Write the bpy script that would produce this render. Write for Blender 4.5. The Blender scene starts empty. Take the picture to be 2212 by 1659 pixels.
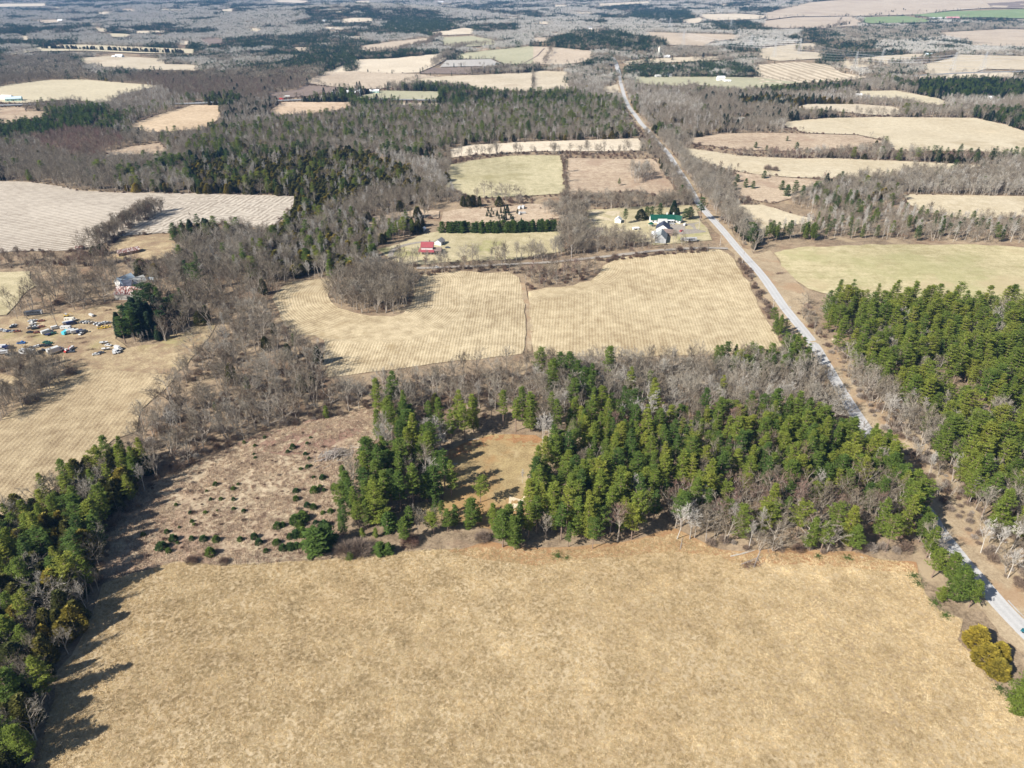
import bpy, math, random
import numpy as np
from mathutils import Vector
from mathutils.geometry import delaunay_2d_cdt

S = bpy.context.scene
rng = np.random.default_rng(7)
random.seed(7)

# ------------------------------------------------------------------ camera
CAM_H = 160.0
PITCH = math.radians(30.16)          # below the horizontal
FPX = 1522.0                         # focal length in units of a 2212 x 1659 tracing of the photograph
cam_d = bpy.data.cameras.new("camera")
cam_d.sensor_width = 36.0
cam_d.lens = 36.0 * FPX / 2212.0
cam_d.clip_start = 1.0
cam_d.clip_end = 40000.0
cam = bpy.data.objects.new("camera", cam_d)
S.collection.objects.link(cam)
cam.location = (0, 0, CAM_H)
cam.rotation_euler = (math.pi / 2 - PITCH, 0, 0)
S.camera = cam

# ------------------------------------------------------------------ light
SUN_EL = math.radians(38.0)
SH = math.radians(31.0)              # shadows fall towards this direction from +x
world = bpy.data.worlds.new("World")
S.world = world
world.use_nodes = True
nt = world.node_tree
nt.nodes.clear()
sky = nt.nodes.new("ShaderNodeTexSky")
sky.sky_type = 'NISHITA'
sky.sun_disc = False
sky.sun_elevation = SUN_EL
sdir = Vector((-math.cos(SH) * math.cos(SUN_EL), -math.sin(SH) * math.cos(SUN_EL), math.sin(SUN_EL)))
sky.sun_rotation = math.atan2(sdir.x, sdir.y)
sky.altitude = 300
bg = nt.nodes.new("ShaderNodeBackground")
bg.inputs[1].default_value = 0.055
wo = nt.nodes.new("ShaderNodeOutputWorld")
nt.links.new(sky.outputs[0], bg.inputs[0])
nt.links.new(bg.outputs[0], wo.inputs[0])
sun_d = bpy.data.lights.new("sun", 'SUN')
sun_d.energy = 5.0
sun_d.angle = math.radians(0.5)
sun_d.color = (1.0, 0.95, 0.87)
sun = bpy.data.objects.new("sun", sun_d)
S.collection.objects.link(sun)
sun.rotation_euler = sdir.to_track_quat('Z', 'Y').to_euler()
S.view_settings.view_transform = 'Standard'
S.view_settings.look = 'None'
S.view_settings.gamma = 1.0
S.view_settings.use_curve_mapping = False
S.view_settings.exposure = 0.72

# ------------------------------------------------------------------ terrain and projection
CP, SP = math.cos(PITCH), math.sin(PITCH)
def sstep(a, b, x):
    t = np.clip((x - a) / (b - a), 0, 1)
    return t * t * (3 - 2 * t)
def H(x, y):
    x = np.asarray(x, float); y = np.asarray(y, float)
    d = np.hypot(x, y)
    w = sstep(650, 2000, d)
    z = w * (5.5 * np.sin(x / 300 + 1.3) * np.cos(y / 380 + .5) + 4.5 * np.sin((x + y) / 470 + 2) + 3 * np.sin((x - 1.3 * y) / 210))
    z = z + 0.45 * np.sin(x / 23.0 + 1) * np.sin(y / 19.0) + 0.6 * np.sin((x * .7 + y) / 41.0)
    for (hx, hy, hr, ha) in ((2300, 4700, 1000, 62), (3400, 4100, 900, 45), (760, 2350, 330, 10), (330, 1850, 260, 8), (-650, 3500, 420, 30)):
        z = z + ha * np.exp(-((x - hx) ** 2 + (y - hy) ** 2) / hr ** 2)
    return z
def proj(x, y, z):
    """world -> traced pixel units"""
    dz = z - CAM_H
    fwd = y * CP - dz * SP
    up = y * SP + dz * CP
    fwd = np.maximum(fwd, .01)
    return 1106 + FPX * x / fwd, 829.5 - FPX * up / fwd, fwd
def unproj(u, v):
    """traced point -> ground point, by marching the ray to the terrain"""
    u = np.atleast_1d(np.asarray(u, float)); v = np.atleast_1d(np.asarray(v, float))
    X = (u - 1106) / FPX; Yc = (829.5 - v) / FPX
    dx = X; dy = CP + Yc * SP; dz = -SP + Yc * CP
    n = np.sqrt(dx * dx + dy * dy + dz * dz)
    dx, dy, dz = dx / n, dy / n, dz / n
    t = np.full(u.shape, 60.0); done = np.zeros(u.shape, bool); lo = t.copy(); hi = np.full(u.shape, 11500.0)
    flat = CAM_H / np.maximum(-dz, 1e-4)
    if np.all(flat * np.hypot(dx, dy) < 600):
        for _ in range(6):
            flat = (CAM_H - H(dx * flat, dy * flat)) / -dz
        return dx * flat, dy * flat
    tt = 60.0 if len(u) > 4 else max(60.0, float(flat.min()) * .55)
    top = 11500 if len(u) > 4 else min(11500, float(flat.max()) * 2.2 + 200)
    while tt < top:
        nx = tt * 1.015
        h = CAM_H + dz * nx - H(dx * nx, dy * nx)
        hit = (h < 0) & ~done
        lo[hit] = tt; hi[hit] = nx
        done |= hit
        if done.all(): break
        tt = nx
    for _ in range(18):
        m = (lo + hi) / 2
        h = CAM_H + dz * m - H(dx * m, dy * m)
        b = h < 0
        hi = np.where(b & done, m, hi); lo = np.where(~b & done, m, lo)
    t = hi
    return dx * t, dy * t
def G(u, v):
    x, y = unproj([u], [v])
    return float(x[0]), float(y[0])
def inpoly(px, py, poly):
    px = np.asarray(px); py = np.asarray(py)
    r = np.zeros(px.shape, bool)
    n = len(poly)
    for i in range(n):
        x0, y0 = poly[i]; x1, y1 = poly[(i + 1) % n]
        if y0 == y1: continue
        c = ((y0 > py) != (y1 > py)) & (px < (x1 - x0) * (py - y0) / (y1 - y0) + x0)
        r ^= c
    return r
def segdist(px, py, line):
    """distance of points to a world polyline"""
    d = np.full(np.shape(px), 1e9)
    for (ax, ay), (bx, by) in zip(line[:-1], line[1:]):
        vx, vy = bx - ax, by - ay
        L = vx * vx + vy * vy + 1e-9
        t = np.clip(((px - ax) * vx + (py - ay) * vy) / L, 0, 1)
        d = np.minimum(d, np.hypot(px - ax - t * vx, py - ay - t * vy))
    return d
# small value noise for scattering
_tab = rng.random((257, 257))
def vnoise(x, y, s):
    x = np.asarray(x) / s + 900.3; y = np.asarray(y) / s + 500.7
    xi = np.floor(x).astype(int); yi = np.floor(y).astype(int)
    fx = x - xi; fy = y - yi; fx = fx * fx * (3 - 2 * fx); fy = fy * fy * (3 - 2 * fy)
    a = _tab[xi % 257, yi % 257]; b = _tab[(xi + 1) % 257, yi % 257]
    c = _tab[xi % 257, (yi + 1) % 257]; d = _tab[(xi + 1) % 257, (yi + 1) % 257]
    return (a * (1 - fx) + b * fx) * (1 - fy) + (c * (1 - fx) + d * fx) * fy

# ------------------------------------------------------------------ object helpers
COL = S.collection
def mesh_obj(name, mesh, parent=None, loc=None, **props):
    o = bpy.data.objects.new(name, mesh)
    COL.objects.link(o)
    if parent is not None: o.parent = parent
    if loc is not None: o.location = loc
    for k, v in props.items(): o[k] = v
    return o
def thing(name, label, cat, loc, rz=0.0, group=None, scale=None):
    o = bpy.data.objects.new(name, None)
    COL.objects.link(o)
    o.empty_display_size = 0.5
    o.location = loc
    o.rotation_euler = (0, 0, rz)
    if scale is not None: o.scale = scale
    o['label'] = label; o['category'] = cat
    if group: o['group'] = group
    return o
class MB:
    def __init__(s): s.v = []; s.f = []; s.m = []
    def add(s, vs, fs, m=0):
        b = len(s.v); s.v.extend(vs)
        for f in fs: s.f.append(tuple(b + i for i in f)); s.m.append(m)
    def box(s, x0, x1, y0, y1, z0, z1, m=0):
        s.add([(x0, y0, z0), (x1, y0, z0), (x1, y1, z0), (x0, y1, z0), (x0, y0, z1), (x1, y0, z1), (x1, y1, z1), (x0, y1, z1)],
              [(0, 3, 2, 1), (4, 5, 6, 7), (0, 1, 5, 4), (1, 2, 6, 5), (2, 3, 7, 6), (3, 0, 4, 7)], m)
    def prism(s, p0, p1, r0, r1, n=4, m=0, cap=False):
        p0 = Vector(p0); p1 = Vector(p1); d = (p1 - p0)
        if d.length < 1e-6: return
        d.normalize()
        a = d.orthogonal().normalized(); b = d.cross(a)
        vs = []
        for p, r in ((p0, r0), (p1, r1)):
            for k in range(n):
                an = 2 * math.pi * k / n
                vs.append(tuple(p + a * (r * math.cos(an)) + b * (r * math.sin(an))))
        fs = [(k, (k + 1) % n, n + (k + 1) % n, n + k) for k in range(n)]
        if cap: fs.append(tuple(range(n, 2 * n))); fs.append(tuple(range(n - 1, -1, -1)))
        s.add(vs, fs, m)
    def sliver(s, p0, p1, w, m=0):
        p0 = Vector(p0); p1 = Vector(p1); d = p1 - p0
        a = Vector((random.gauss(0, 1), random.gauss(0, 1), random.gauss(0, 1))).cross(d)
        if a.length < 1e-6: return
        a = a.normalized() * (w / 2)
        s.add([tuple(p0 - a), tuple(p0 + a), tuple(p1)], [(0, 1, 2)], m)
    def mesh(s, name, mats, smooth=False):
        me = bpy.data.meshes.new(name)
        me.from_pydata(s.v, [], s.f)
        for m in mats: me.materials.append(m)
        if len(mats) > 1: me.polygons.foreach_set("material_index", s.m)
        if smooth: me.polygons.foreach_set("use_smooth", [True] * len(s.f))
        me.update()
        return me

# ------------------------------------------------------------------ materials
def newmat(name):
    m = bpy.data.materials.new(name); m.use_nodes = True
    n = m.node_tree.nodes; n.clear()
    out = n.new("ShaderNodeOutputMaterial"); b = n.new("ShaderNodeBsdfPrincipled")
    m.node_tree.links.new(b.outputs[0], out.inputs[0])
    b.inputs["Roughness"].default_value = 0.9
    b.inputs["Specular IOR Level"].default_value = 0.15
    return m, n, m.node_tree.links, b
def c4(c): return (c[0], c[1], c[2], 1)
def srgb(r, g, b):
    f = lambda x: (x / 255 / 12.92) if x / 255 <= .04045 else ((x / 255 + .055) / 1.055) ** 2.4
    return (f(r), f(g), f(b))
def noise(n, l, vec, scale, detail=4, rough=.6):
    t = n.new("ShaderNodeTexNoise"); t.inputs["Scale"].default_value = scale
    t.inputs["Detail"].default_value = detail; t.inputs["Roughness"].default_value = rough
    if vec is not None: l.new(vec, t.inputs["Vector"])
    return t.outputs["Fac"]
def ramp(n, l, fac, stops):
    r = n.new("ShaderNodeValToRGB")
    e = r.color_ramp.elements
    while len(e) < len(stops): e.new(.5)
    for k, (p, c) in enumerate(stops):
        e[k].position = p; e[k].color = c4(c)
    l.new(fac, r.inputs[0])
    return r.outputs[0]
def mix(n, l, fac, a, b, mode='MIX'):
    m = n.new("ShaderNodeMix"); m.data_type = 'RGBA'; m.blend_type = mode
    for sock, val in ((m.inputs[0], fac), (m.inputs[6], a), (m.inputs[7], b)):
        if isinstance(val, (int, float)): sock.default_value = val
        elif isinstance(val, tuple): sock.default_value = c4(val)
        else: l.new(val, sock)
    return m.outputs[2]
def mathn(n, l, op, a, b=None, c=None):
    m = n.new("ShaderNodeMath"); m.operation = op
    for k, val in enumerate((a, b, c)):
        if val is None: continue
        if isinstance(val, (int, float)): m.inputs[k].default_value = val
        else: l.new(val, m.inputs[k])
    return m.outputs[0]
def wpos(n): return n.new("ShaderNodeNewGeometry").outputs["Position"]

def grass_mat(name, lo, hi, mid=None, grain=1.0, rows=None, patch=None, patch_s=.02, rowstr=.5, attr=False, bump=.35, big=.012, sinw=.0):
    """dead grass / stubble: clumps at several sizes, optional drilled rows, optional patches of another colour"""
    m, n, l, b = newmat(name)
    p = wpos(n)
    mid = mid or tuple((a + c) / 2 for a, c in zip(lo, hi))
    n1 = noise(n, l, p, 1.7 / grain, 5, .85)
    n2 = noise(n, l, p, .16, 5, .6)
    n3 = noise(n, l, p, big, 4, .6)
    s = mathn(n, l, 'ADD', mathn(n, l, 'MULTIPLY', n1, .5), mathn(n, l, 'ADD', mathn(n, l, 'MULTIPLY', n2, .27), mathn(n, l, 'MULTIPLY', n3, .23)))
    hgt = n1
    if rows:
        ang, sp = rows
        if attr:
            at = n.new("ShaderNodeAttribute"); at.attribute_name = "row"; w = at.outputs["Fac"]
        else:
            mp = n.new("ShaderNodeMapping"); mp.inputs["Rotation"].default_value = (0, 0, -math.radians(ang)); l.new(p, mp.inputs["Vector"])
            sx = n.new("ShaderNodeSeparateXYZ"); l.new(mp.outputs[0], sx.inputs[0]); w = sx.outputs[1]
        wob = mathn(n, l, 'MULTIPLY', mathn(n, l, 'SUBTRACT', noise(n, l, p, .05, 2, .5), .5), sp * .12)
        ph = mathn(n, l, 'ADD', mathn(n, l, 'DIVIDE', w, sp), mathn(n, l, 'DIVIDE', wob, sp))
        sn = mathn(n, l, 'MULTIPLY_ADD', mathn(n, l, 'SINE', mathn(n, l, 'MULTIPLY', ph, 2 * math.pi)), .5, .5)
        cx = n.new("ShaderNodeCombineXYZ"); l.new(mathn(n, l, 'MULTIPLY', w, 1 / (sp * 1.1)), cx.inputs[0])
        l.new(mathn(n, l, 'MULTIPLY', noise(n, l, p, .012, 2, .5), 14), cx.inputs[1])
        ir = noise(n, l, cx.outputs[0], 1.0, 4, .75)          # every row its own weight, changing along the field
        br = noise(n, l, p, .35 / max(1, sp * .4), 4, .7)
        rowv = mathn(n, l, 'ADD', mathn(n, l, 'MULTIPLY', mathn(n, l, 'SUBTRACT', sn, .5), sinw), mathn(n, l, 'MULTIPLY', mathn(n, l, 'SUBTRACT', ir, .5), 1.1))
        rowv = mathn(n, l, 'MULTIPLY', rowv, mathn(n, l, 'MULTIPLY_ADD', mathn(n, l, 'SUBTRACT', br, .5), 1.4, .9))
        s = mathn(n, l, 'ADD', s, mathn(n, l, 'MULTIPLY', rowv, rowstr))
        hgt = mathn(n, l, 'ADD', n1, mathn(n, l, 'MULTIPLY', sn, .3 * sinw))
    col = ramp(n, l, s, [(.40, lo), (.5, mid), (.60, hi)])
    if patch:
        for k, (pc, thr, sc, amt) in enumerate(patch):
            off = n.new("ShaderNodeVectorMath"); off.operation = 'ADD'; l.new(p, off.inputs[0]); off.inputs[1].default_value = (37.1 * (k + 1), 91.7 * k, 0)
            pn = noise(n, l, off.outputs[0], sc, 5, .65)
            f = n.new("ShaderNodeMapRange"); f.inputs[1].default_value = thr; f.inputs[2].default_value = thr + .09; f.inputs[4].default_value = amt
            l.new(pn, f.inputs[0])
            pcv = mix(n, l, mathn(n, l, 'MULTIPLY', n1, .5), pc, mid)
            col = mix(n, l, f.outputs[0], col, pcv)
    l.new(col, b.inputs["Base Color"])
    bp = n.new("ShaderNodeBump"); bp.inputs["Strength"].default_value = bump; bp.inputs["Distance"].default_value = .5
    l.new(hgt, bp.inputs["Height"]); l.new(bp.outputs[0], b.inputs["Normal"])
    return m

def plain_mat(name, col, rough=.7, var=.15, scale=.8, metal=0, spec=.3):
    m, n, l, b = newmat(name)
    t = n.new("ShaderNodeTexCoord")
    f = noise(n, l, t.outputs["Object"], scale, 5, .65)
    c = ramp(n, l, f, [(.3, tuple(x * (1 - var) for x in col)), (.7, tuple(min(1, x * (1 + var)) for x in col))])
    l.new(c, b.inputs["Base Color"])
    b.inputs["Roughness"].default_value = rough; b.inputs["Metallic"].default_value = metal
    b.inputs["Specular IOR Level"].default_value = spec
    return m

def veg_mat(name, stops, fine=.5, trans=0.0, isle=.95):
    """stops: colours along 'tint' 0..1; a crown's own tint comes from its object or instance"""
    m, n, l, b = newmat(name)
    at = n.new("ShaderNodeAttribute"); at.attribute_type = 'INSTANCER'; at.attribute_name = "tint"
    p = wpos(n)
    nz = noise(n, l, p, fine, 3, .7)
    oi = n.new("ShaderNodeObjectInfo")
    f = mathn(n, l, 'ADD', at.outputs["Fac"], mathn(n, l, 'MULTIPLY', mathn(n, l, 'SUBTRACT', nz, .5), .35))
    f = mathn(n, l, 'ADD', f, mathn(n, l, 'MULTIPLY', mathn(n, l, 'SUBTRACT', oi.outputs["Random"], .5), .12))
    c = ramp(n, l, f, stops)
    v = n.new("ShaderNodeHueSaturation")
    isl = n.new("ShaderNodeNewGeometry").outputs["Random Per Island"]
    l.new(mathn(n, l, 'ADD', mathn(n, l, 'MULTIPLY_ADD', nz, .7, .25), mathn(n, l, 'MULTIPLY', isl, isle)), v.inputs["Value"]); l.new(c, v.inputs["Color"])
    l.new(v.outputs[0], b.inputs["Base Color"])
    b.inputs["Roughness"].default_value = .75
    if trans > 0:
        tr = n.new("ShaderNodeBsdfTranslucent"); l.new(v.outputs[0], tr.inputs[0])
        ms = n.new("ShaderNodeMixShader"); ms.inputs[0].default_value = trans
        out = [x for x in n if x.type == 'OUTPUT_MATERIAL'][0]
        l.new(b.outputs[0], ms.inputs[1]); l.new(tr.outputs[0], ms.inputs[2]); l.new(ms.outputs[0], out.inputs[0])
    return m

# straw and soil colours
STRAW_LO, STRAW_HI = (.22, .150, .072), (.54, .42, .235)
M_ground = grass_mat("woodland_floor", (.13, .095, .062), (.42, .32, .215), grain=1.6, patch=[((.19, .11, .07), .52, .03, .7), ((.46, .36, .23), .55, .045, .75)])
M_front = grass_mat("dry_hayfield", (.29, .210, .120), (.60, .49, .325), mid=(.455, .350, .210), grain=1.0, bump=.5,
                    patch=[((.38, .28, .165), .50, .022, .4), ((.48, .335, .18), .55, .012, .35), ((.64, .53, .36), .54, .02, .45)])
M_scrub = grass_mat("rough_scrub_grass", (.21, .155, .10), (.60, .49, .34), grain=1.8, bump=.6,
                    patch=[((.31, .18, .13), .50, .022, .65), ((.20, .14, .10), .56, .06, .6), ((.60, .50, .34), .60, .09, .6)])
M_redscrub = grass_mat("reddish_weeds", (.17, .10, .075), (.38, .25, .18), grain=1.6, bump=.6, patch=[((.50, .38, .25), .60, .06, .6)])
M_clear = grass_mat("clearing_grass", (.22, .15, .075), (.50, .39, .20), grain=1.2, bump=.5,
                    patch=[((.40, .22, .09), .48, .03, .7), ((.32, .26, .10), .54, .05, .6), ((.58, .47, .29), .60, .09, .7)])
M_needles = grass_mat("fallen_needles", (.24, .12, .05), (.44, .27, .14), grain=1.3)
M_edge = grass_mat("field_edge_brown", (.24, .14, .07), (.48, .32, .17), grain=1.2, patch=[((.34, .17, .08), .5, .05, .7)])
M_sand = grass_mat("pale_sand", (.50, .40, .26), (.80, .68, .50), grain=2.5)
M_leftfield = grass_mat("corn_stubble_left", (.23, .165, .095), (.59, .475, .30), rows=(94, 1.8), rowstr=.085, sinw=.55, grain=1.0, bump=.5, patch=[((.26, .18, .10), .54, .02, .5)])
M_corn = grass_mat("corn_stubble_rows", (.25, .185, .105), (.67, .56, .37), rows=(90, 1.5), rowstr=.10, sinw=.75, attr=True, grain=.9, bump=.4, patch=[((.28, .20, .10), .60, .03, .7)])
M_corn2 = grass_mat("corn_stubble_right", (.28, .205, .115), (.67, .56, .365), rows=(96, 1.6), rowstr=.10, sinw=.6, attr=True, grain=.9, bump=.4, patch=[((.30, .21, .10), .62, .03, .5)])
M_track = grass_mat("headland_stubble", (.36, .27, .15), (.68, .56, .34), grain=1.2)
M_junk = grass_mat("yard_grass", (.22, .155, .09), (.56, .45, .28), grain=1.6, patch=[((.24, .24, .07), .56, .02, .7), ((.20, .13, .085), .50, .06, .7), ((.24, .15, .10), .52, .16, .6)])
M_pink = grass_mat("pinkish_stubble", (.28, .235, .185), (.58, .515, .43), rows=(24, 4.2), rowstr=.30, sinw=.8, grain=2)
M_pink2 = grass_mat("pinkish_stubble_two", (.28, .235, .185), (.58, .515, .43), rows=(83, 4.2), rowstr=.20, sinw=.9, grain=2)
M_past = grass_mat("green_pasture", (.30, .265, .15), (.58, .51, .33), rows=(92, 5), rowstr=.2, grain=2, patch=[((.24, .21, .09), .56, .012, .7)])
M_lawn = grass_mat("yellow_lawn", (.31, .265, .15), (.60, .52, .34), rows=(75, 7), rowstr=.12, grain=1.5, patch=[((.26, .27, .08), .55, .03, .8)])
M_winter = grass_mat("winter_wheat", (.31, .265, .135), (.58, .50, .31), rows=(-3, 4), rowstr=.3, grain=2.2, patch=[((.29, .30, .12), .52, .011, .5), ((.44, .35, .21), .56, .02, .7)])
M_rough = grass_mat("rough_pasture", (.27, .19, .13), (.58, .47, .34), grain=3, patch=[((.30, .20, .14), .55, .02, .6)])
M_hay = grass_mat("tan_hayfield", (.42, .345, .225), (.64, .56, .41), grain=3, patch=[((.34, .26, .15), .56, .012, .6), ((.62, .52, .36), .56, .02, .5)])
M_hay2 = grass_mat("tan_hayfield_far", (.42, .35, .24), (.62, .54, .42), grain=5, rows=(30, 14), rowstr=.12, patch=[((.36, .27, .18), .60, .006, .6)])
M_hatch = grass_mat("furrowed_field", (.36, .29, .20), (.64, .55, .42), grain=4, rows=(92, 17), rowstr=.3, sinw=.6)
M_fpink = grass_mat("far_pinkish_field", (.38, .30, .22), (.58, .49, .38), grain=8, patch=[((.32, .24, .19), .58, .004, .6)])
M_fpale = grass_mat("far_pale_field", (.50, .42, .31), (.70, .61, .48), grain=8, patch=[((.42, .34, .25), .6, .005, .5)])
M_forange = grass_mat("far_orange_stubble", (.40, .29, .18), (.66, .52, .36), rows=(28, 12), rowstr=.25, grain=5)
M_forange2 = grass_mat("far_striped_stubble", (.40, .28, .18), (.66, .52, .38), rows=(2, 10), rowstr=.3, sinw=.3, grain=5)
M_fyel = grass_mat("far_yellowish_field", (.44, .38, .26), (.60, .53, .38), grain=6, rows=(6, 18), rowstr=.12, patch=[((.36, .30, .2), .62, .006, .7)])
M_fgray = grass_mat("far_grey_field", (.38, .36, .33), (.48, .45, .41), grain=8)
M_fdark = grass_mat("far_ploughed_field", (.17, .13, .11), (.28, .22, .18), grain=6, patch=[((.36, .3, .25), .6, .006, .5)])
M_fgreen = grass_mat("far_green_crop", (.17, .23, .10), (.27, .33, .16), grain=8, patch=[((.32, .34, .2), .6, .004, .5)])
M_fsage = grass_mat("far_sage_pasture", (.32, .31, .20), (.46, .43, .30), grain=8)
M_asphalt = grass_mat("asphalt", (.20, .20, .20), (.32, .32, .32), grain=4)
M_verge = grass_mat("road_verge", (.25, .185, .115), (.50, .40, .27), grain=1.4, patch=[((.34, .20, .11), .52, .05, .6), ((.3, .3, .11), .62, .06, .6)])
M_drive = grass_mat("gravel_drive", (.24, .21, .18), (.42, .38, .33), grain=2)
def road_mat():
    m, n, l, b = newmat("pale_gravel")
    at = n.new("ShaderNodeAttribute"); at.attribute_name = "row"
    p = wpos(n)
    tr = mathn(n, l, 'MULTIPLY_ADD', mathn(n, l, 'COSINE', mathn(n, l, 'MULTIPLY', at.outputs["Fac"], 2 * math.pi / 2.3)), .5, .5)   # wheel tracks
    s = mathn(n, l, 'ADD', mathn(n, l, 'MULTIPLY', noise(n, l, p, 1.5, 6, .75), .6), mathn(n, l, 'MULTIPLY', tr, .12))
    s = mathn(n, l, 'ADD', s, mathn(n, l, 'MULTIPLY', noise(n, l, p, .12, 4, .6), .25))
    c = ramp(n, l, s, [(.3, (.38, .375, .37)), (.55, (.49, .485, .48)), (.8, (.60, .595, .59))])
    l.new(c, b.inputs["Base Color"])
    bp = n.new("ShaderNodeBump"); bp.inputs["Strength"].default_value = .25; bp.inputs["Distance"].default_value = .1
    l.new(s, bp.inputs["Height"]); l.new(bp.outputs[0], b.inputs["Normal"])
    return m
M_road = road_mat()
def water_mat():
    m, n, l, b = newmat("pond_water")
    b.inputs["Base Color"].default_value = (.01, .02, .045, 1); b.inputs["Roughness"].default_value = .08; b.inputs["Specular IOR Level"].default_value = .5
    bp = n.new("ShaderNodeBump"); bp.inputs["Strength"].default_value = .1
    l.new(noise(n, l, wpos(n), 2.0), bp.inputs["Height"]); l.new(bp.outputs[0], b.inputs["Normal"])
    return m
M_water = water_mat()

M_pine = veg_mat("pine_needles", [(0, (.040, .080, .032)), (.35, (.092, .145, .030)), (.65, (.170, .215, .036)), (1, (.27, .27, .045))], .6, .33)
M_cedar = veg_mat("cedar_foliage", [(0, (.026, .040, .014)), (.4, (.070, .078, .020)), (.75, (.135, .125, .028)), (1, (.33, .25, .035))], .6, .15)
M_spruce = veg_mat("spruce_needles", [(0, (.018, .034, .018)), (.5, (.038, .062, .026)), (1, (.075, .105, .040))], .6, .1)
M_bare = veg_mat("bare_twigs", [(0, (.24, .14, .12)), (.3, (.165, .13, .09)), (.55, (.235, .20, .15)), (.8, (.33, .30, .25)), (1, (.47, .45, .41))], .4, 0)
M_bark = plain_mat("grey_bark", (.36, .315, .265), .95, .3, 1.2, spec=.1)
M_barkpine = plain_mat("pine_bark", (.26, .19, .15), .95, .3, 1.2, spec=.1)
M_birch = plain_mat("pale_bark", (.52, .485, .43), .9, .2, 1.2, spec=.1)
M_birchtw = veg_mat("pale_twigs", [(0, (.30, .27, .235)), (.5, (.40, .37, .33)), (1, (.52, .49, .45))], .4, 0)
M_shrub = veg_mat("shrub_twigs", [(0, (.15, .085, .065)), (.4, (.17, .12, .09)), (.7, (.25, .20, .16)), (1, (.38, .34, .30))], .5, 0)

# ------------------------------------------------------------------ ground sheet
def build_ground():
    rr = [0.0, 12.0]
    while rr[-1] < 12000: rr.append(rr[-1] * 1.024 + .4)
    na = 420
    ang = np.linspace(0, 2 * math.pi, na, endpoint=False)
    R = np.array(rr[1:])
    X = np.outer(R, np.cos(ang)).ravel(); Y = np.outer(R, np.sin(ang)).ravel()
    Z = H(X, Y)
    V = np.vstack([[0, 0, float(H(0, 0))], np.column_stack([X, Y, Z])])
    F = []
    nr = len(R)
    for k in range(na): F.append((0, 1 + k, 1 + (k + 1) % na))
    base = 1 + np.arange(nr - 1)[:, None] * na
    k = np.arange(na)[None, :]
    q = np.stack([base + k, base + na + k, base + na + (k + 1) % na, base + (k + 1) % na], -1).reshape(-1, 4)
    F += [tuple(int(v) for v in r) for r in q]
    me = bpy.data.meshes.new("ground")
    me.from_pydata(V.tolist(), [], F); me.materials.append(M_ground)
    me.polygons.foreach_set("use_smooth", [True] * len(F))
    mesh_obj("ground", me, kind="structure")
build_ground()

# ------------------------------------------------------------------ sheets of land laid on the ground
OPEN = []          # traced outlines that hold no wood
LAYER = [0]
def refine(poly, n=0):
    out = []
    m = len(poly)
    for i in range(m):
        a = poly[i]; b = poly[(i + 1) % m]
        k = max(1, int(math.hypot(a[0] - b[0], a[1] - b[1]) / (14 if max(a[1], b[1]) > 250 else 8)))
        for j in range(k): out.append((a[0] + (b[0] - a[0]) * j / k, a[1] + (b[1] - a[1]) * j / k))
    return out
def sheet(name, poly, mat, openland=True, rowf=None, step=None, rough=1.0, smooth_in=None):
    if openland: OPEN.append(poly)
    pr = refine(poly)
    px = np.array([p[0] for p in pr]); py = np.array([p[1] for p in pr])
    wx, wy = unproj(px, py)
    d = np.hypot(wx, wy)
    a = rough * np.minimum(.0045 * d, 2.0)
    wx = wx + a * (vnoise(wx, wy, 9 if d.mean() < 700 else 40) - .5) * 2
    wy = wy + a * (vnoise(wx + 500, wy, 9 if d.mean() < 700 else 40) - .5) * 2
    n = len(wx)
    pts = [Vector((float(x), float(y))) for x, y in zip(wx, wy)]
    st = step or max(3.0, float(np.median(d)) * .022)
    gx = np.arange(wx.min(), wx.max(), st); gy = np.arange(wy.min(), wy.max(), st)
    if len(gx) * len(gy) > 60000:
        st *= math.sqrt(len(gx) * len(gy) / 60000); gx = np.arange(wx.min(), wx.max(), st); gy = np.arange(wy.min(), wy.max(), st)
    A, B = np.meshgrid(gx, gy); A = A.ravel() + (vnoise(A.ravel(), B.ravel(), 1.7) - .5) * st * .3; B = B.ravel()
    wp = list(zip(wx.tolist(), wy.tolist()))
    ins = inpoly(A, B, wp)
    A = A[ins]; B = B[ins]
    if len(A):
        nb = np.array(wp)
        keep = np.ones(len(A), bool)
        for c in range(0, len(A), 4000):
            dd = np.min(np.hypot(A[c:c + 4000, None] - nb[None, :, 0], B[c:c + 4000, None] - nb[None, :, 1]), 1)
            keep[c:c + 4000] = dd > st * .3
        A = A[keep]; B = B[keep]
    pts += [Vector((float(x), float(y))) for x, y in zip(A, B)]
    ov, oe, of, _, _, _ = delaunay_2d_cdt(pts, [], [list(range(n))], 1, 1e-4)
    X = np.array([v.x for v in ov]); Y = np.array([v.y for v in ov])
    LAYER[0] += 1
    off = .05 + .0007 * np.hypot(X, Y) + .0004 * LAYER[0] * np.maximum(1, np.hypot(X, Y) / 300)
    Z = H(X, Y) + off
    fs = []
    for f in of:
        f = list(f)
        a, b, c = f[0], f[1], f[2]
        if (X[b] - X[a]) * (Y[c] - Y[a]) - (Y[b] - Y[a]) * (X[c] - X[a]) < 0: f.reverse()
        fs.append(f)
    me = bpy.data.meshes.new(name)
    me.from_pydata(np.column_stack([X, Y, Z]).tolist(), [], fs)
    me.materials.append(mat)
    me.polygons.foreach_set("use_smooth", [True] * len(fs))
    if rowf is not None:
        at = me.attributes.new("row", 'FLOAT', 'POINT'); at.data.foreach_set("value", rowf(X, Y).astype(np.float32))
    return mesh_obj(name, me, kind="structure")
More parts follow.
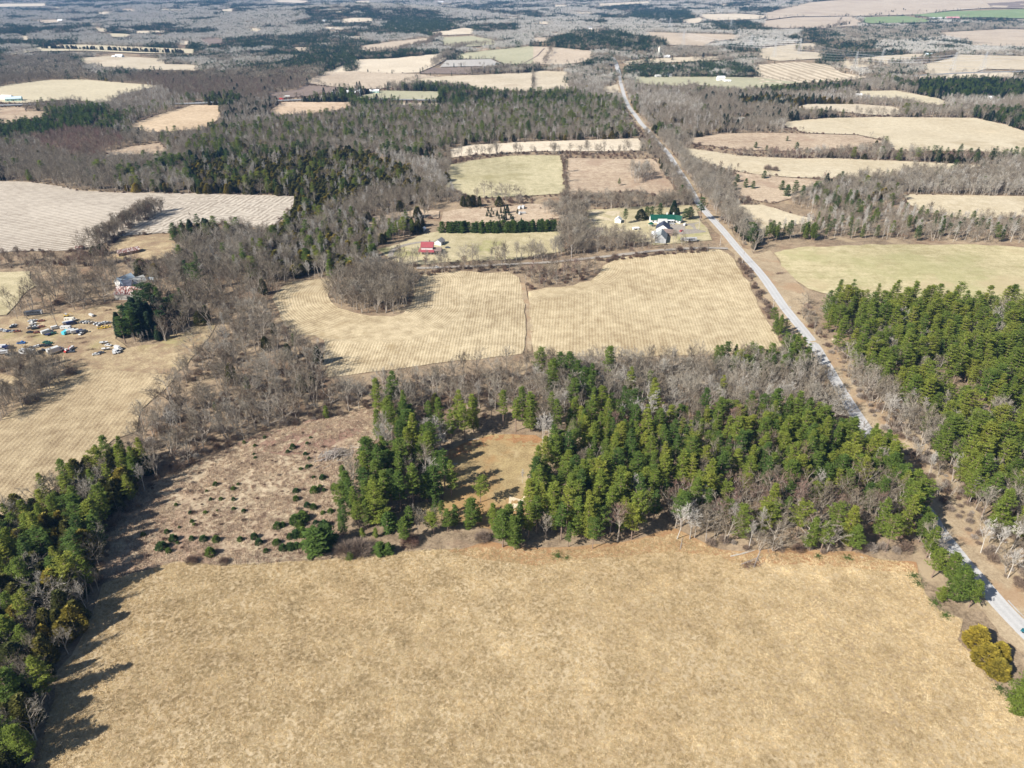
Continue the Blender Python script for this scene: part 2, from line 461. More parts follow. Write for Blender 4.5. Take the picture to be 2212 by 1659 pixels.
def spline(pts, n=8):
    out = []
    P = [pts[0]] + list(pts) + [pts[-1]]
    for i in range(1, len(P) - 2):
        p0, p1, p2, p3 = [np.array(q, float) for q in P[i - 1:i + 3]]
        for k in range(n):
            t = k / n
            out.append(tuple(.5 * ((2 * p1) + (-p0 + p2) * t + (2 * p0 - 5 * p1 + 4 * p2 - p3) * t * t + (-p0 + 3 * p1 - 3 * p2 + p3) * t ** 3)))
    out.append(tuple(map(float, pts[-1])))
    return out
ROADS = []
def ribbon(name, line, width, mat, lift=.0, clear=None, rag=.15, smooth=True):
    w = [G(u, v) for u, v in line]
    if smooth: w = spline(w, 10)
    # resample so that steps stay short
    r = [w[0]]
    for a, b in zip(w[:-1], w[1:]):
        L = math.hypot(a[0] - b[0], a[1] - b[1]); k = max(1, int(L / max(4, .01 * math.hypot(*a))))
        for j in range(1, k + 1): r.append((a[0] + (b[0] - a[0]) * j / k, a[1] + (b[1] - a[1]) * j / k))
    w = r
    if clear is not None: ROADS.append((w, clear))
    V, F, rv = [], [], []
    LAYER[0] += 1
    cols = (-1, -.5, 0, .5, 1)
    for i, (x, y) in enumerate(w):
        a = w[max(0, i - 1)]; b = w[min(len(w) - 1, i + 1)]
        tx, ty = b[0] - a[0], b[1] - a[1]; L = math.hypot(tx, ty) + 1e-9; nx, ny = -ty / L, tx / L
        for c in cols:
            o = c * width / 2
            if abs(c) == 1: o += c * rag * width * .5 * (float(vnoise(x + 40 * c, y, 7.0)) + .4 * float(vnoise(x + 70 * c, y, 2.2)) - .7) * 1.6
            X, Y = x + nx * o, y + ny * o
            dd = math.hypot(X, Y)
            V.append((X, Y, float(H(X, Y)) + .09 + lift + .0009 * dd + .0004 * LAYER[0] * max(1, dd / 300) - (.05 if abs(c) == 1 else 0))); rv.append(o)
        if i:
            for c in range(4):
                k = (i - 1) * 5 + c
                F.append((k, k + 5, k + 6, k + 1))
    n0 = Vector(V[F[0][1]]) - Vector(V[F[0][0]]); n1 = Vector(V[F[0][3]]) - Vector(V[F[0][0]])
    if n0.cross(n1).z < 0: F = [tuple(reversed(f)) for f in F]
    me = bpy.data.meshes.new(name); me.from_pydata(V, [], F); me.materials.append(mat)
    me.polygons.foreach_set("use_smooth", [True] * len(F))
    at = me.attributes.new("row", 'FLOAT', 'POINT'); at.data.foreach_set("value", np.array(rv, np.float32))
    return mesh_obj(name, me, kind="structure"), w
# ------------------------------------------------------------------ the land, outline by outline
front = [(380, 1215), (480, 1222), (640, 1214), (800, 1204), (860, 1194), (950, 1186), (1060, 1184), (1152, 1188), (1298, 1187), (1347, 1176), (1386, 1166), (1464, 1152),
         (1503, 1171), (1558, 1190), (1620, 1198), (1700, 1196), (1858, 1203), (1969, 1217), (1985, 1246), (1997, 1284), (2025, 1318), (2078, 1340), (2068, 1384),
         (2100, 1415), (2136, 1465), (2165, 1490), (2190, 1525), (2240, 1560), (2500, 1760), (2500, 1950), (-300, 1950), (40, 1790), (78, 1659), (90, 1607), (120, 1503), (126, 1448), (160, 1417), (186, 1368),
         (226, 1262), (290, 1240)]
sheet("field", front, M_front, step=4)
scrub = [(228, 1130), (330, 1040), (430, 1000), (560, 938), (640, 920), (800, 880), (830, 930), (770, 1000), (740, 1060), (735, 1120), (760, 1195), (700, 1206), (480, 1220), (385, 1213), (300, 1236), (232, 1250), (215, 1210)]
sheet("scrubland", scrub, M_scrub, step=4)
sheet("weedy_ground", [(500, 960), (560, 938), (640, 920), (800, 880), (820, 900), (770, 935), (700, 965), (620, 985), (560, 975)], M_redscrub, step=4, openland=False, rough=2.5)
sheet("weedy_ground", [(790, 905), (822, 895), (815, 935), (770, 955)], M_scrub, step=4, openland=False, rough=2.5)
clearing = [(945, 985), (1000, 957), (1060, 935), (1150, 943), (1197, 958), (1172, 985), (1165, 1010), (1138, 1030), (1150, 1062), (1128, 1085), (1136, 1112), (1100, 1132), (1060, 1142), (960, 1130), (860, 1115), (900, 1085), (960, 1085)]
sheet("clearing", clearing, M_clear, step=4)
sheet("needle_litter", [(945, 985), (1000, 957), (1060, 935), (1150, 943), (1192, 962), (1150, 968), (1090, 955), (1020, 972), (975, 998)], M_needles, step=4, openland=False, rough=2)
sheet("needle_litter", [(1060, 1186), (1100, 1190), (1135, 1196), (1120, 1208), (1080, 1207)], M_needles, step=3, openland=False, rough=2)
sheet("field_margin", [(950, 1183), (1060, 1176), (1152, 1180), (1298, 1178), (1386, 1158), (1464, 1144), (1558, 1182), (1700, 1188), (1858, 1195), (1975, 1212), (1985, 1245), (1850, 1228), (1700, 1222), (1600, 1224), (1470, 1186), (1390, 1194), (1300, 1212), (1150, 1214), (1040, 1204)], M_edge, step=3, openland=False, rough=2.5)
sheet("sand_patch", [(1096, 1096), (1100, 1070), (1128, 1067), (1134, 1072), (1122, 1104), (1104, 1106)], M_sand, step=1.5, openland=False, rough=.5)
leftf = [(-60, 930), (0, 915), (60, 865), (120, 822), (165, 800), (200, 797), (260, 800), (330, 806), (375, 812), (372, 818), (358, 842), (305, 887), (294, 934), (244, 950), (222, 970), (178, 1003), (150, 1036), (105, 1062), (72, 1078), (0, 1122), (-60, 1150)]
sheet("field", leftf, M_leftfield, step=4)
sheet("field", [(-40, 805), (0, 808), (39, 818), (33, 831), (0, 845), (-40, 855)], M_leftfield, step=4)
yard = [(-40, 690), (50, 684), (133, 678), (194, 668), (239, 654), (262, 656), (262, 690), (255, 731), (278, 752), (347, 742), (389, 715), (444, 687), (466, 701), (450, 731), (418, 765), (403, 790), (372, 810), (330, 806), (260, 800), (173, 797), (147, 790), (125, 776), (60, 766), (-40, 766)]
sheet("yard_ground", yard, M_junk, step=4)
sheet("yard_ground", [(-40, 586), (65, 588), (74, 618), (45, 640), (22, 680), (-40, 690)], M_lawn, step=4)
bigleft = [(-60, 392), (65, 394), (130, 403), (167, 412), (260, 417), (391, 419), (576, 422), (646, 425), (636, 444), (612, 470), (580, 497), (495, 484), (391, 484), (370, 504), (284, 508), (262, 512), (200, 535), (175, 540), (146, 543), (57, 542), (-60, 553)]
sheet("field", bigleft, M_pink, rough=.6)
sheet("field", [(352, 455), (391, 421), (576, 424), (640, 428), (630, 446), (608, 470), (578, 495), (495, 482), (391, 482), (368, 502), (290, 506), (262, 510)], M_pink2, openland=False, rough=.6)
sheet("rough_ground", [(229, 548), (262, 511), (364, 506), (395, 540), (345, 562), (234, 558)], M_junk)
# central corn field with the wooded notch
notch_px = [(731, 607), (716, 622), (706, 636), (712, 652), (731, 667), (765, 678), (806, 685), (843, 685), (870, 678), (889, 662), (892, 640), (900, 609)]
notch_w = [G(*p) for p in notch_px]
nA = np.array(G(1000, 600)); nB = np.array(G(960, 760))
def rows_lin(p, q):
    d = np.array(q) - np.array(p); d = d / np.hypot(*d); return np.array([-d[1], d[0]])
nv = rows_lin(nA, nB)
def corn_rows(X, Y):
    dd = segdist(X, Y, notch_w)
    lin = X * nv[0] + Y * nv[1]
    return np.where(dd < 30, dd, lin + .0 * X)
corn1 = [(618, 612), (648, 607), (693, 602), (731, 605)] + notch_px[1:] + [(902, 606), (915, 593), (993, 587), (1048, 590), (1098, 588), (1120, 601), (1129, 612), (1132, 660), (1135, 720), (1128, 765), (1048, 775), (937, 786), (843, 800), (743, 812), (705, 815), (695, 798), (694, 775), (704, 752), (696, 738), (676, 726), (618, 722), (600, 673), (588, 645)]
sheet("field", corn1, M_corn, rowf=corn_rows, step=2.2, rough=.8)
nC = np.array(G(1400, 560)); nD = np.array(G(1440, 735)); nw = rows_lin(nC, nD)
n2_px = [(1144, 628), (1180, 621), (1235, 616), (1275, 606), (1300, 590), (1310, 575)]
n2_w = [G(*p) for p in n2_px]
def corn_rows2(X, Y):
    dd = segdist(X, Y, n2_w)
    return np.where(dd < 14, dd, X * nw[0] + Y * nw[1])
corn2 = [(1144, 630), (1180, 622), (1235, 617), (1275, 607), (1293, 590), (1302, 576), (1334, 558), (1412, 551), (1490, 545), (1552, 541), (1576, 551), (1593, 574), (1617, 611), (1632, 645), (1660, 698), (1668, 712), (1690, 750), (1600, 762), (1513, 766), (1430, 770), (1346, 772), (1152, 768), (1144, 720)]
sheet("field", corn2, M_corn2, rowf=corn_rows2, step=2.2, rough=.8)
sheet("ditch_bank", [(1130, 612), (1140, 612), (1147, 660), (1145, 760), (1135, 760), (1136, 680)], M_verge, step=3, rough=1.5)
# around the farmhouses
sheet("pasture", [(974, 357), (1019, 348), (1094, 338), (1152, 336), (1212, 337), (1217, 366), (1221, 413), (1204, 420), (1136, 424), (1045, 428), (1003, 421), (964, 405), (967, 387)], M_past, rough=.5)
sheet("pasture", [(1228, 342), (1334, 345), (1412, 345), (1428, 366), (1450, 398), (1474, 436), (1445, 445), (1420, 425), (1370, 412), (1300, 420), (1232, 425), (1226, 390)], M_rough, rough=.5)
sheet("field", [(972, 324), (1019, 314), (1152, 307), (1378, 300), (1386, 309), (1384, 326), (1300, 328), (1152, 328), (1019, 336), (974, 342)], M_fpale, rough=.4)
sheet("meadow", [(950, 480), (955, 458), (1000, 452), (1060, 450), (1150, 441), (1196, 442), (1212, 470), (1170, 482), (1040, 484)], M_rough, rough=.6)
sheet("pond", [(1165, 449), (1175, 442), (1191, 441), (1199, 443), (1191, 452), (1168, 452)], M_water, rough=.2, step=2)
sheet("lawn", [(815, 539), (860, 529), (901, 511), (941, 502), (1211, 500), (1217, 545), (1100, 562), (960, 568), (905, 573), (860, 570), (835, 554)], M_lawn, rough=.8)
sheet("lawn", [(1256, 470), (1267, 455), (1386, 447), (1488, 443), (1501, 455), (1517, 481), (1537, 520), (1412, 530), (1334, 515), (1256, 504)], M_lawn, rough=.8)
sheet("paddock", [(1260, 462), (1290, 456), (1340, 455), (1340, 478), (1262, 484)], M_hay, openland=False)
sheet("garden_plot", [(1256, 494), (1300, 491), (1306, 502), (1254, 505)], M_fdark, openland=False, rough=.3)
sheet("garden_plot", [(1318, 495), (1342, 491), (1350, 503), (1324, 506)], M_hay, openland=False, rough=.3)
sheet("yard_gravel", [(1438, 488), (1470, 486), (1512, 482), (1524, 502), (1470, 508), (1440, 500)], M_drive, openland=False, rough=.6)
# east of the road
sheet("roadside_ground", [(1770, 745), (1800, 755), (1850, 800), (1960, 900), (2050, 1020), (2120, 1110), (2230, 1200), (2330, 1300), (2330, 1480), (2212, 1352), (2050, 1165), (1940, 1015), (1850, 885), (1790, 790)], M_verge, openland=False, rough=1.5)
sheet("field", [(1566, 444), (1647, 443), (1728, 468), (1761, 472), (1753, 481), (1700, 490), (1660, 504), (1638, 506), (1621, 483), (1582, 457)], M_hay, rough=.6)
sheet("field", [(1672, 548), (1727, 535), (1896, 529), (2105, 530), (2300, 542), (2300, 680), (2212, 672), (1900, 655), (1810, 640), (1745, 625), (1722, 608), (1688, 576)], M_winter, rough=.8)
sheet("road_bank", [(1640, 548), (1662, 540), (1688, 572), (1722, 610), (1745, 640), (1745, 672), (1712, 672), (1672, 615), (1625, 565), (1618, 550)], M_verge, rough=1.2)
sheet("field", [(1951, 421), (2079, 423), (2300, 427), (2300, 472), (2212, 470), (2079, 474), (1988, 455), (1961, 442)], M_hay, rough=.5)
sheet("field", [(1449, 319), (1500, 323), (1600, 337), (1728, 344), (1792, 343), (1948, 349), (2079, 356), (2183, 361), (2079, 371), (2027, 378), (1922, 388), (1844, 388), (1714, 384), (1640, 378), (1582, 369), (1535, 356), (1477, 340)], M_hay, rough=.5)
sheet("field", [(1701, 263), (1792, 256), (1896, 254), (2105, 256), (2170, 270), (2215, 286), (2300, 300), (2300, 336), (2079, 327), (1930, 327), (1915, 305), (1850, 292), (1740, 288), (1693, 273)], M_hay, rough=.5)
sheet("rough_ground", [(1480, 302), (1560, 290), (1640, 288), (1740, 290), (1850, 293), (1912, 308), (1880, 320), (1700, 328), (1600, 324), (1500, 312)], M_rough, rough=.5)
sheet("rough_ground", [(1590, 372), (1650, 380), (1714, 386), (1800, 392), (1740, 412), (1728, 425), (1668, 440), (1610, 430), (1575, 400)], M_rough, rough=.5)
sheet("field", [(1834, 198), (1935, 197), (2027, 214), (2053, 227), (2014, 229), (1961, 216), (1870, 211)], M_fyel, rough=.4)
sheet("field", [(1740, 226), (1850, 226), (1930, 232), (1962, 246), (1900, 251), (1800, 241), (1705, 236)], M_hay2, rough=.4)
sheet("field", [(1623, 141), (1728, 135), (1792, 141), (1797, 146), (1818, 159), (1872, 167), (1864, 172), (1766, 180), (1636, 182), (1647, 177), (1629, 169)], M_hatch, rough=.3)
sheet("field", [(1797, 135), (1896, 122), (1970, 118), (2001, 118), (2012, 131), (1930, 133), (1915, 140), (1860, 147), (1835, 151), (1815, 143)], M_hay2, rough=.3)
sheet("field", [(1975, 146), (2022, 134), (2060, 119), (2300, 125), (2300, 155), (2130, 150), (2100, 159), (2001, 159)], M_hay2, rough=.3)
sheet("field", [(1634, 107), (1714, 96), (1761, 94), (1771, 106), (1722, 112), (1780, 116), (1783, 127), (1683, 133), (1660, 130), (1634, 125)], M_hay2, rough=.3)
sheet("field", [(1777, 112), (1896, 117), (1818, 122)], M_hay2, rough=.3)
sheet("field", [(2014, 73), (2170, 64), (2300, 69), (2300, 104), (2212, 102), (2092, 99), (2089, 86), (2053, 81)], M_fpink, rough=.3)
sheet("hillside_field", [(1649, 30), (1753, 6), (1818, 1), (2000, -6), (2300, -10), (2300, 22), (2144, 18), (2053, 24), (1990, 32), (1948, 34), (1852, 36), (1714, 37), (1655, 44)], M_fpink, rough=.3)
sheet("ploughed_field", [(2131, 9), (2300, -2), (2300, 19), (2144, 18)], M_fdark, rough=.3, openland=False)
sheet("crop_field", [(1857, 39), (1956, 36), (2001, 43), (2014, 49), (1883, 52), (1865, 49)], M_fgreen, rough=.2)
sheet("crop_field", [(1969, 34), (2053, 26), (2300, 19), (2300, 44), (2131, 39), (2027, 40)], M_fgreen, rough=.2)
sheet("hillside_field", [(1652, 47), (1714, 39), (1839, 37), (1862, 49), (1857, 56), (1779, 62), (1688, 62), (1640, 58)], M_fpink, rough=.2)
sheet("field", [(1504, 32), (1600, 31), (1665, 36), (1640, 42), (1543, 46), (1520, 40)], M_fpale, rough=.2)
sheet("field", [(1467, 45), (1511, 39), (1525, 46), (1500, 52), (1480, 50)], M_fpale, rough=.2)
sheet("rough_ground", [(1380, 70), (1440, 72), (1600, 77), (1590, 85), (1535, 92), (1522, 101), (1440, 98), (1430, 86), (1400, 79)], M_fpink, rough=.2)
sheet("field", [(1342, 134), (1450, 125), (1590, 123), (1602, 128), (1500, 134), (1400, 138), (1352, 141)], M_hay2, rough=.2)
sheet("field", [(1353, 167), (1543, 167), (1634, 169), (1728, 180), (1640, 192), (1595, 194), (1490, 183), (1472, 188), (1373, 184)], M_fsage, rough=.3)
sheet("hill_field", [(1152, 102), (1196, 103), (1287, 112), (1277, 133), (1217, 141), (1152, 140)], M_fpink, rough=.3)
sheet("field", [(1152, 154), (1225, 156), (1228, 167), (1230, 193), (1191, 195), (1152, 199)], M_hay2, rough=.3)
sheet("rough_ground", [(1298, 190), (1334, 183), (1345, 204), (1308, 200)], M_hay2, rough=.3)
sheet("hill_field", [(776, 101), (830, 93), (912, 84), (940, 86), (935, 95), (880, 102), (860, 108), (800, 112), (770, 108)], M_fpink, rough=.2)
sheet("hill_field", [(954, 82), (1019, 79), (1058, 86), (1092, 94), (1040, 101), (975, 103), (950, 95)], M_fsage, rough=.2)
sheet("field", [(753, 131), (850, 127), (961, 116), (968, 128), (935, 145), (905, 158), (840, 160), (760, 156), (775, 145)], M_fpale, rough=.3)
sheet("hill_field", [(990, 117), (1152, 100), (1152, 139), (1094, 141), (1063, 128), (984, 129)], M_fsage, rough=.2)
sheet("field", [(965, 131), (1060, 129), (1085, 140), (1045, 144), (950, 146)], M_fgray, rough=.2)
sheet("ploughed_field", [(933, 148), (1045, 146), (1085, 142), (1060, 152), (1006, 161), (905, 160)], M_fdark, rough=.3)
sheet("field", [(655, 180), (701, 156), (758, 155), (899, 161), (946, 167), (900, 172), (823, 193), (769, 193), (700, 186)], M_fpink, rough=.3)
sheet("field", [(823, 193), (901, 172), (960, 166), (1152, 158), (1152, 199), (1050, 196), (961, 182), (888, 181)], M_hay2, rough=.3)
sheet("ploughed_field", [(659, 185), (763, 193), (748, 197), (667, 208), (589, 216), (576, 203), (641, 195)], M_fdark, rough=.3)
sheet("field", [(769, 211), (823, 197), (951, 199), (944, 213), (936, 217), (766, 214)], M_fsage, rough=.3)
sheet("field", [(576, 243), (612, 222), (774, 222), (740, 238), (680, 247), (600, 250)], M_forange2, rough=.3)
sheet("field", [(276, 273), (340, 250), (417, 228), (474, 229), (478, 255), (443, 281), (323, 288)], M_forange, rough=.3)
sheet("field", [(823, 223), (995, 224), (940, 232), (850, 230)], M_hay2, rough=.3)
sheet("field", [(-40, 196), (26, 183), (104, 174), (182, 173), (286, 182), (346, 186), (318, 193), (262, 206), (236, 222), (198, 224), (156, 216), (52, 224), (-40, 222)], M_fyel, rough=.3)
sheet("field", [(159, 128), (234, 122), (352, 128), (357, 140), (417, 141), (456, 151), (417, 154), (286, 151), (221, 146), (167, 135)], M_hay2, rough=.3)
sheet("field", [(-20, 123), (78, 104), (130, 98), (182, 98), (339, 104), (443, 109), (417, 117), (300, 116), (182, 111), (78, 112), (0, 124)], M_fyel, rough=.3)
sheet("rough_ground", [(-20, 234), (52, 233), (56, 242), (130, 243), (99, 253), (26, 266), (-20, 272)], M_rough, rough=.3)
for poly, mt in (([(268, 73), (286, 68), (362, 68), (352, 74)], M_fpale), ([(-20, 10), (104, 9), (98, 15), (-20, 17)], M_fpale), ([(190, 31), (250, 25), (230, 33)], M_fpale),
                 ([(55, 45), (120, 44), (146, 48), (100, 52)], M_fpink), ([(463, 25), (495, 20), (516, 20), (502, 27)], M_fpale), ([(735, 44), (758, 40), (813, 40), (805, 47), (737, 51)], M_fpale),
                 ([(698, 13), (740, 11), (742, 15), (700, 17)], M_fpale), ([(914, 74), (960, 68), (1003, 61), (1029, 65), (1019, 75), (941, 78)], M_fpale), ([(560, 2), (640, 1), (680, 5), (650, 8), (600, 6)], M_fpale),
                 ([(758, 4), (800, 3), (803, 8), (770, 8)], M_fpale), ([(1070, 37), (1120, 38), (1122, 42), (1075, 41)], M_fpale), ([(1152, 48), (1199, 47), (1186, 54), (1152, 53)], M_fpale),
                 ([(1157, 78), (1261, 65), (1250, 70), (1185, 80)], M_fpale), ([(1266, 56), (1308, 53), (1304, 59)], M_fpink), ([(1282, 10), (1402, 4), (1407, 8), (1334, 13), (1298, 16)], M_fpale),
                 ([(1188, 12), (1227, 12), (1225, 16), (1200, 16)], M_fpale), ([(1535, 14), (1569, 10), (1582, 13), (1560, 15)], M_fpale), ([(705, 158), (740, 142), (750, 140), (760, 152), (735, 158)], M_fpale),
                 ([(420, 88), (460, 84), (516, 90), (450, 97)], M_fdark), ([(1950, 176), (2010, 160), (2140, 156), (2212, 160), (2212, 168), (2000, 172)], M_fpale)):
    sheet("field", poly, mt, rough=.2)
def extra_fields():
    random.seed(21); n = 0
    for _ in range(200):
        if n >= 18: break
        u = random.uniform(20, 1450); v = 8 + 105 * random.random() ** 1.1; hw = random.uniform(14, 46); hh = 1.5 + v * .035 * random.uniform(.6, 1.2); sk = random.uniform(-.3, .3) * hh
        q = [(u - hw, v + sk), (u - hw * .4, v - hh), (u + hw * .5, v - hh * .8 + sk * .3), (u + hw, v - sk), (u + hw * .4, v + hh), (u - hw * .5, v + hh * .8)]
        pu = np.array([a for a, b in q] + [u]); pv = np.array([b for a, b in q] + [v])
        if any(inpoly(pu, pv, o).any() or (abs(np.mean([a[0] for a in o]) - u) < hw + 25 and abs(np.mean([a[1] for a in o]) - v) < 9) for o in OPEN): continue
        if (780 < u < 1040 and 28 < v < 75) or (1330 < u < 1440 and 60 < v < 115): continue
        sheet("field", q, random.choice([M_fpale, M_hay2, M_fpink, M_fyel]), rough=.3); n += 1
extra_fields()
sheet("rough_ground", [(219, 330), (276, 319), (346, 310), (365, 327), (339, 335), (234, 337)], M_rough, rough=.5)
sheet("rough_ground", [(904, 337), (941, 332), (945, 340), (909, 351)], M_rough, rough=.5)
sheet("rough_ground", [(790, 488), (797, 472), (836, 462), (896, 454), (946, 456), (946, 472), (888, 470), (820, 476), (812, 492)], M_rough, rough=.8)
# roads
main_px = [(2420, 1560), (2212, 1362), (2120, 1262), (2040, 1165), (1985, 1085), (1925, 1010), (1878, 940), (1830, 868), (1790, 800), (1748, 732), (1690, 660), (1640, 590), (1580, 522), (1520, 455), (1478, 388), (1440, 330),
           (1405, 290), (1380, 262), (1362, 238), (1349, 212), (1343, 190), (1338, 166)]
main_px2 = [(1338, 166), (1334, 150), (1330, 138), (1322, 125)]
verge_m, _ = ribbon("road_verge", main_px, 12.0, M_verge, lift=-.02, rag=.6)
road_o, road_w = ribbon("road", main_px, 7.8, M_road, clear=4.6, rag=.12)
ribbon("road", main_px2, 8.5, M_road, clear=4.7, rag=.06)
ribbon("side_road", [(1572, 538), (1520, 537), (1440, 541), (1300, 556), (1180, 568), (1120, 571), (1000, 577), (900, 580)], 3.6, M_drive, clear=2.0, rag=.4)
ribbon("driveway", [(842, 556), (850, 542), (870, 532), (905, 525), (940, 524), (958, 528)], 3.6, M_drive, clear=2.5)
ribbon("driveway", [(1752, 742), (1790, 738), (1830, 742)], 6.0, M_verge, clear=3.0)
ribbon("highway", [(-60, 230), (0, 229), (216, 227), (406, 225), (592, 219), (732, 215), (836, 216), (1058, 221), (1200, 222), (1345, 210)], 12.0, M_asphalt, clear=10)
ribbon("highway", [(1378, 208), (1450, 202), (1561, 199), (1644, 198), (1758, 186), (1902, 172), (1974, 166), (2131, 158), (2300, 156)], 13.0, M_asphalt, clear=10)
ribbon("track", [(1796, 735), (1820, 738)], 3.0, M_sand)
ribbon("track", [(1100, 160), (1130, 139), (1162, 121), (1176, 106)], 2.5, M_fdark, smooth=False)
# ------------------------------------------------------------------ tree shapes
def rv(s=1.0):
    return Vector((random.gauss(0, s), random.gauss(0, s), random.gauss(0, s)))
def tri_tuft(mb, c, s, n, up=.5, m=0):
    for _ in range(n):
        a = Vector((random.uniform(-1, 1), random.uniform(-1, 1), random.uniform(-1, 1) * up)) * s
        b = Vector((random.uniform(-1, 1), random.uniform(-1, 1), random.uniform(-1, 1) * up)) * s
        o = c + Vector((random.uniform(-1, 1), random.uniform(-1, 1), random.uniform(-1, 1) * up)) * (s * .5)
        mb.add([tuple(o), tuple(o + a), tuple(o + b)], [(0, 1, 2)], m)
def pine_shape(seed, H=18.0, lo=.30, R=3.6, dense=1.0, ragged=.45, pw=2.3):
    """white pine: tiers of flat, upturned boughs with dark gaps between"""
    random.seed(seed)
    t, c = MB(), MB()
    lean = Vector((random.uniform(-.02, .02), random.uniform(-.02, .02), 1))
    def axis(z): return Vector((lean.x * z, lean.y * z, z))
    t.prism(axis(0), axis(H * .5), .24, .17, 6); t.prism(axis(H * .5), axis(H * .97), .17, .04, 5)
    z = H * lo
    side = [random.uniform(.55, 1.15) for _ in range(9)]
    while z < H * .985:
        f = (z / H - lo) / (1 - lo)
        prof = (min(1, (f + .16) / .28) ** .5) * (1 - f ** pw) ** .62
        rr = R * max(.10, prof)
        nb = random.choice((4, 5, 6)) if f < .9 else 4
        a0 = random.random() * 6.28
        for k in range(nb):
            a = a0 + 6.283 * k / nb + random.uniform(-.3, .3)
            L = rr * side[int((a % 6.283) / 6.283 * 9) % 9] * random.uniform(1 - ragged, 1.12)
            up = .18 + .5 * f + random.uniform(-.1, .15)
            d = Vector((math.cos(a), math.sin(a), up)).normalized()
            p0 = axis(z); p1 = p0 + d * L
            c.prism(p0, p1, .05, .015, 3, 1)
            lat = Vector((-math.sin(a), math.cos(a), 0))
            nt_ = int((4 + L * 6.2) * dense)
            for j in range(nt_):
                s = (.32 + .68 * (j + random.random()) / nt_)
                w = L * .46 * (1.2 - s) + .2
                q = p0 + d * (L * s) + lat * random.uniform(-w, w) + Vector((0, 0, random.uniform(0, .15) + .04))
                tri_tuft(c, q, .46 + .2 * random.random(), 3, .30)
        z += random.uniform(.85, 1.4) * (1.0 if f < .8 else .6)
    tri_tuft(c, axis(H * .98), .4, 6, 1.2)
    # dead lower snags
    for k in range(7):
        zz = H * random.uniform(lo * .4, lo); a = random.random() * 6.28
        t.sliver(axis(zz), axis(zz) + Vector((math.cos(a), math.sin(a), -.1)) * random.uniform(.6, 1.8), .09)
    return t, c
def cone_shape(seed, H=9.0, R=2.0, n=1700, lo=.06, power=.8, lumps=9, size=.36, droop=0.0):
    """dense evergreen (cedar, spruce): lumpy shell of small sprays over a darker inside"""
    random.seed(seed)
    t, c = MB(), MB()
    t.prism((0, 0, 0), (0, 0, H * .9), .14 * H / 9, .03, 5)
    lum = [(random.random() * 6.28, random.uniform(.1, .9), random.uniform(.25, .5), random.uniform(.08, .28)) for _ in range(lumps)]
    for i in range(n):
        f = random.random() ** 1.25
        a = random.random() * 6.283
        r = R * (1 - f) ** power * min(1, (f + .04) / .14) ** .5
        k = 1.0
        for (la, lf, lw, lh) in lum:
            da = abs((a - la + 3.14159) % 6.28318 - 3.14159)
            k += lh * math.exp(-(da / .5) ** 2 - ((f - lf) / .12) ** 2)
        k *= (1 - .16 * ((f * H * 1.2) % 1.0)) if droop else 1
        rad = r * k * (random.uniform(.55, 1.03) if i % 4 == 0 else random.uniform(.88, 1.06))
        z = H * (lo + (1 - lo) * f)
        p = Vector((math.cos(a) * rad, math.sin(a) * rad, z + random.uniform(-.15, .15)))
        out = Vector((math.cos(a), math.sin(a), .55 - droop))
        lat = Vector((-math.sin(a), math.cos(a), 0))
        s = size * random.uniform(.7, 1.25)
        c.add([tuple(p - lat * s * .5 + rv(.06)), tuple(p + lat * s * .5 + rv(.06)), tuple(p + out * s * .9 + rv(.1))], [(0, 1, 2)])
    tri_tuft(c, Vector((0, 0, H * .985)), .2, 4, 1.4)
    return t, c
def bare_shape(seed, H=13.0, trunk=.34, limbs=9, spread=.62, up=.55, rt=.24, tw=.055, lim_len=.48, kids=(5, 6, 5), thick=1.0, multi=1):
    """leafless broadleaf: trunk and limbs (one part) carrying a fan of fine twigs (the other)"""
    random.seed(seed)
    t, c = MB(), MB()
    def grow(p, d, L, r, lev):
        if lev <= 2:
            mid = p + d * (L * .5) + rv(L * .035); e = mid + (d + rv(.10) + Vector((0, 0, .10))).normalized() * (L * .5)
            tgt = t
            tgt.prism(p, mid, r, r * .72, 4 if lev == 1 else 3); tgt.prism(mid, e, r * .72, r * .38, 3)
        else:
            e = p + d * L; mid = p + d * (L * .5)
            c.sliver(p, e, tw * (1.5 if lev == 3 else 1.0) * thick)
        if lev > 3: return
        nk = kids[lev - 1]
        for k in range(nk):
            s = random.uniform(.3, 1.0)
            q = p + (mid - p) * (2 * s) if s < .5 else mid + (e - mid) * (2 * s - 1)
            dd = (d + rv(.48) + Vector((0, 0, .18 * up * 2))).normalized()
            grow(q, dd, L * random.uniform(.42, .66), r * .42, lev + 1)
    for m_ in range(multi):
        base = Vector((0, 0, 0)) if multi == 1 else Vector((random.uniform(-.4, .4), random.uniform(-.4, .4), 0))
        ln = rv(.06) if multi == 1 else rv(.22); ln.z = 0
        top = base + (Vector((0, 0, 1)) + ln) * (H * .82)
        mid = base + (top - base) * .45 + rv(.12)
        t.prism(base, mid, rt, rt * .72, 6); t.prism(mid, top, rt * .72, .03, 4)
        for k in range(int(limbs / multi + .5)):
            s = trunk + (1 - trunk) * (k + random.random()) / (limbs / multi) * .98
            s = min(s, 1)
            q = base + (mid - base) * (s / .45) if s < .45 else mid + (top - mid) * ((s - .45) / .55)
            a = random.random() * 6.283 if multi > 1 else k * 2.4 + random.uniform(-.4, .4)
            hz = spread * (1.1 - .45 * s)
            d = Vector((math.cos(a) * hz, math.sin(a) * hz, up + .35 * s)).normalized()
            grow(q, d, H * lim_len * (1.12 - .55 * s) * random.uniform(.75, 1.1), rt * .55 * (1.1 - .6 * s), 1)
    return t, c
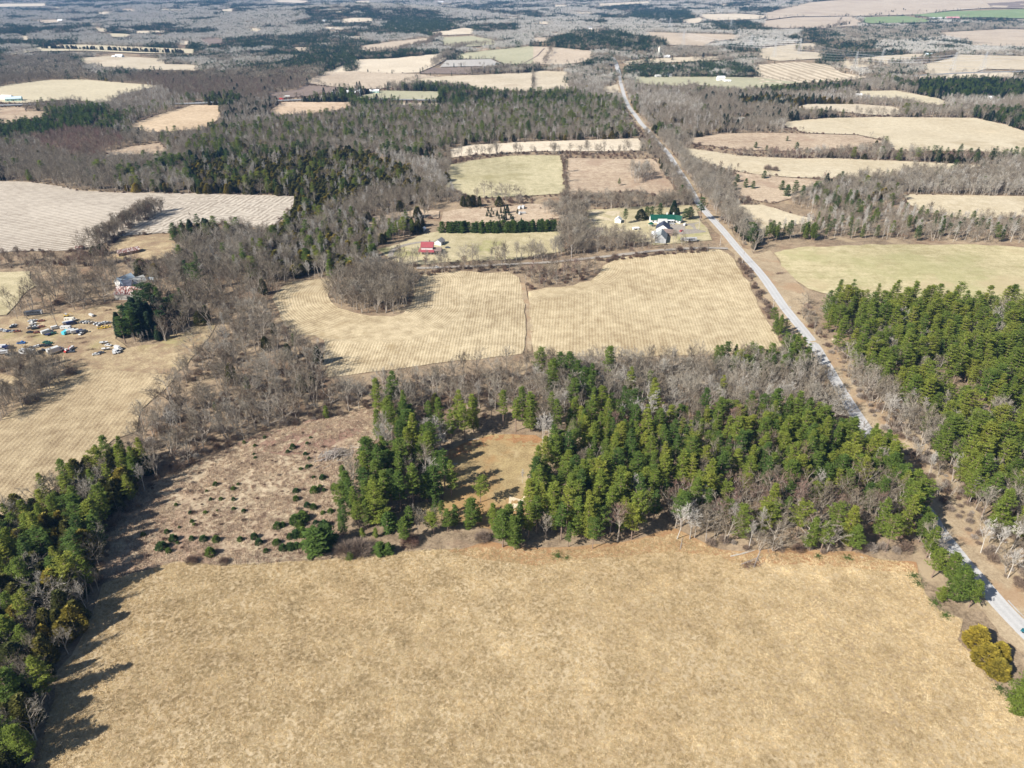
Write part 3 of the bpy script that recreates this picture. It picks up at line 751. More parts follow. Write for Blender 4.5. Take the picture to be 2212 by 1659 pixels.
def shrub_shape(seed, H=2.6, R=1.6, n=420, tw=.05):
    random.seed(seed)
    c = MB()
    for i in range(16):
        a = random.random() * 6.28; f = random.uniform(.3, 1)
        q = Vector((math.cos(a) * R * f * .8, math.sin(a) * R * f * .8, H * random.uniform(.6, .95)))
        c.prism((math.cos(a) * .15, math.sin(a) * .15, 0), q, .045, .015, 3)
    for i in range(n):
        a = random.random() * 6.28; f = random.random() ** .6; z = random.random() ** .7
        e = Vector((math.cos(a) * R * f, math.sin(a) * R * f, H * z * (1.05 - .45 * f * f)))
        b = e * random.uniform(.55, .8) + rv(.12)
        c.sliver(b, e + rv(.12), tw)
    return c
def clump_shape(seed, kind, R=13, n=9):
    """a patch of distant wood, several crowns"""
    random.seed(seed)
    c = MB()
    for i in range(n):
        a = i * 2.4 + random.uniform(-.5, .5); rr = R * math.sqrt((i + .5) / n)
        x, y = math.cos(a) * rr, math.sin(a) * rr
        con = (kind == 'evergreen') if random.random() < .9 else (kind != 'evergreen')
        m = 0 if con else 1
        if con:
            Hh = random.uniform(8, 14); Rr = random.uniform(2.8, 4.4)
            for k in range(70):
                f = random.random() ** 1.1; an = random.random() * 6.28
                r = Rr * (1 - f) ** .5 * random.uniform(.75, 1.1)
                p = Vector((x + math.cos(an) * r, y + math.sin(an) * r, 1 + (Hh - 1) * f)); s = random.uniform(.9, 1.6)
                lat = Vector((-math.sin(an), math.cos(an), 0)); out = Vector((math.cos(an), math.sin(an), .8))
                c.add([tuple(p - lat * s * .5), tuple(p + lat * s * .5), tuple(p + out * s)], [(0, 1, 2)], m)
        else:
            Hh = random.uniform(9, 14); Rr = random.uniform(3.0, 4.6)
            c.prism((x, y, 0), (x, y, Hh * .7), .2, .1, 3, m)
            for k in range(95):
                d = rv(1).normalized(); d.z = abs(d.z) * 1.0 - .25
                q = Vector((x, y, Hh * .55)) + Vector((d.x * Rr, d.y * Rr, d.z * Hh * .46)) * random.uniform(.35, 1)
                o = Vector((x, y, Hh * .3)); dd = (q - o).normalized()
                c.sliver(q, q + dd * random.uniform(1.2, 2.6), .32, m)
    return c

def tris(mb): return sum(len(f) - 2 for f in mb.f)
SHAPES = {}
def reg(kind, pairs, tm, cm, tn='trunk', cn='crown'):
    SHAPES[kind] = []
    for i, (t, c) in enumerate(pairs):
        SHAPES[kind].append((t.mesh(kind + "_trunk", [tm]) if t else None, c.mesh(kind + "_crown", cm), t, c))
PH = 18.0
reg('pine', [pine_shape(11 + i, PH, lo=[.22, .30, .36, .16, .26, .46, .20, .12, .34, .28, .18, .40][i], R=[4.3, 3.9, 3.6, 5.0, 4.1, 3.5, 4.0, 4.4, 5.2, 3.2, 4.6, 4.6][i], ragged=[.4, .5, .5, .35, .45, .65, .55, .4, .6, .5, .7, .65][i], pw=[2.3, 1.6, 3, 2, 1.3, 2.6, 1.8, 1.2, 3.5, 1.5, 2.2, 4][i]) for i in range(12)], M_barkpine, [M_pine, M_barkpine])
reg('young_pine', [pine_shape(41 + i, 7.0, lo=.05, R=2.1, dense=1.25, ragged=.3) for i in range(3)], M_barkpine, [M_pine, M_barkpine])
reg('cedar', [cone_shape(21 + i, 9, [2.2, 2.7, 1.9, 3.0][i], 1900, power=[.5, .6, .5, .62][i], size=.52, lumps=14) for i in range(4)], M_bark, [M_cedar])
reg('spruce', [cone_shape(31 + i, 14, [2.6, 3.0, 2.3][i], 2400, power=.75, size=.6, droop=.5, lumps=14) for i in range(3)], M_bark, [M_spruce])
reg('bare', [bare_shape(51 + i, 13, trunk=[.3, .36, .25, .4, .33, .2, .45, .3][i], limbs=[10, 9, 11, 8, 10, 12, 9, 9][i], spread=[.62, .5, .8, .55, .7, .9, .42, .6][i], up=[.5, .65, .4, .7, .5, .35, .9, .55][i], multi=[1, 1, 1, 1, 2, 1, 1, 3][i]) for i in range(8)], M_bark, [M_bare])
reg('birch', [bare_shape(71 + i, 14, trunk=[.5, .45, .55, .4][i], limbs=10, spread=[.42, .55, .38, .5][i], up=.95, rt=.15, lim_len=.30) for i in range(4)], M_birch, [M_birchtw])
reg('shrub', [(None, shrub_shape(81 + i, [2.4, 3.4, 1.6, 2.8][i], [1.6, 2.2, 1.4, 1.5][i], [520, 820, 360, 600][i], .065)) for i in range(4)], None, [M_shrub])
reg('bigshrub', [(None, shrub_shape(181 + i, 5.0, 4.0, 2600, .06)) for i in range(2)], None, [M_shrub])
reg('bush', [cone_shape(91 + i, 2.2, 1.0, 520, lo=.02, power=.6, lumps=8, size=.36) for i in range(3)], M_bark, [M_pine])

NAMES = {'pine': 'pine_tree', 'young_pine': 'young_pine', 'cedar': 'cedar_tree', 'spruce': 'spruce_tree', 'bare': 'bare_tree', 'birch': 'pale_bare_tree', 'shrub': 'bare_shrub', 'bush': 'juniper_bush', 'bigshrub': 'bare_shrub'}
CATS = {'pine': 'pine tree', 'young_pine': 'pine tree', 'cedar': 'cedar tree', 'spruce': 'spruce tree', 'bare': 'bare tree', 'birch': 'bare tree', 'shrub': 'shrub', 'bush': 'bush', 'bigshrub': 'shrub'}
BASEH = {'pine': 18.0, 'young_pine': 7.0, 'cedar': 9.0, 'spruce': 14.0, 'bare': 13.0, 'birch': 14.0, 'shrub': 2.8, 'bush': 2.2, 'bigshrub': 5.0}
TREES = []      # kind, x, y, height, tint, label, group, must
def tree(kind, x, y, h, tint, label, group, must=False, wide=1.0):
    TREES.append((kind, x, y, h, tint, label, group, must, wide))
def at(kind, u, v, h, tint, label, group, wide=1.0):
    x, y = G(u, v); tree(kind, x, y, h, tint, label, group, True, wide)

# species heights and tints used when a wood is filled
def pick(mixd):
    ks = list(mixd); w = [mixd[k] for k in ks]
    return random.choices(ks, w)[0]
HR = {'pine': (13, 20), 'young_pine': (4, 8), 'cedar': (6, 10), 'spruce': (11, 18), 'bare': (8, 14), 'birch': (10, 15), 'shrub': (1.6, 3.6), 'bush': (1.2, 2.4)}
SPACE = {'pine': 5.6, 'young_pine': 4.0, 'cedar': 3.6, 'spruce': 4.6, 'bare': 6.0, 'birch': 4.6, 'shrub': 3.0, 'bush': 3}
def openmask(x, y, tol=0.0):
    u, v, f = proj(x, y, H(x, y))
    m = np.zeros(len(u), bool)
    for p in OPEN:
        m |= inpoly(u, v, p)
    for w, c in ROADS: m |= segdist(x, y, w) < c + tol
    return m
def fill(poly, mixd, spacing, label, group, hs=1.0, tint=(.3, .7), avoid_open=True, hr=None, thin=0.0):
    pw = [G(*p) for p in poly]
    xs = [p[0] for p in pw]; ys = [p[1] for p in pw]
    gx = np.arange(min(xs), max(xs), spacing); gy = np.arange(min(ys), max(ys), spacing * .87)
    A, B = np.meshgrid(gx, gy)
    A = A + (np.arange(A.shape[0])[:, None] % 2) * spacing * .5
    A = A.ravel() + rng.uniform(-.33, .33, A.size) * spacing; B = B.ravel() + rng.uniform(-.33, .33, B.size) * spacing
    k = inpoly(A, B, pw)
    A, B = A[k], B[k]
    if thin > 0:
        k = vnoise(A, B, 22) > thin; A, B = A[k], B[k]
    if avoid_open and len(A):
        k = ~openmask(A, B); A, B = A[k], B[k]
    for x, y in zip(A, B):
        s = pick(mixd); lo, hi = (hr or {}).get(s, HR[s])
        h = random.uniform(lo, hi) * hs
        lb = label[s] if isinstance(label, dict) else label
        tree(s, x, y, h, random.uniform(*(tint.get(s, (.3, .7)) if isinstance(tint, dict) else tint)), lb, group)
def hedge(line, width, mixd, spacing, label, group, hs=1.0, tint=(.3, .7), hr=None):
    spacing *= .82
    w = [G(*p) for p in line]
    tot = sum(math.hypot(b[0] - a[0], b[1] - a[1]) for a, b in zip(w[:-1], w[1:]))
    n = max(1, int(tot * max(1, width / spacing) / spacing))
    for i in range(n):
        t = random.random() * tot
        for a, b in zip(w[:-1], w[1:]):
            L = math.hypot(b[0] - a[0], b[1] - a[1])
            if t <= L:
                f = t / L; nx, ny = -(b[1] - a[1]) / L, (b[0] - a[0]) / L; o = random.uniform(-.5, .5) * width
                s = pick(mixd); lo, hi = (hr or {}).get(s, HR[s])
                lb = label[s] if isinstance(label, dict) else label
                tree(s, a[0] + (b[0] - a[0]) * f + nx * o, a[1] + (b[1] - a[1]) * f + ny * o, random.uniform(lo, hi) * hs,
                     random.uniform(*(tint.get(s, (.3, .7)) if isinstance(tint, dict) else tint)), lb, group)
                break
            t -= L
def L_(where, adj=None):
    return {k: "@" + where for k in ('pine', 'young_pine', 'cedar', 'spruce', 'bare', 'birch', 'shrub', 'bush')}
NOUN = {'pine': 'pine', 'young_pine': 'young pine', 'cedar': 'cedar', 'spruce': 'spruce', 'bare': 'leafless tree', 'birch': 'light barked tree', 'shrub': 'bare shrub', 'bush': 'juniper'}
TONE = {'bare': ('reddish', 'brown', 'grey', 'pale grey'), 'birch': ('grey', 'pale', 'ashen', 'whitish'), 'shrub': ('dark red brown', 'brown', 'tan', 'grey')}
def finish_labels(items):
    """region labels become individual ones: size, tone and place inside the region"""
    by = {}
    for T in items:
        if T[5].startswith('@'): by.setdefault(T[5], []).append(T)
    out = {}
    for lb, ts in by.items():
        X = np.array([t[1] for t in ts]); Y = np.array([t[2] for t in ts]); U, V, _ = proj(X, Y, H(X, Y))
        def band(a, n): return np.minimum(n - 1, (np.argsort(np.argsort(a)) * n // max(1, len(a))))
        cu, cv = band(U, 7), band(V, 6)
        hs_ = np.array([t[3] for t in ts])
        for t, a, b in zip(ts, cu, cv):
            med = np.median(hs_)
            size = 'tall ' if t[3] > med * 1.12 else ('short ' if t[3] < med * .9 else '')
            tn = TONE.get(t[0], ('dark green', 'green', 'mid green', 'yellow green'))[0 if t[4] < .25 else 1 if t[4] < .5 else 2 if t[4] < .72 else 3]
            col_ = ('far left', 'left', 'centre left', 'centre', 'centre right', 'right', 'far right')[a]; row_ = ('back', 'upper', 'upper middle', 'lower middle', 'lower', 'front')[b]
            out[id(t)] = f"{size}{tn} {NOUN[t[0]]}, {row_} {col_} {lb[1:]}"
    return out
T_PINE = {'pine': (.30, .72), 'young_pine': (.3, .7), 'bare': (.2, .7), 'birch': (.3, .9), 'shrub': (.2, .8), 'cedar': (.3, .8), 'spruce': (.2, .6), 'bush': (.2, .7)}

# ------------------------------------------------------------------ woods near the camera
# big pine wood in the middle
fill([(1062, 1178), (1066, 1150), (1100, 1145), (1140, 1120), (1152, 1075), (1160, 1020), (1192, 980), (1215, 945), (1235, 905), (1300, 895), (1350, 905), (1400, 940), (1490, 905), (1600, 915), (1700, 905), (1790, 930), (1840, 965),
      (1880, 1015), (1915, 1060), (1800, 1080), (1600, 1075), (1500, 1080), (1440, 1110), (1390, 1160), (1300, 1186), (1152, 1185)],
     {'pine': .80, 'young_pine': .06, 'bare': .14}, 4.8, L_("of the dense central pine wood"), "trees of the central pine wood", tint={'pine': (.25, .85), 'young_pine': (.3, .9), 'bare': (.0, .7)}, hs=.92, hr={'pine': (11, 19.5), 'bare': (9, 15), 'young_pine': (5, 9)})
fill([(1440, 1110), (1500, 1080), (1600, 1075), (1800, 1080), (1915, 1060), (1962, 1120), (1978, 1175), (1900, 1165), (1720, 1150), (1600, 1150), (1460, 1140)],
     {'pine': .36, 'bare': .62, 'birch': .02}, 4.9, L_("of the reddish maples by the pine wood", {'bare': 'leafless tree with reddish grey twigs'}), "trees of the south eastern wood edge", tint={'pine': (.3, .8), 'bare': (.05, .5), 'birch': (.2, .8)}, hr={'bare': (9, 14), 'pine': (11, 17)})
fill([(1400, 1160), (1460, 1135), (1600, 1150), (1720, 1160), (1720, 1190), (1600, 1192), (1540, 1180), (1464, 1148)],
     {'birch': .25, 'bare': .7, 'pine': .05}, 5.5, L_("of the open leafless front strip", {'bare': ''}), "bare trees on the front edge", tint={'bare': (.35, .75), 'birch': (.0, .5), 'pine': (.5, .9)}, hr={'bare': (8, 13), 'birch': (10, 14)})
fill([(1400, 1158), (1600, 1165), (1960, 1185), (1965, 1205), (1700, 1196), (1560, 1186), (1464, 1155)],
     {'shrub': .9, 'bare': .1}, 4.0, L_("of the brush under the front strip"), "brush on the front edge of the pine wood", tint=(.3, .9), hr={'bare': (4, 7)})
fill([(1720, 1180), (1725, 1160), (1960, 1165), (1978, 1200), (1900, 1200), (1720, 1192)],
     {'pine': .6, 'bare': .4}, 7.5, L_("of the right wood edge"), "trees facing the dry field", tint={'pine': (.42, .85), 'bare': (.5, .9)})
fill([(712, 1128), (760, 1118), (850, 1130), (905, 1108), (960, 1120), (1045, 1112), (1050, 1140), (960, 1150), (900, 1168), (840, 1165), (790, 1172), (722, 1172)],
     {'pine': .45, 'young_pine': .35, 'bare': .2}, 4.6, L_("of the field edge evergreens"), "evergreens above the field edge", tint={'pine': (.2, .75), 'young_pine': (.2, .8), 'bare': (.3, .7)}, avoid_open=False, hr={'pine': (8, 12), 'young_pine': (3.5, 8), 'bare': (5, 8)})
# leafless strip between the pine wood and the stubble
fill([(1160, 860), (1160, 805), (1350, 798), (1500, 800), (1560, 805), (1740, 798), (1780, 850), (1822, 910), (1780, 925), (1700, 900), (1600, 908), (1490, 895), (1400, 925), (1350, 895), (1240, 890), (1190, 960)],
     {'bare': .84, 'birch': .12, 'pine': .04}, 4.7, L_("of the leafless strip below the stubble"), "leafless strip behind the pine wood", tint={'bare': (.35, .85), 'birch': (.2, .9), 'pine': (.5, .9)})
fill([(1520, 800), (1560, 785), (1640, 795), (1690, 770), (1738, 782), (1750, 830), (1700, 835), (1600, 820)], {'pine': .85, 'bare': .15}, 5.0, L_("of the stubble field's road corner"), "pines in the stubble field corner", tint={'pine': (.30, .6), 'bare': (.3, .7)}, hr={'pine': (11, 15)})
hedge([(1668, 700), (1690, 738), (1722, 775)], 6, {'pine': .8, 'shrub': .2}, 5, L_("of the stubble corner verge"), "pines on the left verge", tint={'pine': (.3, .6), 'shrub': (.2, .6)}, hr={'pine': (8, 12)})
fill([(1330, 905), (1430, 905), (1440, 935), (1340, 935)], {'birch': 1}, 5.5, L_("of the pale grove among pines"), "pale grove inside the pine wood", tint=(.6, 1), avoid_open=False)
fill([(1175, 830), (1290, 835), (1290, 880), (1240, 895), (1180, 880)], {'pine': .8, 'bare': .2}, 5.2, L_("of the pine wood's back corner"), "north west corner pines", tint={'pine': (.28, .6), 'bare': (.3, .8)})
# pines and bare trees west and north of the clearing
fill([(808, 950), (812, 905), (835, 880), (870, 880), (880, 930), (1000, 925), (1100, 915), (1190, 905), (1205, 935), (1190, 958), (1150, 942), (1060, 934), (1000, 955), (945, 982), (880, 1000), (830, 985)],
     {'pine': .72, 'bare': .22, 'birch': .06}, 5.8, L_("of the wood behind the clearing"), "trees behind the clearing", tint={'pine': (.30, .75), 'bare': (.3, .8), 'birch': (.3, 1)})
fill([(756, 1050), (775, 1010), (800, 985), (850, 980), (945, 990), (968, 1020), (980, 1080), (965, 1095), (905, 1092), (880, 1108), (850, 1125), (800, 1150), (735, 1130), (740, 1085)],
     {'pine': .80, 'bare': .20}, 5.3, L_("of the grove beside the clearing"), "grove west of the clearing", tint={'pine': (.24, .70), 'bare': (.4, .9)}, avoid_open=False, hr={'pine': (12, 18)})
W_ = L_("of the broad leafless wood")
fill([(500, 640), (575, 652), (588, 700), (596, 722), (640, 738), (692, 752), (702, 795), (690, 832), (740, 850), (840, 842), (1000, 818), (1160, 802), (1168, 870), (1140, 905), (1000, 915), (890, 915), (830, 880), (700, 905), (640, 918), (560, 935), (430, 998), (340, 1038), (300, 1010), (296, 950), (315, 890), (370, 845),
      (400, 800), (440, 765), (470, 715), (500, 680)],
     {'bare': .88, 'birch': .03, 'shrub': .05, 'cedar': .03, 'young_pine': .01}, 6.3, W_, "leafless wood left of the centre", tint={'bare': (.25, .85), 'birch': (.1, .5), 'shrub': (.2, .8), 'cedar': (.3, .8)}, thin=.16, avoid_open=False)
fill([(560, 650), (592, 740), (690, 760), (695, 830), (1160, 800), (1160, 880), (830, 880), (560, 935), (340, 1040), (296, 950), (440, 765)],
     {'shrub': 1}, 4.4, W_, "undergrowth of the leafless wood", tint=(.25, 1), thin=.25, avoid_open=False)
# dark wood down the left edge
fill([(340, 1032), (300, 1085), (250, 1110), (228, 1150), (232, 1200), (214, 1250), (180, 1360), (150, 1420), (115, 1450), (112, 1500), (84, 1600), (40, 1760), (-120, 1900), (-260, 1300), (-60, 1180), (60, 1110), (150, 1062), (222, 1010), (300, 990)],
     {'cedar': .46, 'pine': .28, 'bare': .22, 'birch': .04}, 4.2, L_("of the left tree belt"), "trees of the left tree belt", tint={'cedar': (.30, .92), 'pine': (.25, .85), 'bare': (.4, .85), 'birch': (.1, .6)}, avoid_open=False,
     hr={'cedar': (7, 11.5), 'pine': (11, 16.5), 'bare': (8, 12), 'birch': (9, 12)})
fill([(332, 1040), (300, 1100), (240, 1140), (236, 1200), (228, 1250), (180, 1370), (160, 1420), (190, 1330), (214, 1240), (220, 1140)], {'shrub': .8, 'bare': .2}, 4, L_("of the left belt's shaded edge"), "brush along the left tree belt", tint=(.2, .8), avoid_open=False, hr={'bare': (4, 8)})
# wood right of the gravel road
fill([(1790, 735), (1775, 690), (1800, 668), (1900, 672), (2100, 680), (2330, 700), (2500, 1100), (2600, 1500), (2420, 1420), (2290, 1300), (2200, 1215), (2150, 1160), (2090, 1100), (2050, 1040), (2000, 960), (1960, 900), (1900, 850), (1840, 810)],
     {'pine': .80, 'bare': .20}, 5.3, L_("of the wood right of the road"), "trees of the right hand pine wood", tint={'pine': (.42, .86), 'bare': (.4, .9)}, thin=.16)
fill([(1800, 800), (1850, 810), (1930, 850), (1985, 910), (2020, 980), (1995, 990), (1950, 950), (1890, 890), (1840, 840)], {'bare': .75, 'birch': .12, 'shrub': .13}, 4.6, L_("of the bank right of the road"), "leafless trees on the right bank", tint={'bare': (.4, .8), 'birch': (.2, .7)})
fill([(1740, 650), (1760, 690), (1790, 735), (1760, 742), (1735, 715), (1722, 680)], {'shrub': .7, 'bare': .3}, 4.0, L_("of the brushy right bank"), "brush on the right bank", tint=(.1, .7), hr={'bare': (5, 9)}, avoid_open=False)
fill([(2060, 1080), (2110, 1130), (2170, 1190), (2212, 1225), (2330, 1340), (2300, 1280), (2200, 1180), (2120, 1090)], {'bare': .35, 'birch': .5, 'shrub': .15}, 5.5, L_("of the lower right verge"), "leafless trees at the right verge", tint={'bare': (.5, .9), 'birch': (.4, 1)})
fill([(1752, 700), (1790, 735), (1850, 800), (1960, 890), (2060, 1030), (2130, 1110), (2240, 1210), (2330, 1290), (2330, 1400), (2225, 1310), (2120, 1190), (2010, 1060), (1930, 960), (1860, 870), (1800, 790)],
     {'shrub': .72, 'bare': .28}, 3.6, L_("of the roadside brush on the right"), "roadside brush on the right", tint=(.35, .95), thin=.2, hr={'bare': (4, 8)})
hedge([(1700, 730), (1740, 800), (1810, 900), (1860, 960)], 4, {'shrub': .8, 'bare': .2}, 3.0, L_("of the road's left verge brush"), "left verge brush", tint=(.2, .7), hr={'bare': (4, 8)})
hedge([(1870, 985), (1915, 1055), (1960, 1120), (1990, 1175), (2010, 1215)], 6, {'pine': .85, 'bare': .15}, 3.4, L_("of the trees leaning over the road"), "trees leaning over the road", tint={'pine': (.35, .75), 'bare': (.4, .8)}, hr={'pine': (12, 17), 'bare': (9, 13)})
# individual trees one can point to
at('pine', 1038, 1086, 11.5, .62, "lone conifer standing by itself in the middle of the clearing", "lone trees", 1.0)
at('pine', 1086, 1182, 15.5, .48, "thick pine at the left front corner of the central wood", "lone trees", 1.35)
at('pine', 1112, 1188, 14, .42, "pine second from the left on the front of the central wood", "lone trees", 1.1)
at('pine', 875, 1172, 11, .5, "rounded pine beside the large bare shrub at the scrub edge", "lone trees", 1.15)
at('pine', 934, 1150, 8, .7, "yellowish small pine in the row under the clearing", "lone trees", 1.2)
at('pine', 968, 1148, 10, .52, "middle pine of the row below the clearing", "lone trees", 1.3)
at('pine', 1020, 1136, 12, .36, "broad dark pine right of the row below the clearing", "lone trees", 1.35)
at('young_pine', 690, 1192, 9.5, .25, "broad dark evergreen at the lower corner of the scrub", "lone trees", 1.6)
at('young_pine', 708, 1180, 9, .22, "second dark evergreen touching the broad one", "lone trees", 1.5)
at('young_pine', 822, 1196, 4.5, .3, "low dark evergreen left of two at the field edge", "lone trees", 1.5)
at('young_pine', 840, 1195, 4.2, .3, "low dark evergreen right of two at the field edge", "lone trees", 1.5)
at('young_pine', 757, 1207, 2.6, .5, "tiny green bush below the large bare shrub", "lone trees", 1.6)
at('bigshrub', 748, 1196, 7 * .8, .62, "very large rounded bare shrub at the lower scrub corner", 'large shrubs', 1.05)
at('bigshrub', 778, 1192, 6.5 * .8, .55, "large bare shrub right of the rounded one", 'large shrubs', 1.05)
at('bigshrub', 1042, 1166, 4.2 * .8, .6, "grey twiggy shrub left of the central wood corner", 'large shrubs', 1.05)
at('bigshrub', 885, 1175, 5 * .8, .1, "dark reddish bare shrub among the row of pines", 'large shrubs', 1.05)
at('bigshrub', 415, 1215, 3.4 * .8, .4, "left grey brown shrub on the field boundary", 'large shrubs', 1.05)
at('bigshrub', 484, 1216, 3.0 * .8, .35, "right grey brown shrub on the field boundary", 'large shrubs', 1.05)
for (u, v, h, tn, lb, wd) in ((2012, 1248, 12, .62, "first pine of the clump left of the lower road", 1.15), (2045, 1262, 13, .55, "second pine of the clump left of the lower road", 1.2), (2062, 1300, 14, .45, "tallest pine leaning over the lower road", 1.3),
                              (2092, 1312, 11, .5, "lowest pine of the clump beside the lower road", 1.2), (2030, 1300, 6, .7, "small bright pine at the field corner by the road", 1.4), (2000, 1205, 13, .6, "slim pine beside the shaded stretch of road", 1.1),
                              (2200, 1545, 13, .55, "large pine cut by the right edge of the view", 1.5), (2225, 1500, 12, .6, "pine behind the yellow cedars at the right edge", 1.4),(2250, 1580, 10, .6, "lowest pine in the right corner", 1.4), (1912, 1192, 15, .66, "narrow bright green pine on the front edge near the road", .8),
                              (1748, 1190, 14, .6, "broad pine left of the pair on the right front edge", 1.3), (1772, 1192, 13, .66, "broad pine right of the pair on the right front edge", 1.25), (1838, 1190, 11, .5, "rounded blue green pine on the right front edge", 1.5),
                              (1640, 1150, 13, .75, "flat topped pine on bare trunks in the leafless strip", 1.5), (1662, 1152, 13, .7, "second flat topped pine on bare trunks in the leafless strip", 1.5)):
    at('pine', u, v, h, tn, lb, "pines of the road corner", wd)
for (u, v, h, lb) in ((2104, 1395, 7.2, "rounded golden yellow cedar nearest the field corner"), (2128, 1432, 6.8, "golden yellow cedar between the round one and the pine"), (2150, 1458, 6.0, "lower golden cedar at the foot of the pine"), (2155, 1420, 5.5, "small golden cedar beside the gravel road")):
    at('cedar', u, v, h, .92, lb, "golden cedars", 1.7)
for (u, v, h, lb) in ((2003, 1035, 12, "spreading pale leafless tree on the verge right of the road"), (2118, 1195, 13, "pale forked leafless tree on the right verge"), (2145, 1205, 13, "second pale leafless tree on the right verge"), (2176, 1250, 12, "pale leaning leafless tree at the lower right verge"), (1367, 1100, 14, "white barked bare tree rising above the pines"), (1462, 1165, 14, "white bare tree at the left of the leafless strip"), (1512, 1110, 12, "tall white bare tree behind the leafless strip"),
                      (1172, 968, 16, "tall white bare tree at the back right of the clearing"), (1186, 962, 14, "second white bare tree at the back right of the clearing"), (1128, 1045, 6, "slender grey sapling standing in the clearing"), (955, 990, 13, "leaning white dead tree at the edge of the clearing")):
    at('birch', u, v, h, .8, lb, "pale trees one can point to", 1.0)
at('bare', 1490, 1165, 10, .95, "wide rounded pale bare tree in the leafless strip", "pale trees one can point to", 1.5)
# junipers scattered over the scrub
jun = [(633, 966, 2.4), (622, 975, 1.6), (664, 957, 1.4), (671, 944, 1.1), (660, 980, 1.6), (668, 990, 1.5), (665, 1008, 1.8), (650, 1012, 1.3), (672, 1005, 1.2), (678, 1030, 1.3), (697, 1032, 2.3), (692, 1050, 1.5), (680, 1060, 2.8), (700, 1058, 1.5), (722, 1055, 2.6), (640, 1060, 1.9),
       (640, 1078, 2.4), (664, 1092, 2.3), (678, 1096, 2.5), (698, 1107, 1.4), (714, 1104, 1.9), (652, 1108, 2.0), (640, 1125, 3.6), (655, 1120, 3.8), (648, 1135, 3.0), (600, 1136, 2.4), (612, 1134, 2.2), (627, 1160, 2.4), (640, 1156, 3.0), (652, 1152, 3.3), (682, 1128, 1.6), (700, 1135, 2.9),
       (598, 1172, 2.2), (612, 1185, 2.6), (627, 1182, 2.6), (641, 1180, 2.4), (655, 1178, 2.2), (670, 1168, 1.8), (575, 1190, 1.8), (310, 1155, 1.8), (350, 1182, 3.0), (375, 1165, 2.8), (361, 1148, 1.7), (385, 1172, 1.3), (415, 1163, 1.9), (440, 1164, 2.2), (468, 1166, 2.6), (520, 1165, 2.0), (550, 1160, 2.6), (560, 1172, 2.4),
       (466, 1046, 1.9), (505, 1055, 1.6), (515, 1045, 1.3), (447, 1060, 1.2), (456, 1078, 1.5), (478, 1077, 1.5), (505, 1078, 1.6), (381, 1090, 1.5), (412, 1107, 1.6), (444, 1106, 1.3), (415, 1125, 1.4), (420, 1132, 1.2), (388, 1138, 1.1), (470, 1102, 1.1), (505, 1098, 1.3), (527, 1103, 1.5), (455, 1196, 3.2), (365, 1190, 2.0), (552, 988, 1.3), (528, 955, 1.6), (551, 962, 1.5), (572, 944, 1.5), (549, 980, 1.2)]
for i, (u, v, h) in enumerate(jun):
    side = "upper" if v < 1000 else ("middle" if v < 1110 else "lower")
    hor = "left" if u < 480 else ("centre" if u < 600 else "right")
    sz = "tiny" if h < 1.5 else ("small" if h < 2.3 else "larger")
    at('bush', u, v + 3, h * .85, random.uniform(.05, .45), "@of the rough scrubland", "junipers on the scrubland", 1.25)
for i in range(120):
    u = random.uniform(300, 740); v = random.uniform(930, 1205)
    if inpoly(np.array([u]), np.array([v]), scrub)[0]:
        x, y = G(u, v); tree('shrub', x, y, random.uniform(.7, 1.5), random.uniform(0, .7), "@of the rough scrubland", "weeds on the scrubland")
# trees round the barn and the vehicle yard
at('pine', 408, 612, 15, .10, "tall dark conifer left of the pair in the bare wood", "barn conifers", 1.0)
at('pine', 432, 598, 16, .28, "tall ragged conifer right of the pair in the bare wood", "barn conifers", .9)
for (u, v, h) in ((272, 742, 15), (292, 735, 17), (312, 728, 16), (300, 708, 17), (330, 712, 16), (345, 695, 15), (322, 690, 17), (285, 715, 14), (360, 706, 12), (345, 735, 8), (368, 690, 13), (335, 668, 15), (382, 680, 12), (395, 660, 11), (264, 728, 14), (278, 722, 17), (296, 722, 18), (318, 718, 18), (308, 700, 19), (330, 728, 14), (352, 680, 16), (320, 676, 17), (350, 718, 12)):
    at('pine' if u % 3 else 'spruce', u, v, h, random.uniform(.0, .3), "@of the tight group beside the barn", "dark conifers by the barn", 1.3)
for (u, v) in ((292, 742), (302, 740), (312, 738), (322, 737), (332, 733), (308, 744)):
    at('birch', u, v, 6, .3, "@of the saplings below the conifers", "saplings by the dark conifers", .7)
BW = L_("of the grove behind the yard")
fill([(66, 655), (72, 618), (90, 606), (300, 600), (330, 618), (250, 632), (245, 652), (190, 668), (120, 680), (70, 682)], {'bare': .85, 'shrub': .15}, 7.5, BW, "grove behind the yard", tint=(.25, .65), avoid_open=False, hr={'bare': (10, 15)})
fill([(300, 600), (400, 640), (480, 640), (500, 680), (470, 715), (440, 700), (400, 725), (345, 748), (340, 700), (300, 640)], {'bare': .93, 'cedar': .07}, 5.6, L_("of the wood beyond the barn"), "bare wood by the barn", tint=(.25, .65), avoid_open=False, thin=.15)
hedge([(-20, 905), (40, 875), (80, 845), (128, 806)], 14, {'bare': .8, 'shrub': .2}, 3.7, L_("of the left stubble hedge"), "hedge left of the stubble", tint=(.35, .7), hr={'bare': (7, 11)})
hedge([(-40, 790), (60, 800), (132, 806)], 12, {'bare': .8, 'shrub': .2}, 3.8, L_("of the hedge below the trailers"), "hedge below the trailers", tint=(.35, .65), hr={'bare': (6, 10)})
hedge([(178, 545), (225, 525), (255, 503)], 11, {'bare': .8, 'shrub': .2}, 3.4, L_("of the diagonal hedgerow"), "diagonal hedgerow", tint=(.2, .6), hr={'bare': (8, 12)})
hedge([(258, 500), (300, 478), (348, 455)], 11, {'bare': .85, 'shrub': .15}, 3.2, L_("of the diagonal hedgerow's upper end"), "diagonal hedgerow top", tint=(.2, .6), hr={'bare': (8, 12)})
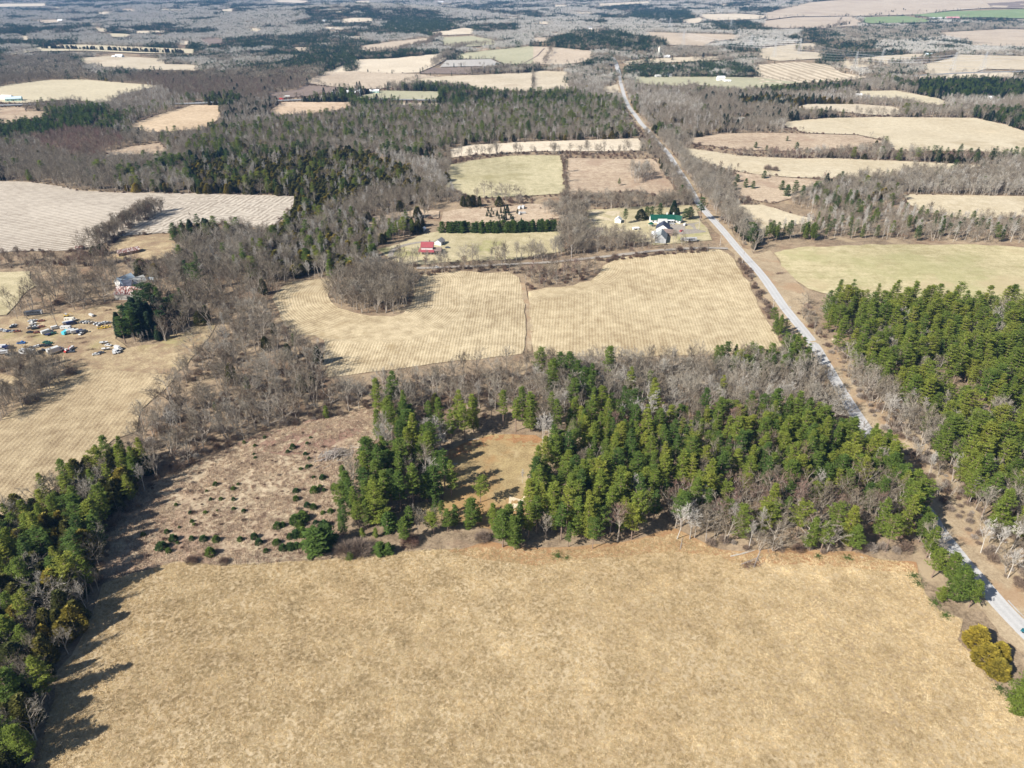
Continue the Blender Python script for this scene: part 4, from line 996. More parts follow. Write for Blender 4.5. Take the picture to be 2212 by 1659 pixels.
at('cedar', 207, 550, 6, .2, "round dark evergreen at the foot of the diagonal hedgerow", "hedgerow evergreens", 2.0)
at('pine', 214, 528, 9, .4, "green pine standing in the diagonal hedgerow", "hedgerow evergreens", .8)
hedge([(-30, 575), (60, 572), (150, 566), (250, 575)], 14, {'bare': .5, 'shrub': .5}, 4.5, L_("of the hedge under the striped field"), "hedge under the striped field", tint=(.05, .4), hr={'bare': (6, 10)})
for (u, v) in ((38, 690), (45, 675), (22, 665), (60, 690), (125, 706)): at('bare', u, v, 11, .3, "@of the yard track", "yard trees")
fill([(1240, 502), (1330, 508), (1408, 520), (1408, 538), (1240, 556)], {'bare': .85, 'shrub': .15}, 5.6, L_("of the bare grove left of the barns"), "grove left of the barns", tint=(.3, .7), avoid_open=False, hr={'bare': (7, 11)})
# wooded notch in the stubble field
fill([(735, 612), (718, 626), (710, 645), (735, 664), (770, 674), (810, 681), (845, 680), (875, 668), (886, 650), (896, 608), (880, 596), (760, 600)], {'bare': .9, 'shrub': .1}, 4.2, L_("of the copse in the stubble"), "copse in the stubble field", tint=(.25, .70), avoid_open=False, hr={'bare': (9, 14)})
fill([(1143, 628), (1180, 619), (1235, 613), (1270, 604), (1290, 588), (1230, 578), (1150, 586), (1128, 600)], {'bare': .6, 'shrub': .4}, 4.4, L_("of the thicket between stubble fields"), "thicket between the fields", tint=(.02, .5), avoid_open=False, hr={'bare': (6, 10)})
hedge([(905, 592), (1000, 583), (1100, 583), (1140, 592)], 9, {'bare': .5, 'shrub': .5}, 4.2, L_("of the hedge above the stubble"), "hedge along the stubble field", tint=(.15, .6), hr={'bare': (5, 9)})
hedge([(1290, 566), (1400, 550), (1540, 541)], 7, {'bare': .15, 'shrub': .85}, 3.4, L_("of the low lane hedge"), "low hedge above the right field", tint=(.1, .6), hr={'bare': (4, 7)})
hedge([(845, 574), (960, 572), (1100, 565), (1215, 556)], 7, {'bare': .75, 'shrub': .25}, 5.0, L_("of the lane below the red roof"), "trees along the lane", tint=(.4, .8), hr={'bare': (8, 13)})
hedge([(1215, 550), (1300, 540), (1400, 528), (1530, 528)], 8, {'bare': .7, 'shrub': .3}, 5.0, L_("of the lane below the barns"), "trees below the barns", tint=(.3, .7), hr={'bare': (6, 10)})
hedge([(1228, 555), (1236, 520), (1240, 490), (1252, 465)], 16, {'bare': 1}, 4.6, L_("of the belt beside the farmyard"), "belt beside the farmyard", tint=(.4, .8), hr={'bare': (8, 13)})
hedge([(968, 503), (1000, 503), (1100, 502), (1208, 499)], 4, {'young_pine': 1}, 2.0, "@of the straight windbreak", "windbreak pines", tint=(.05, .45), hr={'young_pine': (7, 8.6)})
at('young_pine', 955, 503, 8, .3, "first pine standing apart at the left end of the windbreak", "windbreak pines", 1.2)
for (u, v, h) in ((1052, 468, 4), (1056, 462, 3), (1060, 470, 4), (1062, 458, 4), (1066, 464, 3), (1074, 468, 5), (1078, 473, 4), (1084, 473, 4), (1088, 478, 5), (1092, 476, 7), (1080, 480, 3), (1100, 466, 4), (1104, 472, 4), (1108, 480, 5), (1118, 462, 4), (1090, 462, 6), (1096, 461, 7), (1082, 461, 5), (1126, 481, 4), (1054, 457, 4)):
    at('spruce', u, v, h, .3, "@of the paddock behind the windbreak", "planted spruces", 1.1)
for (u, v, h, w, lb) in ((1001, 446, 8, 1.2, "left oval cedar in the group of three above the paddock"), (1012, 447, 9, 1.2, "middle oval cedar in the group of three above the paddock"), (1022, 446, 9, 1.2, "right oval cedar in the group of three above the paddock"), (1036, 446, 8, 1, "cedar set apart right of the group of three"), (1078, 446, 8, 1.2, "cedar under the large bare trees")):
    at('cedar', u, v, h, .55, lb, "cedars above the paddock", w)
for (u, v, h, sp, lb) in ((1350, 484, 10, 'pine', "round pine left of the green roofed house"), (1384, 475, 7, 'cedar', "green tree left behind the long house"), (1396, 472, 8, 'pine', "second green tree behind the long house"), (1408, 471, 8, 'pine', "third green tree behind the long house"), (1424, 469, 9.5, 'pine', "tall pine behind the middle of the long house"),
                          (1454, 464, 10, 'spruce', "pointed spruce behind the right end of the long house"), (1462, 474, 8, 'spruce', "spruce at the gable of the long house"), (1480, 476, 8, 'pine', "tree right of the long house"), (1490, 473, 8, 'pine', "pine between house and road"), (1512, 477, 15, 'pine', "tall dark pine overhanging the gravel road")):
    at(sp, u, v, h * 1.15, .22, lb, "house trees", 1.5)
for (u, v, h) in ((1045, 425, 12), (1062, 424, 11), (1085, 428, 12), (1100, 428, 11), (1115, 430, 10), (1130, 432, 9), (1030, 432, 9), (1072, 434, 9), (1092, 438, 9), (1120, 440, 8)): at('bare', u, v, h, .5, "@of the spreading trees above the paddock", "spreading bare trees", 1.15)
hedge([(1210, 440), (1290, 446), (1380, 446), (1480, 440)], 22, {'bare': .85, 'shrub': .15}, 5.0, L_("of the belt behind the green roof"), "belt behind the farmhouse", tint=(.25, .7), hr={'bare': (7, 12)})
hedge([(1190, 455), (1220, 462), (1232, 470)], 20, {'bare': 1}, 5.0, L_("of the trees at the pond"), "trees by the pond", tint=(.5, .9), hr={'bare': (7, 11)})
hedge([(975, 344), (1020, 340), (1090, 334), (1215, 333), (1384, 331)], 4, {'bare': .75, 'shrub': .25}, 4.6, L_("of the hedgerow between pastures"), "hedgerow of the pastures", tint=(.3, .8), hr={'bare': (7, 13)})
hedge([(1215, 340), (1219, 370), (1224, 420), (1230, 440)], 3, {'shrub': .8, 'bare': .2}, 3.4, L_("of the pasture fence line"), "fence line hedge", tint=(.1, .5), hr={'bare': (4, 8)})
fill([(1358, 380), (1400, 375), (1412, 388), (1370, 400)], {'birch': .6, 'bare': .4}, 4.6, L_("of the grove in the rough field"), "grove in the rough field", tint=(.4, .8), avoid_open=False)
at('pine', 1337, 402, 7, .4, "green pine beside the grove in the rough field", "rough field pine", 1)
for side_, o1 in ((-1, 0), (1, 0)):
    pass
hedge([(1396, 290), (1420, 330), (1445, 372), (1470, 410), (1495, 445)], 9, {'bare': .6, 'shrub': .4}, 4.2, L_("of the upper road's left verge"), "left verge trees", tint=(.3, .7), hr={'bare': (6, 11)})
hedge([(1430, 300), (1470, 345), (1500, 385), (1540, 430), (1580, 480), (1628, 530)], 16, {'bare': .9, 'shrub': .1}, 5.0, L_("of the upper road's right belt"), "right belt of the upper road", tint=(.45, .85), hr={'bare': (7, 12)})
hedge([(1560, 500), (1600, 560), (1640, 640), (1668, 690)], 4, {'shrub': 1}, 3.0, L_("of the verge beside the stubble"), "verge shrubs", tint=(.2, .7), hr={'bare': (4, 6)})
for (u, v, h) in ((1632, 315, 6), (1655, 320, 5), (1720, 318, 7), (1700, 300, 5), (1742, 325, 5), (1650, 380, 6), (1592, 388, 6), (1610, 400, 7), (1625, 402, 6), (1585, 405, 6), (1688, 405, 7), (1700, 418, 8), (1716, 412, 9), (1732, 418, 8), (1808, 396, 9), (1830, 402, 8), (1890, 405, 9), (1900, 398, 8), (1950, 405, 7), (1985, 408, 8), (2030, 365, 5), (2062, 360, 8), (2120, 362, 7), (2150, 368, 6)):
    at('young_pine', u, v + 6, h * 1.15, .28, "@of the rough slopes past the road", "slope pines", 1.25)
at('bigshrub', 1658, 368, 8 * .8, .6, "large domed bare shrub on the tan field margin", 'large shrubs', 1.05)
at('bigshrub', 1674, 370, 7 * .8, .6, "second domed bare shrub on the tan field margin", 'large shrubs', 1.05)
fill([(1650, 520), (1665, 500), (1740, 512), (1900, 518), (2300, 528), (2300, 480), (2100, 482), (1990, 470), (1900, 452), (1800, 430), (1740, 425), (1700, 440), (1740, 455), (1770, 475), (1760, 490), (1700, 500)],
     {'bare': .50, 'birch': .28, 'pine': .22}, 5.6, L_("of the belt above the wheat"), "belt above the wheat field", tint={'bare': (.3, .75), 'birch': (.4, 1), 'pine': (.2, .6)}, avoid_open=False, hr={'pine': (9, 13), 'bare': (6, 11), 'birch': (9, 13)})
hedge([(1650, 522), (1670, 515), (1720, 515), (1780, 518)], 10, {'pine': .9, 'bare': .1}, 4.6, L_("of the row above the wheat"), "row above the wheat field", tint=(.2, .6), hr={'pine': (9, 13)})
fill([(1980, 380), (2060, 385), (2300, 380), (2300, 425), (2100, 420), (1990, 415), (1900, 418), (1800, 415), (1810, 400), (1900, 395)], {'bare': .85, 'birch': .08, 'pine': .07}, 5.5, L_("of the wood between tan fields"), "wood between the tan fields", tint=(.35, .7), avoid_open=False, hr={'pine': (8, 12)})
hedge([(1590, 336), (1700, 340), (1850, 340), (1940, 345), (2080, 350), (2250, 360)], 14, {'bare': .6, 'shrub': .4}, 4.6, L_("of the brown tan field hedge"), "brown hedge of the tan fields", tint=(.05, .45), hr={'bare': (5, 9)})
hedge([(1690, 262), (1800, 254), (1950, 252), (2120, 254)], 8, {'bare': .8, 'shrub': .2}, 5.5, L_("of the upper tan field hedge"), "hedge behind the tan field", tint=(.4, .7), hr={'bare': (7, 12)})
# far hedges
for ln, wd, mx, sp, tn in (
    ([(1834, 138), (1900, 147), (1960, 144), (2010, 134), (2060, 122)], 14, {'bare': .9, 'pine': .1}, 6, (.3, .6)),
    ([(1714, 111), (1760, 112), (1800, 120), (1900, 118)], 20, {'bare': .9, 'pine': .1}, 7, (.4, .7)),
    ([(860, 112), (925, 97), (950, 80)], 16, {'bare': 1}, 7, (.3, .6)), ([(785, 116), (880, 113), (985, 105), (1092, 96)], 14, {'bare': 1}, 7, (.4, .7)),
    ([(963, 130), (975, 118), (1000, 105)], 18, {'bare': 1}, 7, (.4, .7)), ([(934, 144), (946, 134), (955, 128)], 14, {'bare': 1}, 7, (.5, .8)),
    ([(1010, 163), (1060, 158), (1094, 156), (1150, 156), (1160, 150)], 16, {'bare': .9, 'spruce': .1}, 6, (.4, .7)),
    ([(838, 196), (900, 196), (960, 194), (1010, 198)], 14, {'bare': .8, 'spruce': .2}, 6, (.5, .8)),
    ([(92, 106), (180, 108), (300, 113), (400, 116)], 10, {'cedar': .9, 'bare': .1}, 6, (.1, .4)),
    ([(1176, 141), (1184, 125), (1197, 104)], 6, {'shrub': .6, 'bare': .4}, 6, (.3, .6)),
    ([(1836, 52), (1760, 66), (1650, 68)], 18, {'bare': .8, 'cedar': .2}, 14, (.3, .6)), ([(1860, 38), (1950, 22), (2010, 30), (2060, 26)], 20, {'bare': .8, 'cedar': .2}, 30, (.3, .6)),
    ([(1780, 98), (1820, 36), (1840, 37)], 3, {'bare': 1}, 60, (.3, .6))):
    hedge(ln, wd, mx, sp, "@of the far hedgerows", "distant hedgerow trees", tint=tn, hr={'bare': (9, 14), 'cedar': (7, 11), 'spruce': (9, 14)})
for (u, v, h, s_, lb) in ((701, 212, 15, 'spruce', "broad dark tree beside the highway left of the white house"), (815, 225, 14, 'spruce', "dark tree rising above the highway"), (772, 194, 12, 'spruce', "dark tree on the ploughed field edge"), (778, 194, 13, 'spruce', "second dark tree on the ploughed field edge"), (714, 208, 12, 'birch', "bare tree beside the white farmhouse"), (727, 210, 14, 'spruce', "narrow dark tree in front of the farmhouse"),
                          (747, 209, 9, 'spruce', "narrow dark tree left of the green barn"), (1452, 131, 10, 'spruce', "dark pine above the hedge near the silo"), (1518, 126, 12, 'spruce', "tall dark pine in the tan strip")):
    at(s_, u, v, h, .2, lb, "far farm trees", 1.2)

# ------------------------------------------------------------------ everything else that is wooded, out to the horizon
EVER = [([(1206, 325), (1236, 325), (1240, 440), (1216, 440)], {'shrub': .8, 'bare': .2}, (.1, .5)), ([(950, 318), (1400, 318), (1440, 350), (950, 352)], {'shrub': .6, 'bare': .4}, (.3, .7)),
        ([(1420, 300), (1500, 300), (1640, 470), (1560, 470)], {'bare': .75, 'shrub': .25}, (.4, .8)),
        ([(405, 352), (470, 340), (600, 330), (690, 318), (790, 322), (880, 355), (920, 385), (905, 408), (830, 402), (780, 412), (745, 440), (700, 452), (660, 475), (605, 515), (572, 508), (600, 470), (640, 428), (560, 415), (440, 416), (425, 390)], {'cedar': .80, 'bare': .08, 'birch': .06, 'pine': .06}, (.3, .75)),
        ([(560, 520), (620, 480), (700, 460), (760, 450), (800, 480), (830, 520), (800, 560), (700, 590), (560, 600), (480, 590)], {'bare': .45, 'birch': .15, 'cedar': .3, 'pine': .1}, (.3, .8)),
        ([(810, 515), (850, 480), (900, 460), (945, 470), (945, 500), (900, 510), (850, 530)], {'birch': .5, 'cedar': .2, 'pine': .3}, (.3, .8)),
        ([(780, 320), (900, 345), (945, 350), (960, 400), (900, 385), (820, 350)], {'birch': .45, 'bare': .5, 'cedar': .05}, (.5, 1)),
        ([(560, 440), (700, 400), (960, 400), (1000, 440), (950, 450), (800, 470), (700, 480)], {'bare': .85, 'cedar': .08, 'birch': .07}, (.35, .65)),
        ([(0, 330), (140, 330), (260, 380), (240, 410), (130, 400), (0, 392)], {'bare': .93, 'cedar': .04, 'pine': .03}, (.45, .7)),
        ([(140, 400), (260, 380), (400, 360), (420, 400), (430, 418), (260, 416), (167, 410)], {'birch': .12, 'bare': .6, 'pine': .12, 'cedar': .16}, (.4, .9)),
        ([(600, 250), (800, 225), (1000, 225), (1380, 215), (1390, 260), (1380, 300), (1150, 305), (1010, 312), (960, 330), (900, 330), (800, 300), (600, 320), (400, 330), (400, 300)], {'bare': .52, 'birch': .06, 'cedar': .24, 'pine': .18}, (.3, .8)),
        ([(1000, 225), (1230, 195), (1340, 215), (1380, 255), (1200, 270), (1050, 250)], {'cedar': .45, 'pine': .35, 'bare': .2}, (.2, .8)),
        ([(220, 300), (270, 260), (330, 215), (430, 205), (445, 230), (330, 262), (260, 285)], {'birch': .35, 'bare': .5, 'pine': .15}, (.4, .8)),
        ([(0, 262), (90, 240), (220, 225), (240, 235), (190, 270), (100, 290), (0, 300)], {'pine': .6, 'cedar': .35, 'bare': .05}, (.1, .5)),
        ([(0, 122), (140, 118), (216, 160), (216, 172), (0, 182)], {'bare': 1}, (.35, .55)), ([(265, 160), (380, 140), (480, 150), (576, 150), (690, 140), (650, 200), (560, 215), (480, 200), (400, 215), (340, 185), (290, 180)], {'bare': .97, 'spruce': .03}, (.15, .5)),
        ([(390, 165), (480, 152), (600, 160), (560, 175), (450, 180)], {'bare': 1}, (-.05, .12)), ([(70, 300), (150, 275), (250, 285), (300, 330), (200, 340), (100, 320)], {'bare': 1}, (.02, .3)),
        ([(470, 235), (560, 205), (640, 205), (600, 245), (480, 265)], {'bare': .6, 'spruce': .3, 'birch': .1}, (.3, .7)),
        ([(1340, 132), (1500, 128), (1600, 133), (1630, 165), (1345, 165)], {'spruce': .5, 'cedar': .3, 'bare': .2}, (.3, .9)),
        ([(1152, 82), (1260, 62), (1310, 60), (1400, 80), (1436, 100), (1400, 110), (1290, 106), (1152, 102)], {'spruce': .8, 'bare': .2}, (.2, .6)),
        ([(1410, 100), (1560, 98), (1560, 124), (1440, 124)], {'bare': 1}, (.4, .7)), ([(823, 62), (850, 33), (895, 33), (960, 46), (1004, 62), (1000, 70), (870, 72)], {'spruce': 1}, (.5, .7)),
        ([(1360, 32), (1380, 24), (1480, 22), (1502, 33), (1490, 40), (1370, 40)], {'spruce': 1}, (.4, .6)), ([(1538, 50), (1570, 38), (1610, 42), (1680, 60), (1690, 64), (1560, 64)], {'spruce': .9, 'bare': .1}, (.3, .6)),
        ([(1975, 172), (2100, 168), (2212, 175), (2212, 208), (2120, 214), (1990, 205)], {'spruce': .55, 'pine': .4, 'bare': .05}, (.15, .6)),
        ([(1588, 205), (1700, 205), (1840, 215), (1840, 226), (1700, 228), (1600, 225)], {'cedar': .7, 'spruce': .2, 'bare': .1}, (.5, .95)),
        ([(1390, 230), (1480, 235), (1560, 240), (1560, 300), (1470, 290), (1430, 270)], {'bare': .7, 'birch': .15, 'cedar': .15}, (.3, .7)), ([(1392, 240), (1440, 222), (1465, 255), (1430, 275)], {'cedar': .95, 'bare': .05}, (.4, .9)),
        ([(1500, 200), (1620, 200), (1700, 240), (1800, 250), (1690, 262), (1560, 290)], {'bare': .8, 'cedar': .12, 'spruce': .08}, (.3, .7)),
        ([(1790, 60), (2000, 52), (2212, 45), (2212, 60), (2060, 75), (1990, 85), (1800, 90)], {'bare': .75, 'spruce': .25}, (.4, .7)),
        ([(1730, 62), (1870, 55), (1900, 100), (1780, 105), (1720, 92)], {'spruce': .65, 'bare': .35}, (.2, .5))]
def mix_for(U, V, X, Y):
    reg_ = np.full(len(U), -1)
    for k, (p, mx, tn) in enumerate(EVER):
        reg_[(reg_ < 0) & inpoly(U, V, p)] = k
    C = vnoise(X, Y, 170) * .6 + vnoise(X + 900, Y, 60) * .4
    out = []
    for r_, c, v in zip(reg_, C, V):
        if r_ >= 0: out.append(EVER[r_][1:])
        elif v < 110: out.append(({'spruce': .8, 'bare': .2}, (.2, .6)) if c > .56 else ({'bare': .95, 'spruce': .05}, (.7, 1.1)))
        elif c > .56: out.append(({'pine': .35, 'cedar': .35, 'spruce': .1, 'bare': .2}, (.1, .6)))
        elif c < .34: out.append(({'birch': .2, 'bare': .8}, (.55, .95)))
        else: out.append(({'bare': .86, 'birch': .04, 'pine': .04, 'cedar': .06}, (.35, .85)))
    return out
def far_fill():
    for (d0, d1, sp, coarse) in ((330, 700, 4.7, 0), (700, 1300, 5.8, 0), (1300, 2100, 15, 1), (2100, 3400, 19, 1), (3400, 7000, 25, 1)):
        # rows of points across the field of view only
        ys = np.arange(d0 * .55, d1, sp * .87)
        for j0 in range(0, len(ys), 40):
            yy = ys[j0:j0 + 40]
            hw = .80 * (yy.max() * CP + CAM_H * SP) + 30
            gx = np.arange(-hw, hw, sp)
            A, B = np.meshgrid(gx, yy)
            A = A.ravel() + rng.uniform(-.38, .38, A.size) * sp; B = B.ravel() + rng.uniform(-.38, .38, B.size) * sp
            d = np.hypot(A, B) if False else B
            k = (B >= (d0 if d0 > 400 else 330)) & (B < d1); A, B = A[k], B[k]
            if not len(A): continue
            z = H(A, B)
            u, v, f = proj(A, B, z)
            hc = 6.5 if not coarse else 9.0
            uc, vc, _ = proj(A, B, z + hc)
            k = (u > -60) & (u < 2272) & (v < 603) & (v > -30); A, B, u, v, uc, vc, z = [q[k] for q in (A, B, u, v, uc, vc, z)]
            if not len(A): continue
            m = np.zeros(len(A), bool)
            mb_ = np.zeros(len(A), bool)
            for p in OPEN:
                ib = inpoly(u, v, p); mb_ |= ib; m |= ib | inpoly(uc, vc, p)
            for p in NOFILL: nf = inpoly(u, v, p); m |= nf; mb_ |= nf
            tol = 0 if not coarse else 7
            for w, c in ROADS: m |= segdist(A, B, w) < c + tol
            # keep the view of the gravel road free too
            m |= segdist(uc, vc, main_px) < np.where(vc > 250, 15, 6)
            if not coarse:
                e = m & ~mb_
                for w, c in ROADS: e &= ~(segdist(A, B, w) < c)
                for x, y in zip(A[e], B[e]):
                    if random.random() < .8: tree('shrub', x, y, random.uniform(1.6, 3.6), random.uniform(.1, .8), L_("of the mixed woods")['shrub'], "trees of the mixed woods")
            A, B, uc, vc, z = [q[~m] for q in (A, B, uc, vc, z)]
            if not len(A): continue
            for x, y, (mx, tn) in zip(A, B, mix_for(uc, vc, A, B)):
                s = pick(mx)
                if coarse:
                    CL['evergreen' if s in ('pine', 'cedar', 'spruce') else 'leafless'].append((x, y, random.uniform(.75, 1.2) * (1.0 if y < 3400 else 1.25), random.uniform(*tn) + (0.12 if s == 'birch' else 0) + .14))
                else:
                    h = random.uniform(*HR[s]) * .88 * (.85 if s in ('pine', 'spruce') else 1)
                    tree(s, x, y, h, random.uniform(*tn) + (.18 if s == 'cedar' else 0), L_("of the mixed woods")[s], "trees of the mixed woods", wide={'cedar': 1.45, 'pine': 1.35, 'spruce': 1.3}.get(s, 1.0))
NOFILL = [[(1226, 430), (1560, 430), (1560, 545), (1226, 600)], [(950, 440), (1226, 440), (1226, 600), (820, 600), (815, 535), (905, 503)], [(1570, 450), (1700, 700), (1400, 700), (1400, 450)], [(1640, 425), (2300, 470), (2300, 700), (1640, 700)], [(-60, 540), (140, 550), (260, 560), (300, 603), (-60, 603)],
          [(875, 560), (1560, 540), (1560, 610), (875, 610)], [(1160, 425), (1235, 425), (1235, 470), (1160, 470)]]
CL = {'evergreen': [], 'leafless': []}
far_fill()
# tree cover under the belt left of the stubble (between the yard wood and the mixed woods)
fill([(330, 600), (420, 560), (480, 590), (600, 600), (640, 604), (612, 620), (600, 645), (560, 640), (500, 640), (400, 640)], {'bare': .8, 'birch': .05, 'cedar': .12, 'pine': .03}, 6.2, L_("of the wood beyond the barn"), "bare wood by the barn", tint=(.3, .65), avoid_open=False)

# ------------------------------------------------------------------ link the largest ones singly, the rest as one mass per kind
def in_view(x, y, h):
    z = float(H(x, y)); u, v, f = proj(x, y, z); u2, v2, _ = proj(x, y, z + h)
    return -20 < u < 2232 and v2 < 1670 and v > 0, f
REST = {}
def place_tree(kind, x, y, h, tint, label, group, wide):
    shapes = SHAPES[kind]
    vi = random.randrange(len(shapes)); tm, cm, _, _ = shapes[vi]
    s = h / BASEH[kind] * random.uniform(.97, 1.03); sx = s * wide * random.uniform(.88, 1.22) * (max(1.0, (15 / h) ** .45) if kind == 'pine' and not wide > 1 else 1.0)
    rz = random.uniform(0, 6.283)
    z = float(H(x, y)) - .1
    if tm is None:
        o = mesh_obj(NAMES[kind], cm, loc=(x, y, z)); o.rotation_euler = (0, 0, rz); o.scale = (sx, sx, s)
        o['label'] = label; o['category'] = CATS[kind]; o['group'] = group; o['tint'] = float(tint)
        return o
    r = thing(NAMES[kind], label, CATS[kind], (x, y, z), rz, group, (sx, sx, s))
    mesh_obj('trunk', tm, r)
    c = mesh_obj('crown', cm, r); c['tint'] = float(tint)
    return r
# ragged margins: brush and small trees along most field outlines
random.seed(77)
for poly in list(OPEN):
    mv = sum(q[1] for q in poly) / len(poly)
    if mv > 480: continue
    for a, b in zip(poly, poly[1:] + poly[:1]):
        if min(a[0], b[0]) < -10 or max(a[0], b[0]) > 2225 or random.random() < .42: continue
        if mv < 60: hedge([a, b], 8, {'bare': .8, 'spruce': .2}, 26, L_("of the far hedgerows"), "distant hedgerow trees", tint=(.5, 1), hr={'bare': (8, 13), 'spruce': (8, 12)})
        elif mv < 215: hedge([a, b], 5, {'bare': .7, 'shrub': .2, 'spruce': .1}, 10, L_("of the far hedgerows"), "distant hedgerow trees", tint=(.4, .8), hr={'bare': (5, 9), 'spruce': (5, 9)})
        else: hedge([a, b], 3, {'shrub': .93, 'bare': .07}, 4.6, L_("of the far hedgerows"), "distant hedgerow trees", tint=(.2, .8), hr={'bare': (5, 8), 'shrub': (1, 2.6)})
# keep the buildings and their fronts clear
KEEP = [(279, 640, 11, 16), (287, 620, 6, 8), (306, 616, 6, 6), (281, 549, 8, 8), (923, 549, 8, 8), (957, 527, 5, 5), (1431, 481, 11, 12), (1462, 481, 6, 10), (1431, 500, 8, 8), (1427, 520, 8, 10), (1413, 512, 5, 8), (1335, 481, 4, 6), (1596, 262, 13, 18), (1459, 273, 9, 14), (2128, 216, 13, 20), (1791, 213, 8, 14), (1855, 209, 8, 14), (1126, 458, 7, 10),
        (110, 720, 18, 0), (60, 715, 20, 0), (25, 735, 12, 0), (150, 700, 18, 0), (200, 700, 16, 0), (230, 752, 10, 0)]
kx, ky = unproj([k[0] for k in KEEP], [k[1] for k in KEEP])
tx = np.array([T[1] for T in TREES]); ty = np.array([T[2] for T in TREES]); th = np.array([T[3] for T in TREES]); bad = np.zeros(len(TREES), bool)
bad |= (segdist(tx, ty, road_w) < 4.3)
for (u_, v_, rx, fr), x_, y_ in zip(KEEP, kx, ky):
    bad |= (np.hypot(tx - x_, ty - y_) < rx)
    if fr: bad |= (np.abs(tx - x_) < rx * .8) & (y_ - ty > 0) & (y_ - ty < fr + th * .3) & (th > 3)
TREES[:] = [T for T, b in zip(TREES, bad) if not b or T[7]]
byk = {}
for T in TREES: byk.setdefault(T[0], []).append(T)
PL = []
for k, lst in byk.items():
    sc = []
    for T in lst:
        vis, f = in_view(T[1], T[2], T[3])
        sc.append(((1e9 if T[7] else 0) + (T[3] / f * 1000 if vis else -1), T))
    sc.sort(key=lambda q: -q[0])
    lim = 300
    for i, (q, T) in enumerate(sc):
        if i < lim and q > 0: PL.append(T)
        else: REST.setdefault(k, []).append(T)
LB = finish_labels(PL)
for T in PL: place_tree(T[0], T[1], T[2], T[3], T[4], LB.get(id(T), T[5]), T[6], T[8])
print("trees", {k: len(v) for k, v in byk.items()}, "clumps", {k: len(v) for k, v in CL.items()})

def merged(t, c, tm, cm, name):
    mb = MB(); mats = list(cm)
    mb.v = list(c.v); mb.f = list(c.f); mb.m = list(c.m)
    if t:
        mats = mats + [tm]; b = len(mb.v); mb.v += t.v
        mb.f += [tuple(b + i for i in f) for f in t.f]; mb.m += [len(mats) - 1] * len(t.f)
    return mb.mesh(name, mats)
def scatter(name, label, protos, pts):
    """one object whose geometry nodes stand a tree on every point"""
    coll = bpy.data.collections.new(name + "_shapes")
    for i, me in enumerate(protos):
        coll.objects.link(bpy.data.objects.new("%s_shape_%02d" % (name, i), me))
    n = len(pts)
    P = np.array([p[:3] for p in pts], np.float32)
    me = bpy.data.meshes.new(name); me.vertices.add(n); me.vertices.foreach_set("co", P.ravel())
    def attr(nm, ty, arr, key="value"):
        a = me.attributes.new(nm, ty, 'POINT'); a.data.foreach_set(key, arr)
    attr("rot", 'FLOAT_VECTOR', np.column_stack([np.zeros(n), np.zeros(n), rng.uniform(0, 6.283, n)]).astype(np.float32).ravel(), "vector")
    attr("scl", 'FLOAT_VECTOR', np.array([(p[3], p[3], p[4]) for p in pts], np.float32).ravel(), "vector")
    attr("idx", 'INT', rng.integers(0, len(protos), n).astype(np.int32))
    attr("tint", 'FLOAT', np.array([p[5] for p in pts], np.float32))
    g = bpy.data.node_groups.new(name, 'GeometryNodeTree')
    g.interface.new_socket("Geometry", in_out='INPUT', socket_type='NodeSocketGeometry')
    g.interface.new_socket("Geometry", in_out='OUTPUT', socket_type='NodeSocketGeometry')
    N, K = g.nodes, g.links
    gi, go = N.new("NodeGroupInput"), N.new("NodeGroupOutput")
    ip = N.new("GeometryNodeInstanceOnPoints"); ci = N.new("GeometryNodeCollectionInfo")
    ci.inputs[0].default_value = coll; ci.inputs["Separate Children"].default_value = True; ci.inputs["Reset Children"].default_value = True
    def na(nm, ty):
        a = N.new("GeometryNodeInputNamedAttribute"); a.data_type = ty; a.inputs[0].default_value = nm; return a.outputs[0]
    K.new(gi.outputs[0], ip.inputs["Points"]); K.new(ci.outputs[0], ip.inputs["Instance"])
    ip.inputs["Pick Instance"].default_value = True
    K.new(na("idx", 'INT'), ip.inputs["Instance Index"])
    er = N.new("FunctionNodeEulerToRotation"); K.new(na("rot", 'FLOAT_VECTOR'), er.inputs[0]); K.new(er.outputs[0], ip.inputs["Rotation"])
    K.new(na("scl", 'FLOAT_VECTOR'), ip.inputs["Scale"])
    K.new(ip.outputs[0], go.inputs[0])
    o = mesh_obj(name, me); o['kind'] = "stuff"; o['label'] = label
    md = o.modifiers.new("scatter", 'NODES'); md.node_group = g
    return o
MN = {'pine': ("distant_pines", M_barkpine, [M_pine, M_barkpine], "green pines filling the woods behind the nearest ones"), 'young_pine': ("distant_young_pines", M_barkpine, [M_pine, M_barkpine], "young green pines scattered in the woods"),
      'cedar': ("distant_cedars", M_bark, [M_cedar], "olive green cedars massed in the middle distance woods"), 'spruce': ("distant_spruces", M_bark, [M_spruce], "dark conifers massed in the distant woods"),
      'bare': ("distant_bare_trees", M_bark, [M_bare], "grey brown leafless trees massed in the woods"), 'birch': ("distant_pale_trees", M_birch, [M_birchtw], "pale grey leafless trees massed in the woods"),
      'shrub': ("undergrowth", None, [M_shrub], "brown leafless undergrowth and hedge brush"), 'bush': ("distant_bushes", M_bark, [M_spruce], "small dark bushes")}
for k, lst in REST.items():
    nm, tm, cm, lb = MN[k]
    protos = [merged(t, c, tm, cm, nm) for (_, _, t, c) in SHAPES[k]]
    pts = []
    X = np.array([T[1] for T in lst]); Y = np.array([T[2] for T in lst]); Z = H(X, Y) - .1
    for T, x, y, z in zip(lst, X, Y, Z):
        s = T[3] / BASEH[k]; w = s * T[8] * random.uniform(.85, 1.15)
        pts.append((x, y, z, w, s, T[4]))
    scatter(nm, lb, protos, pts)
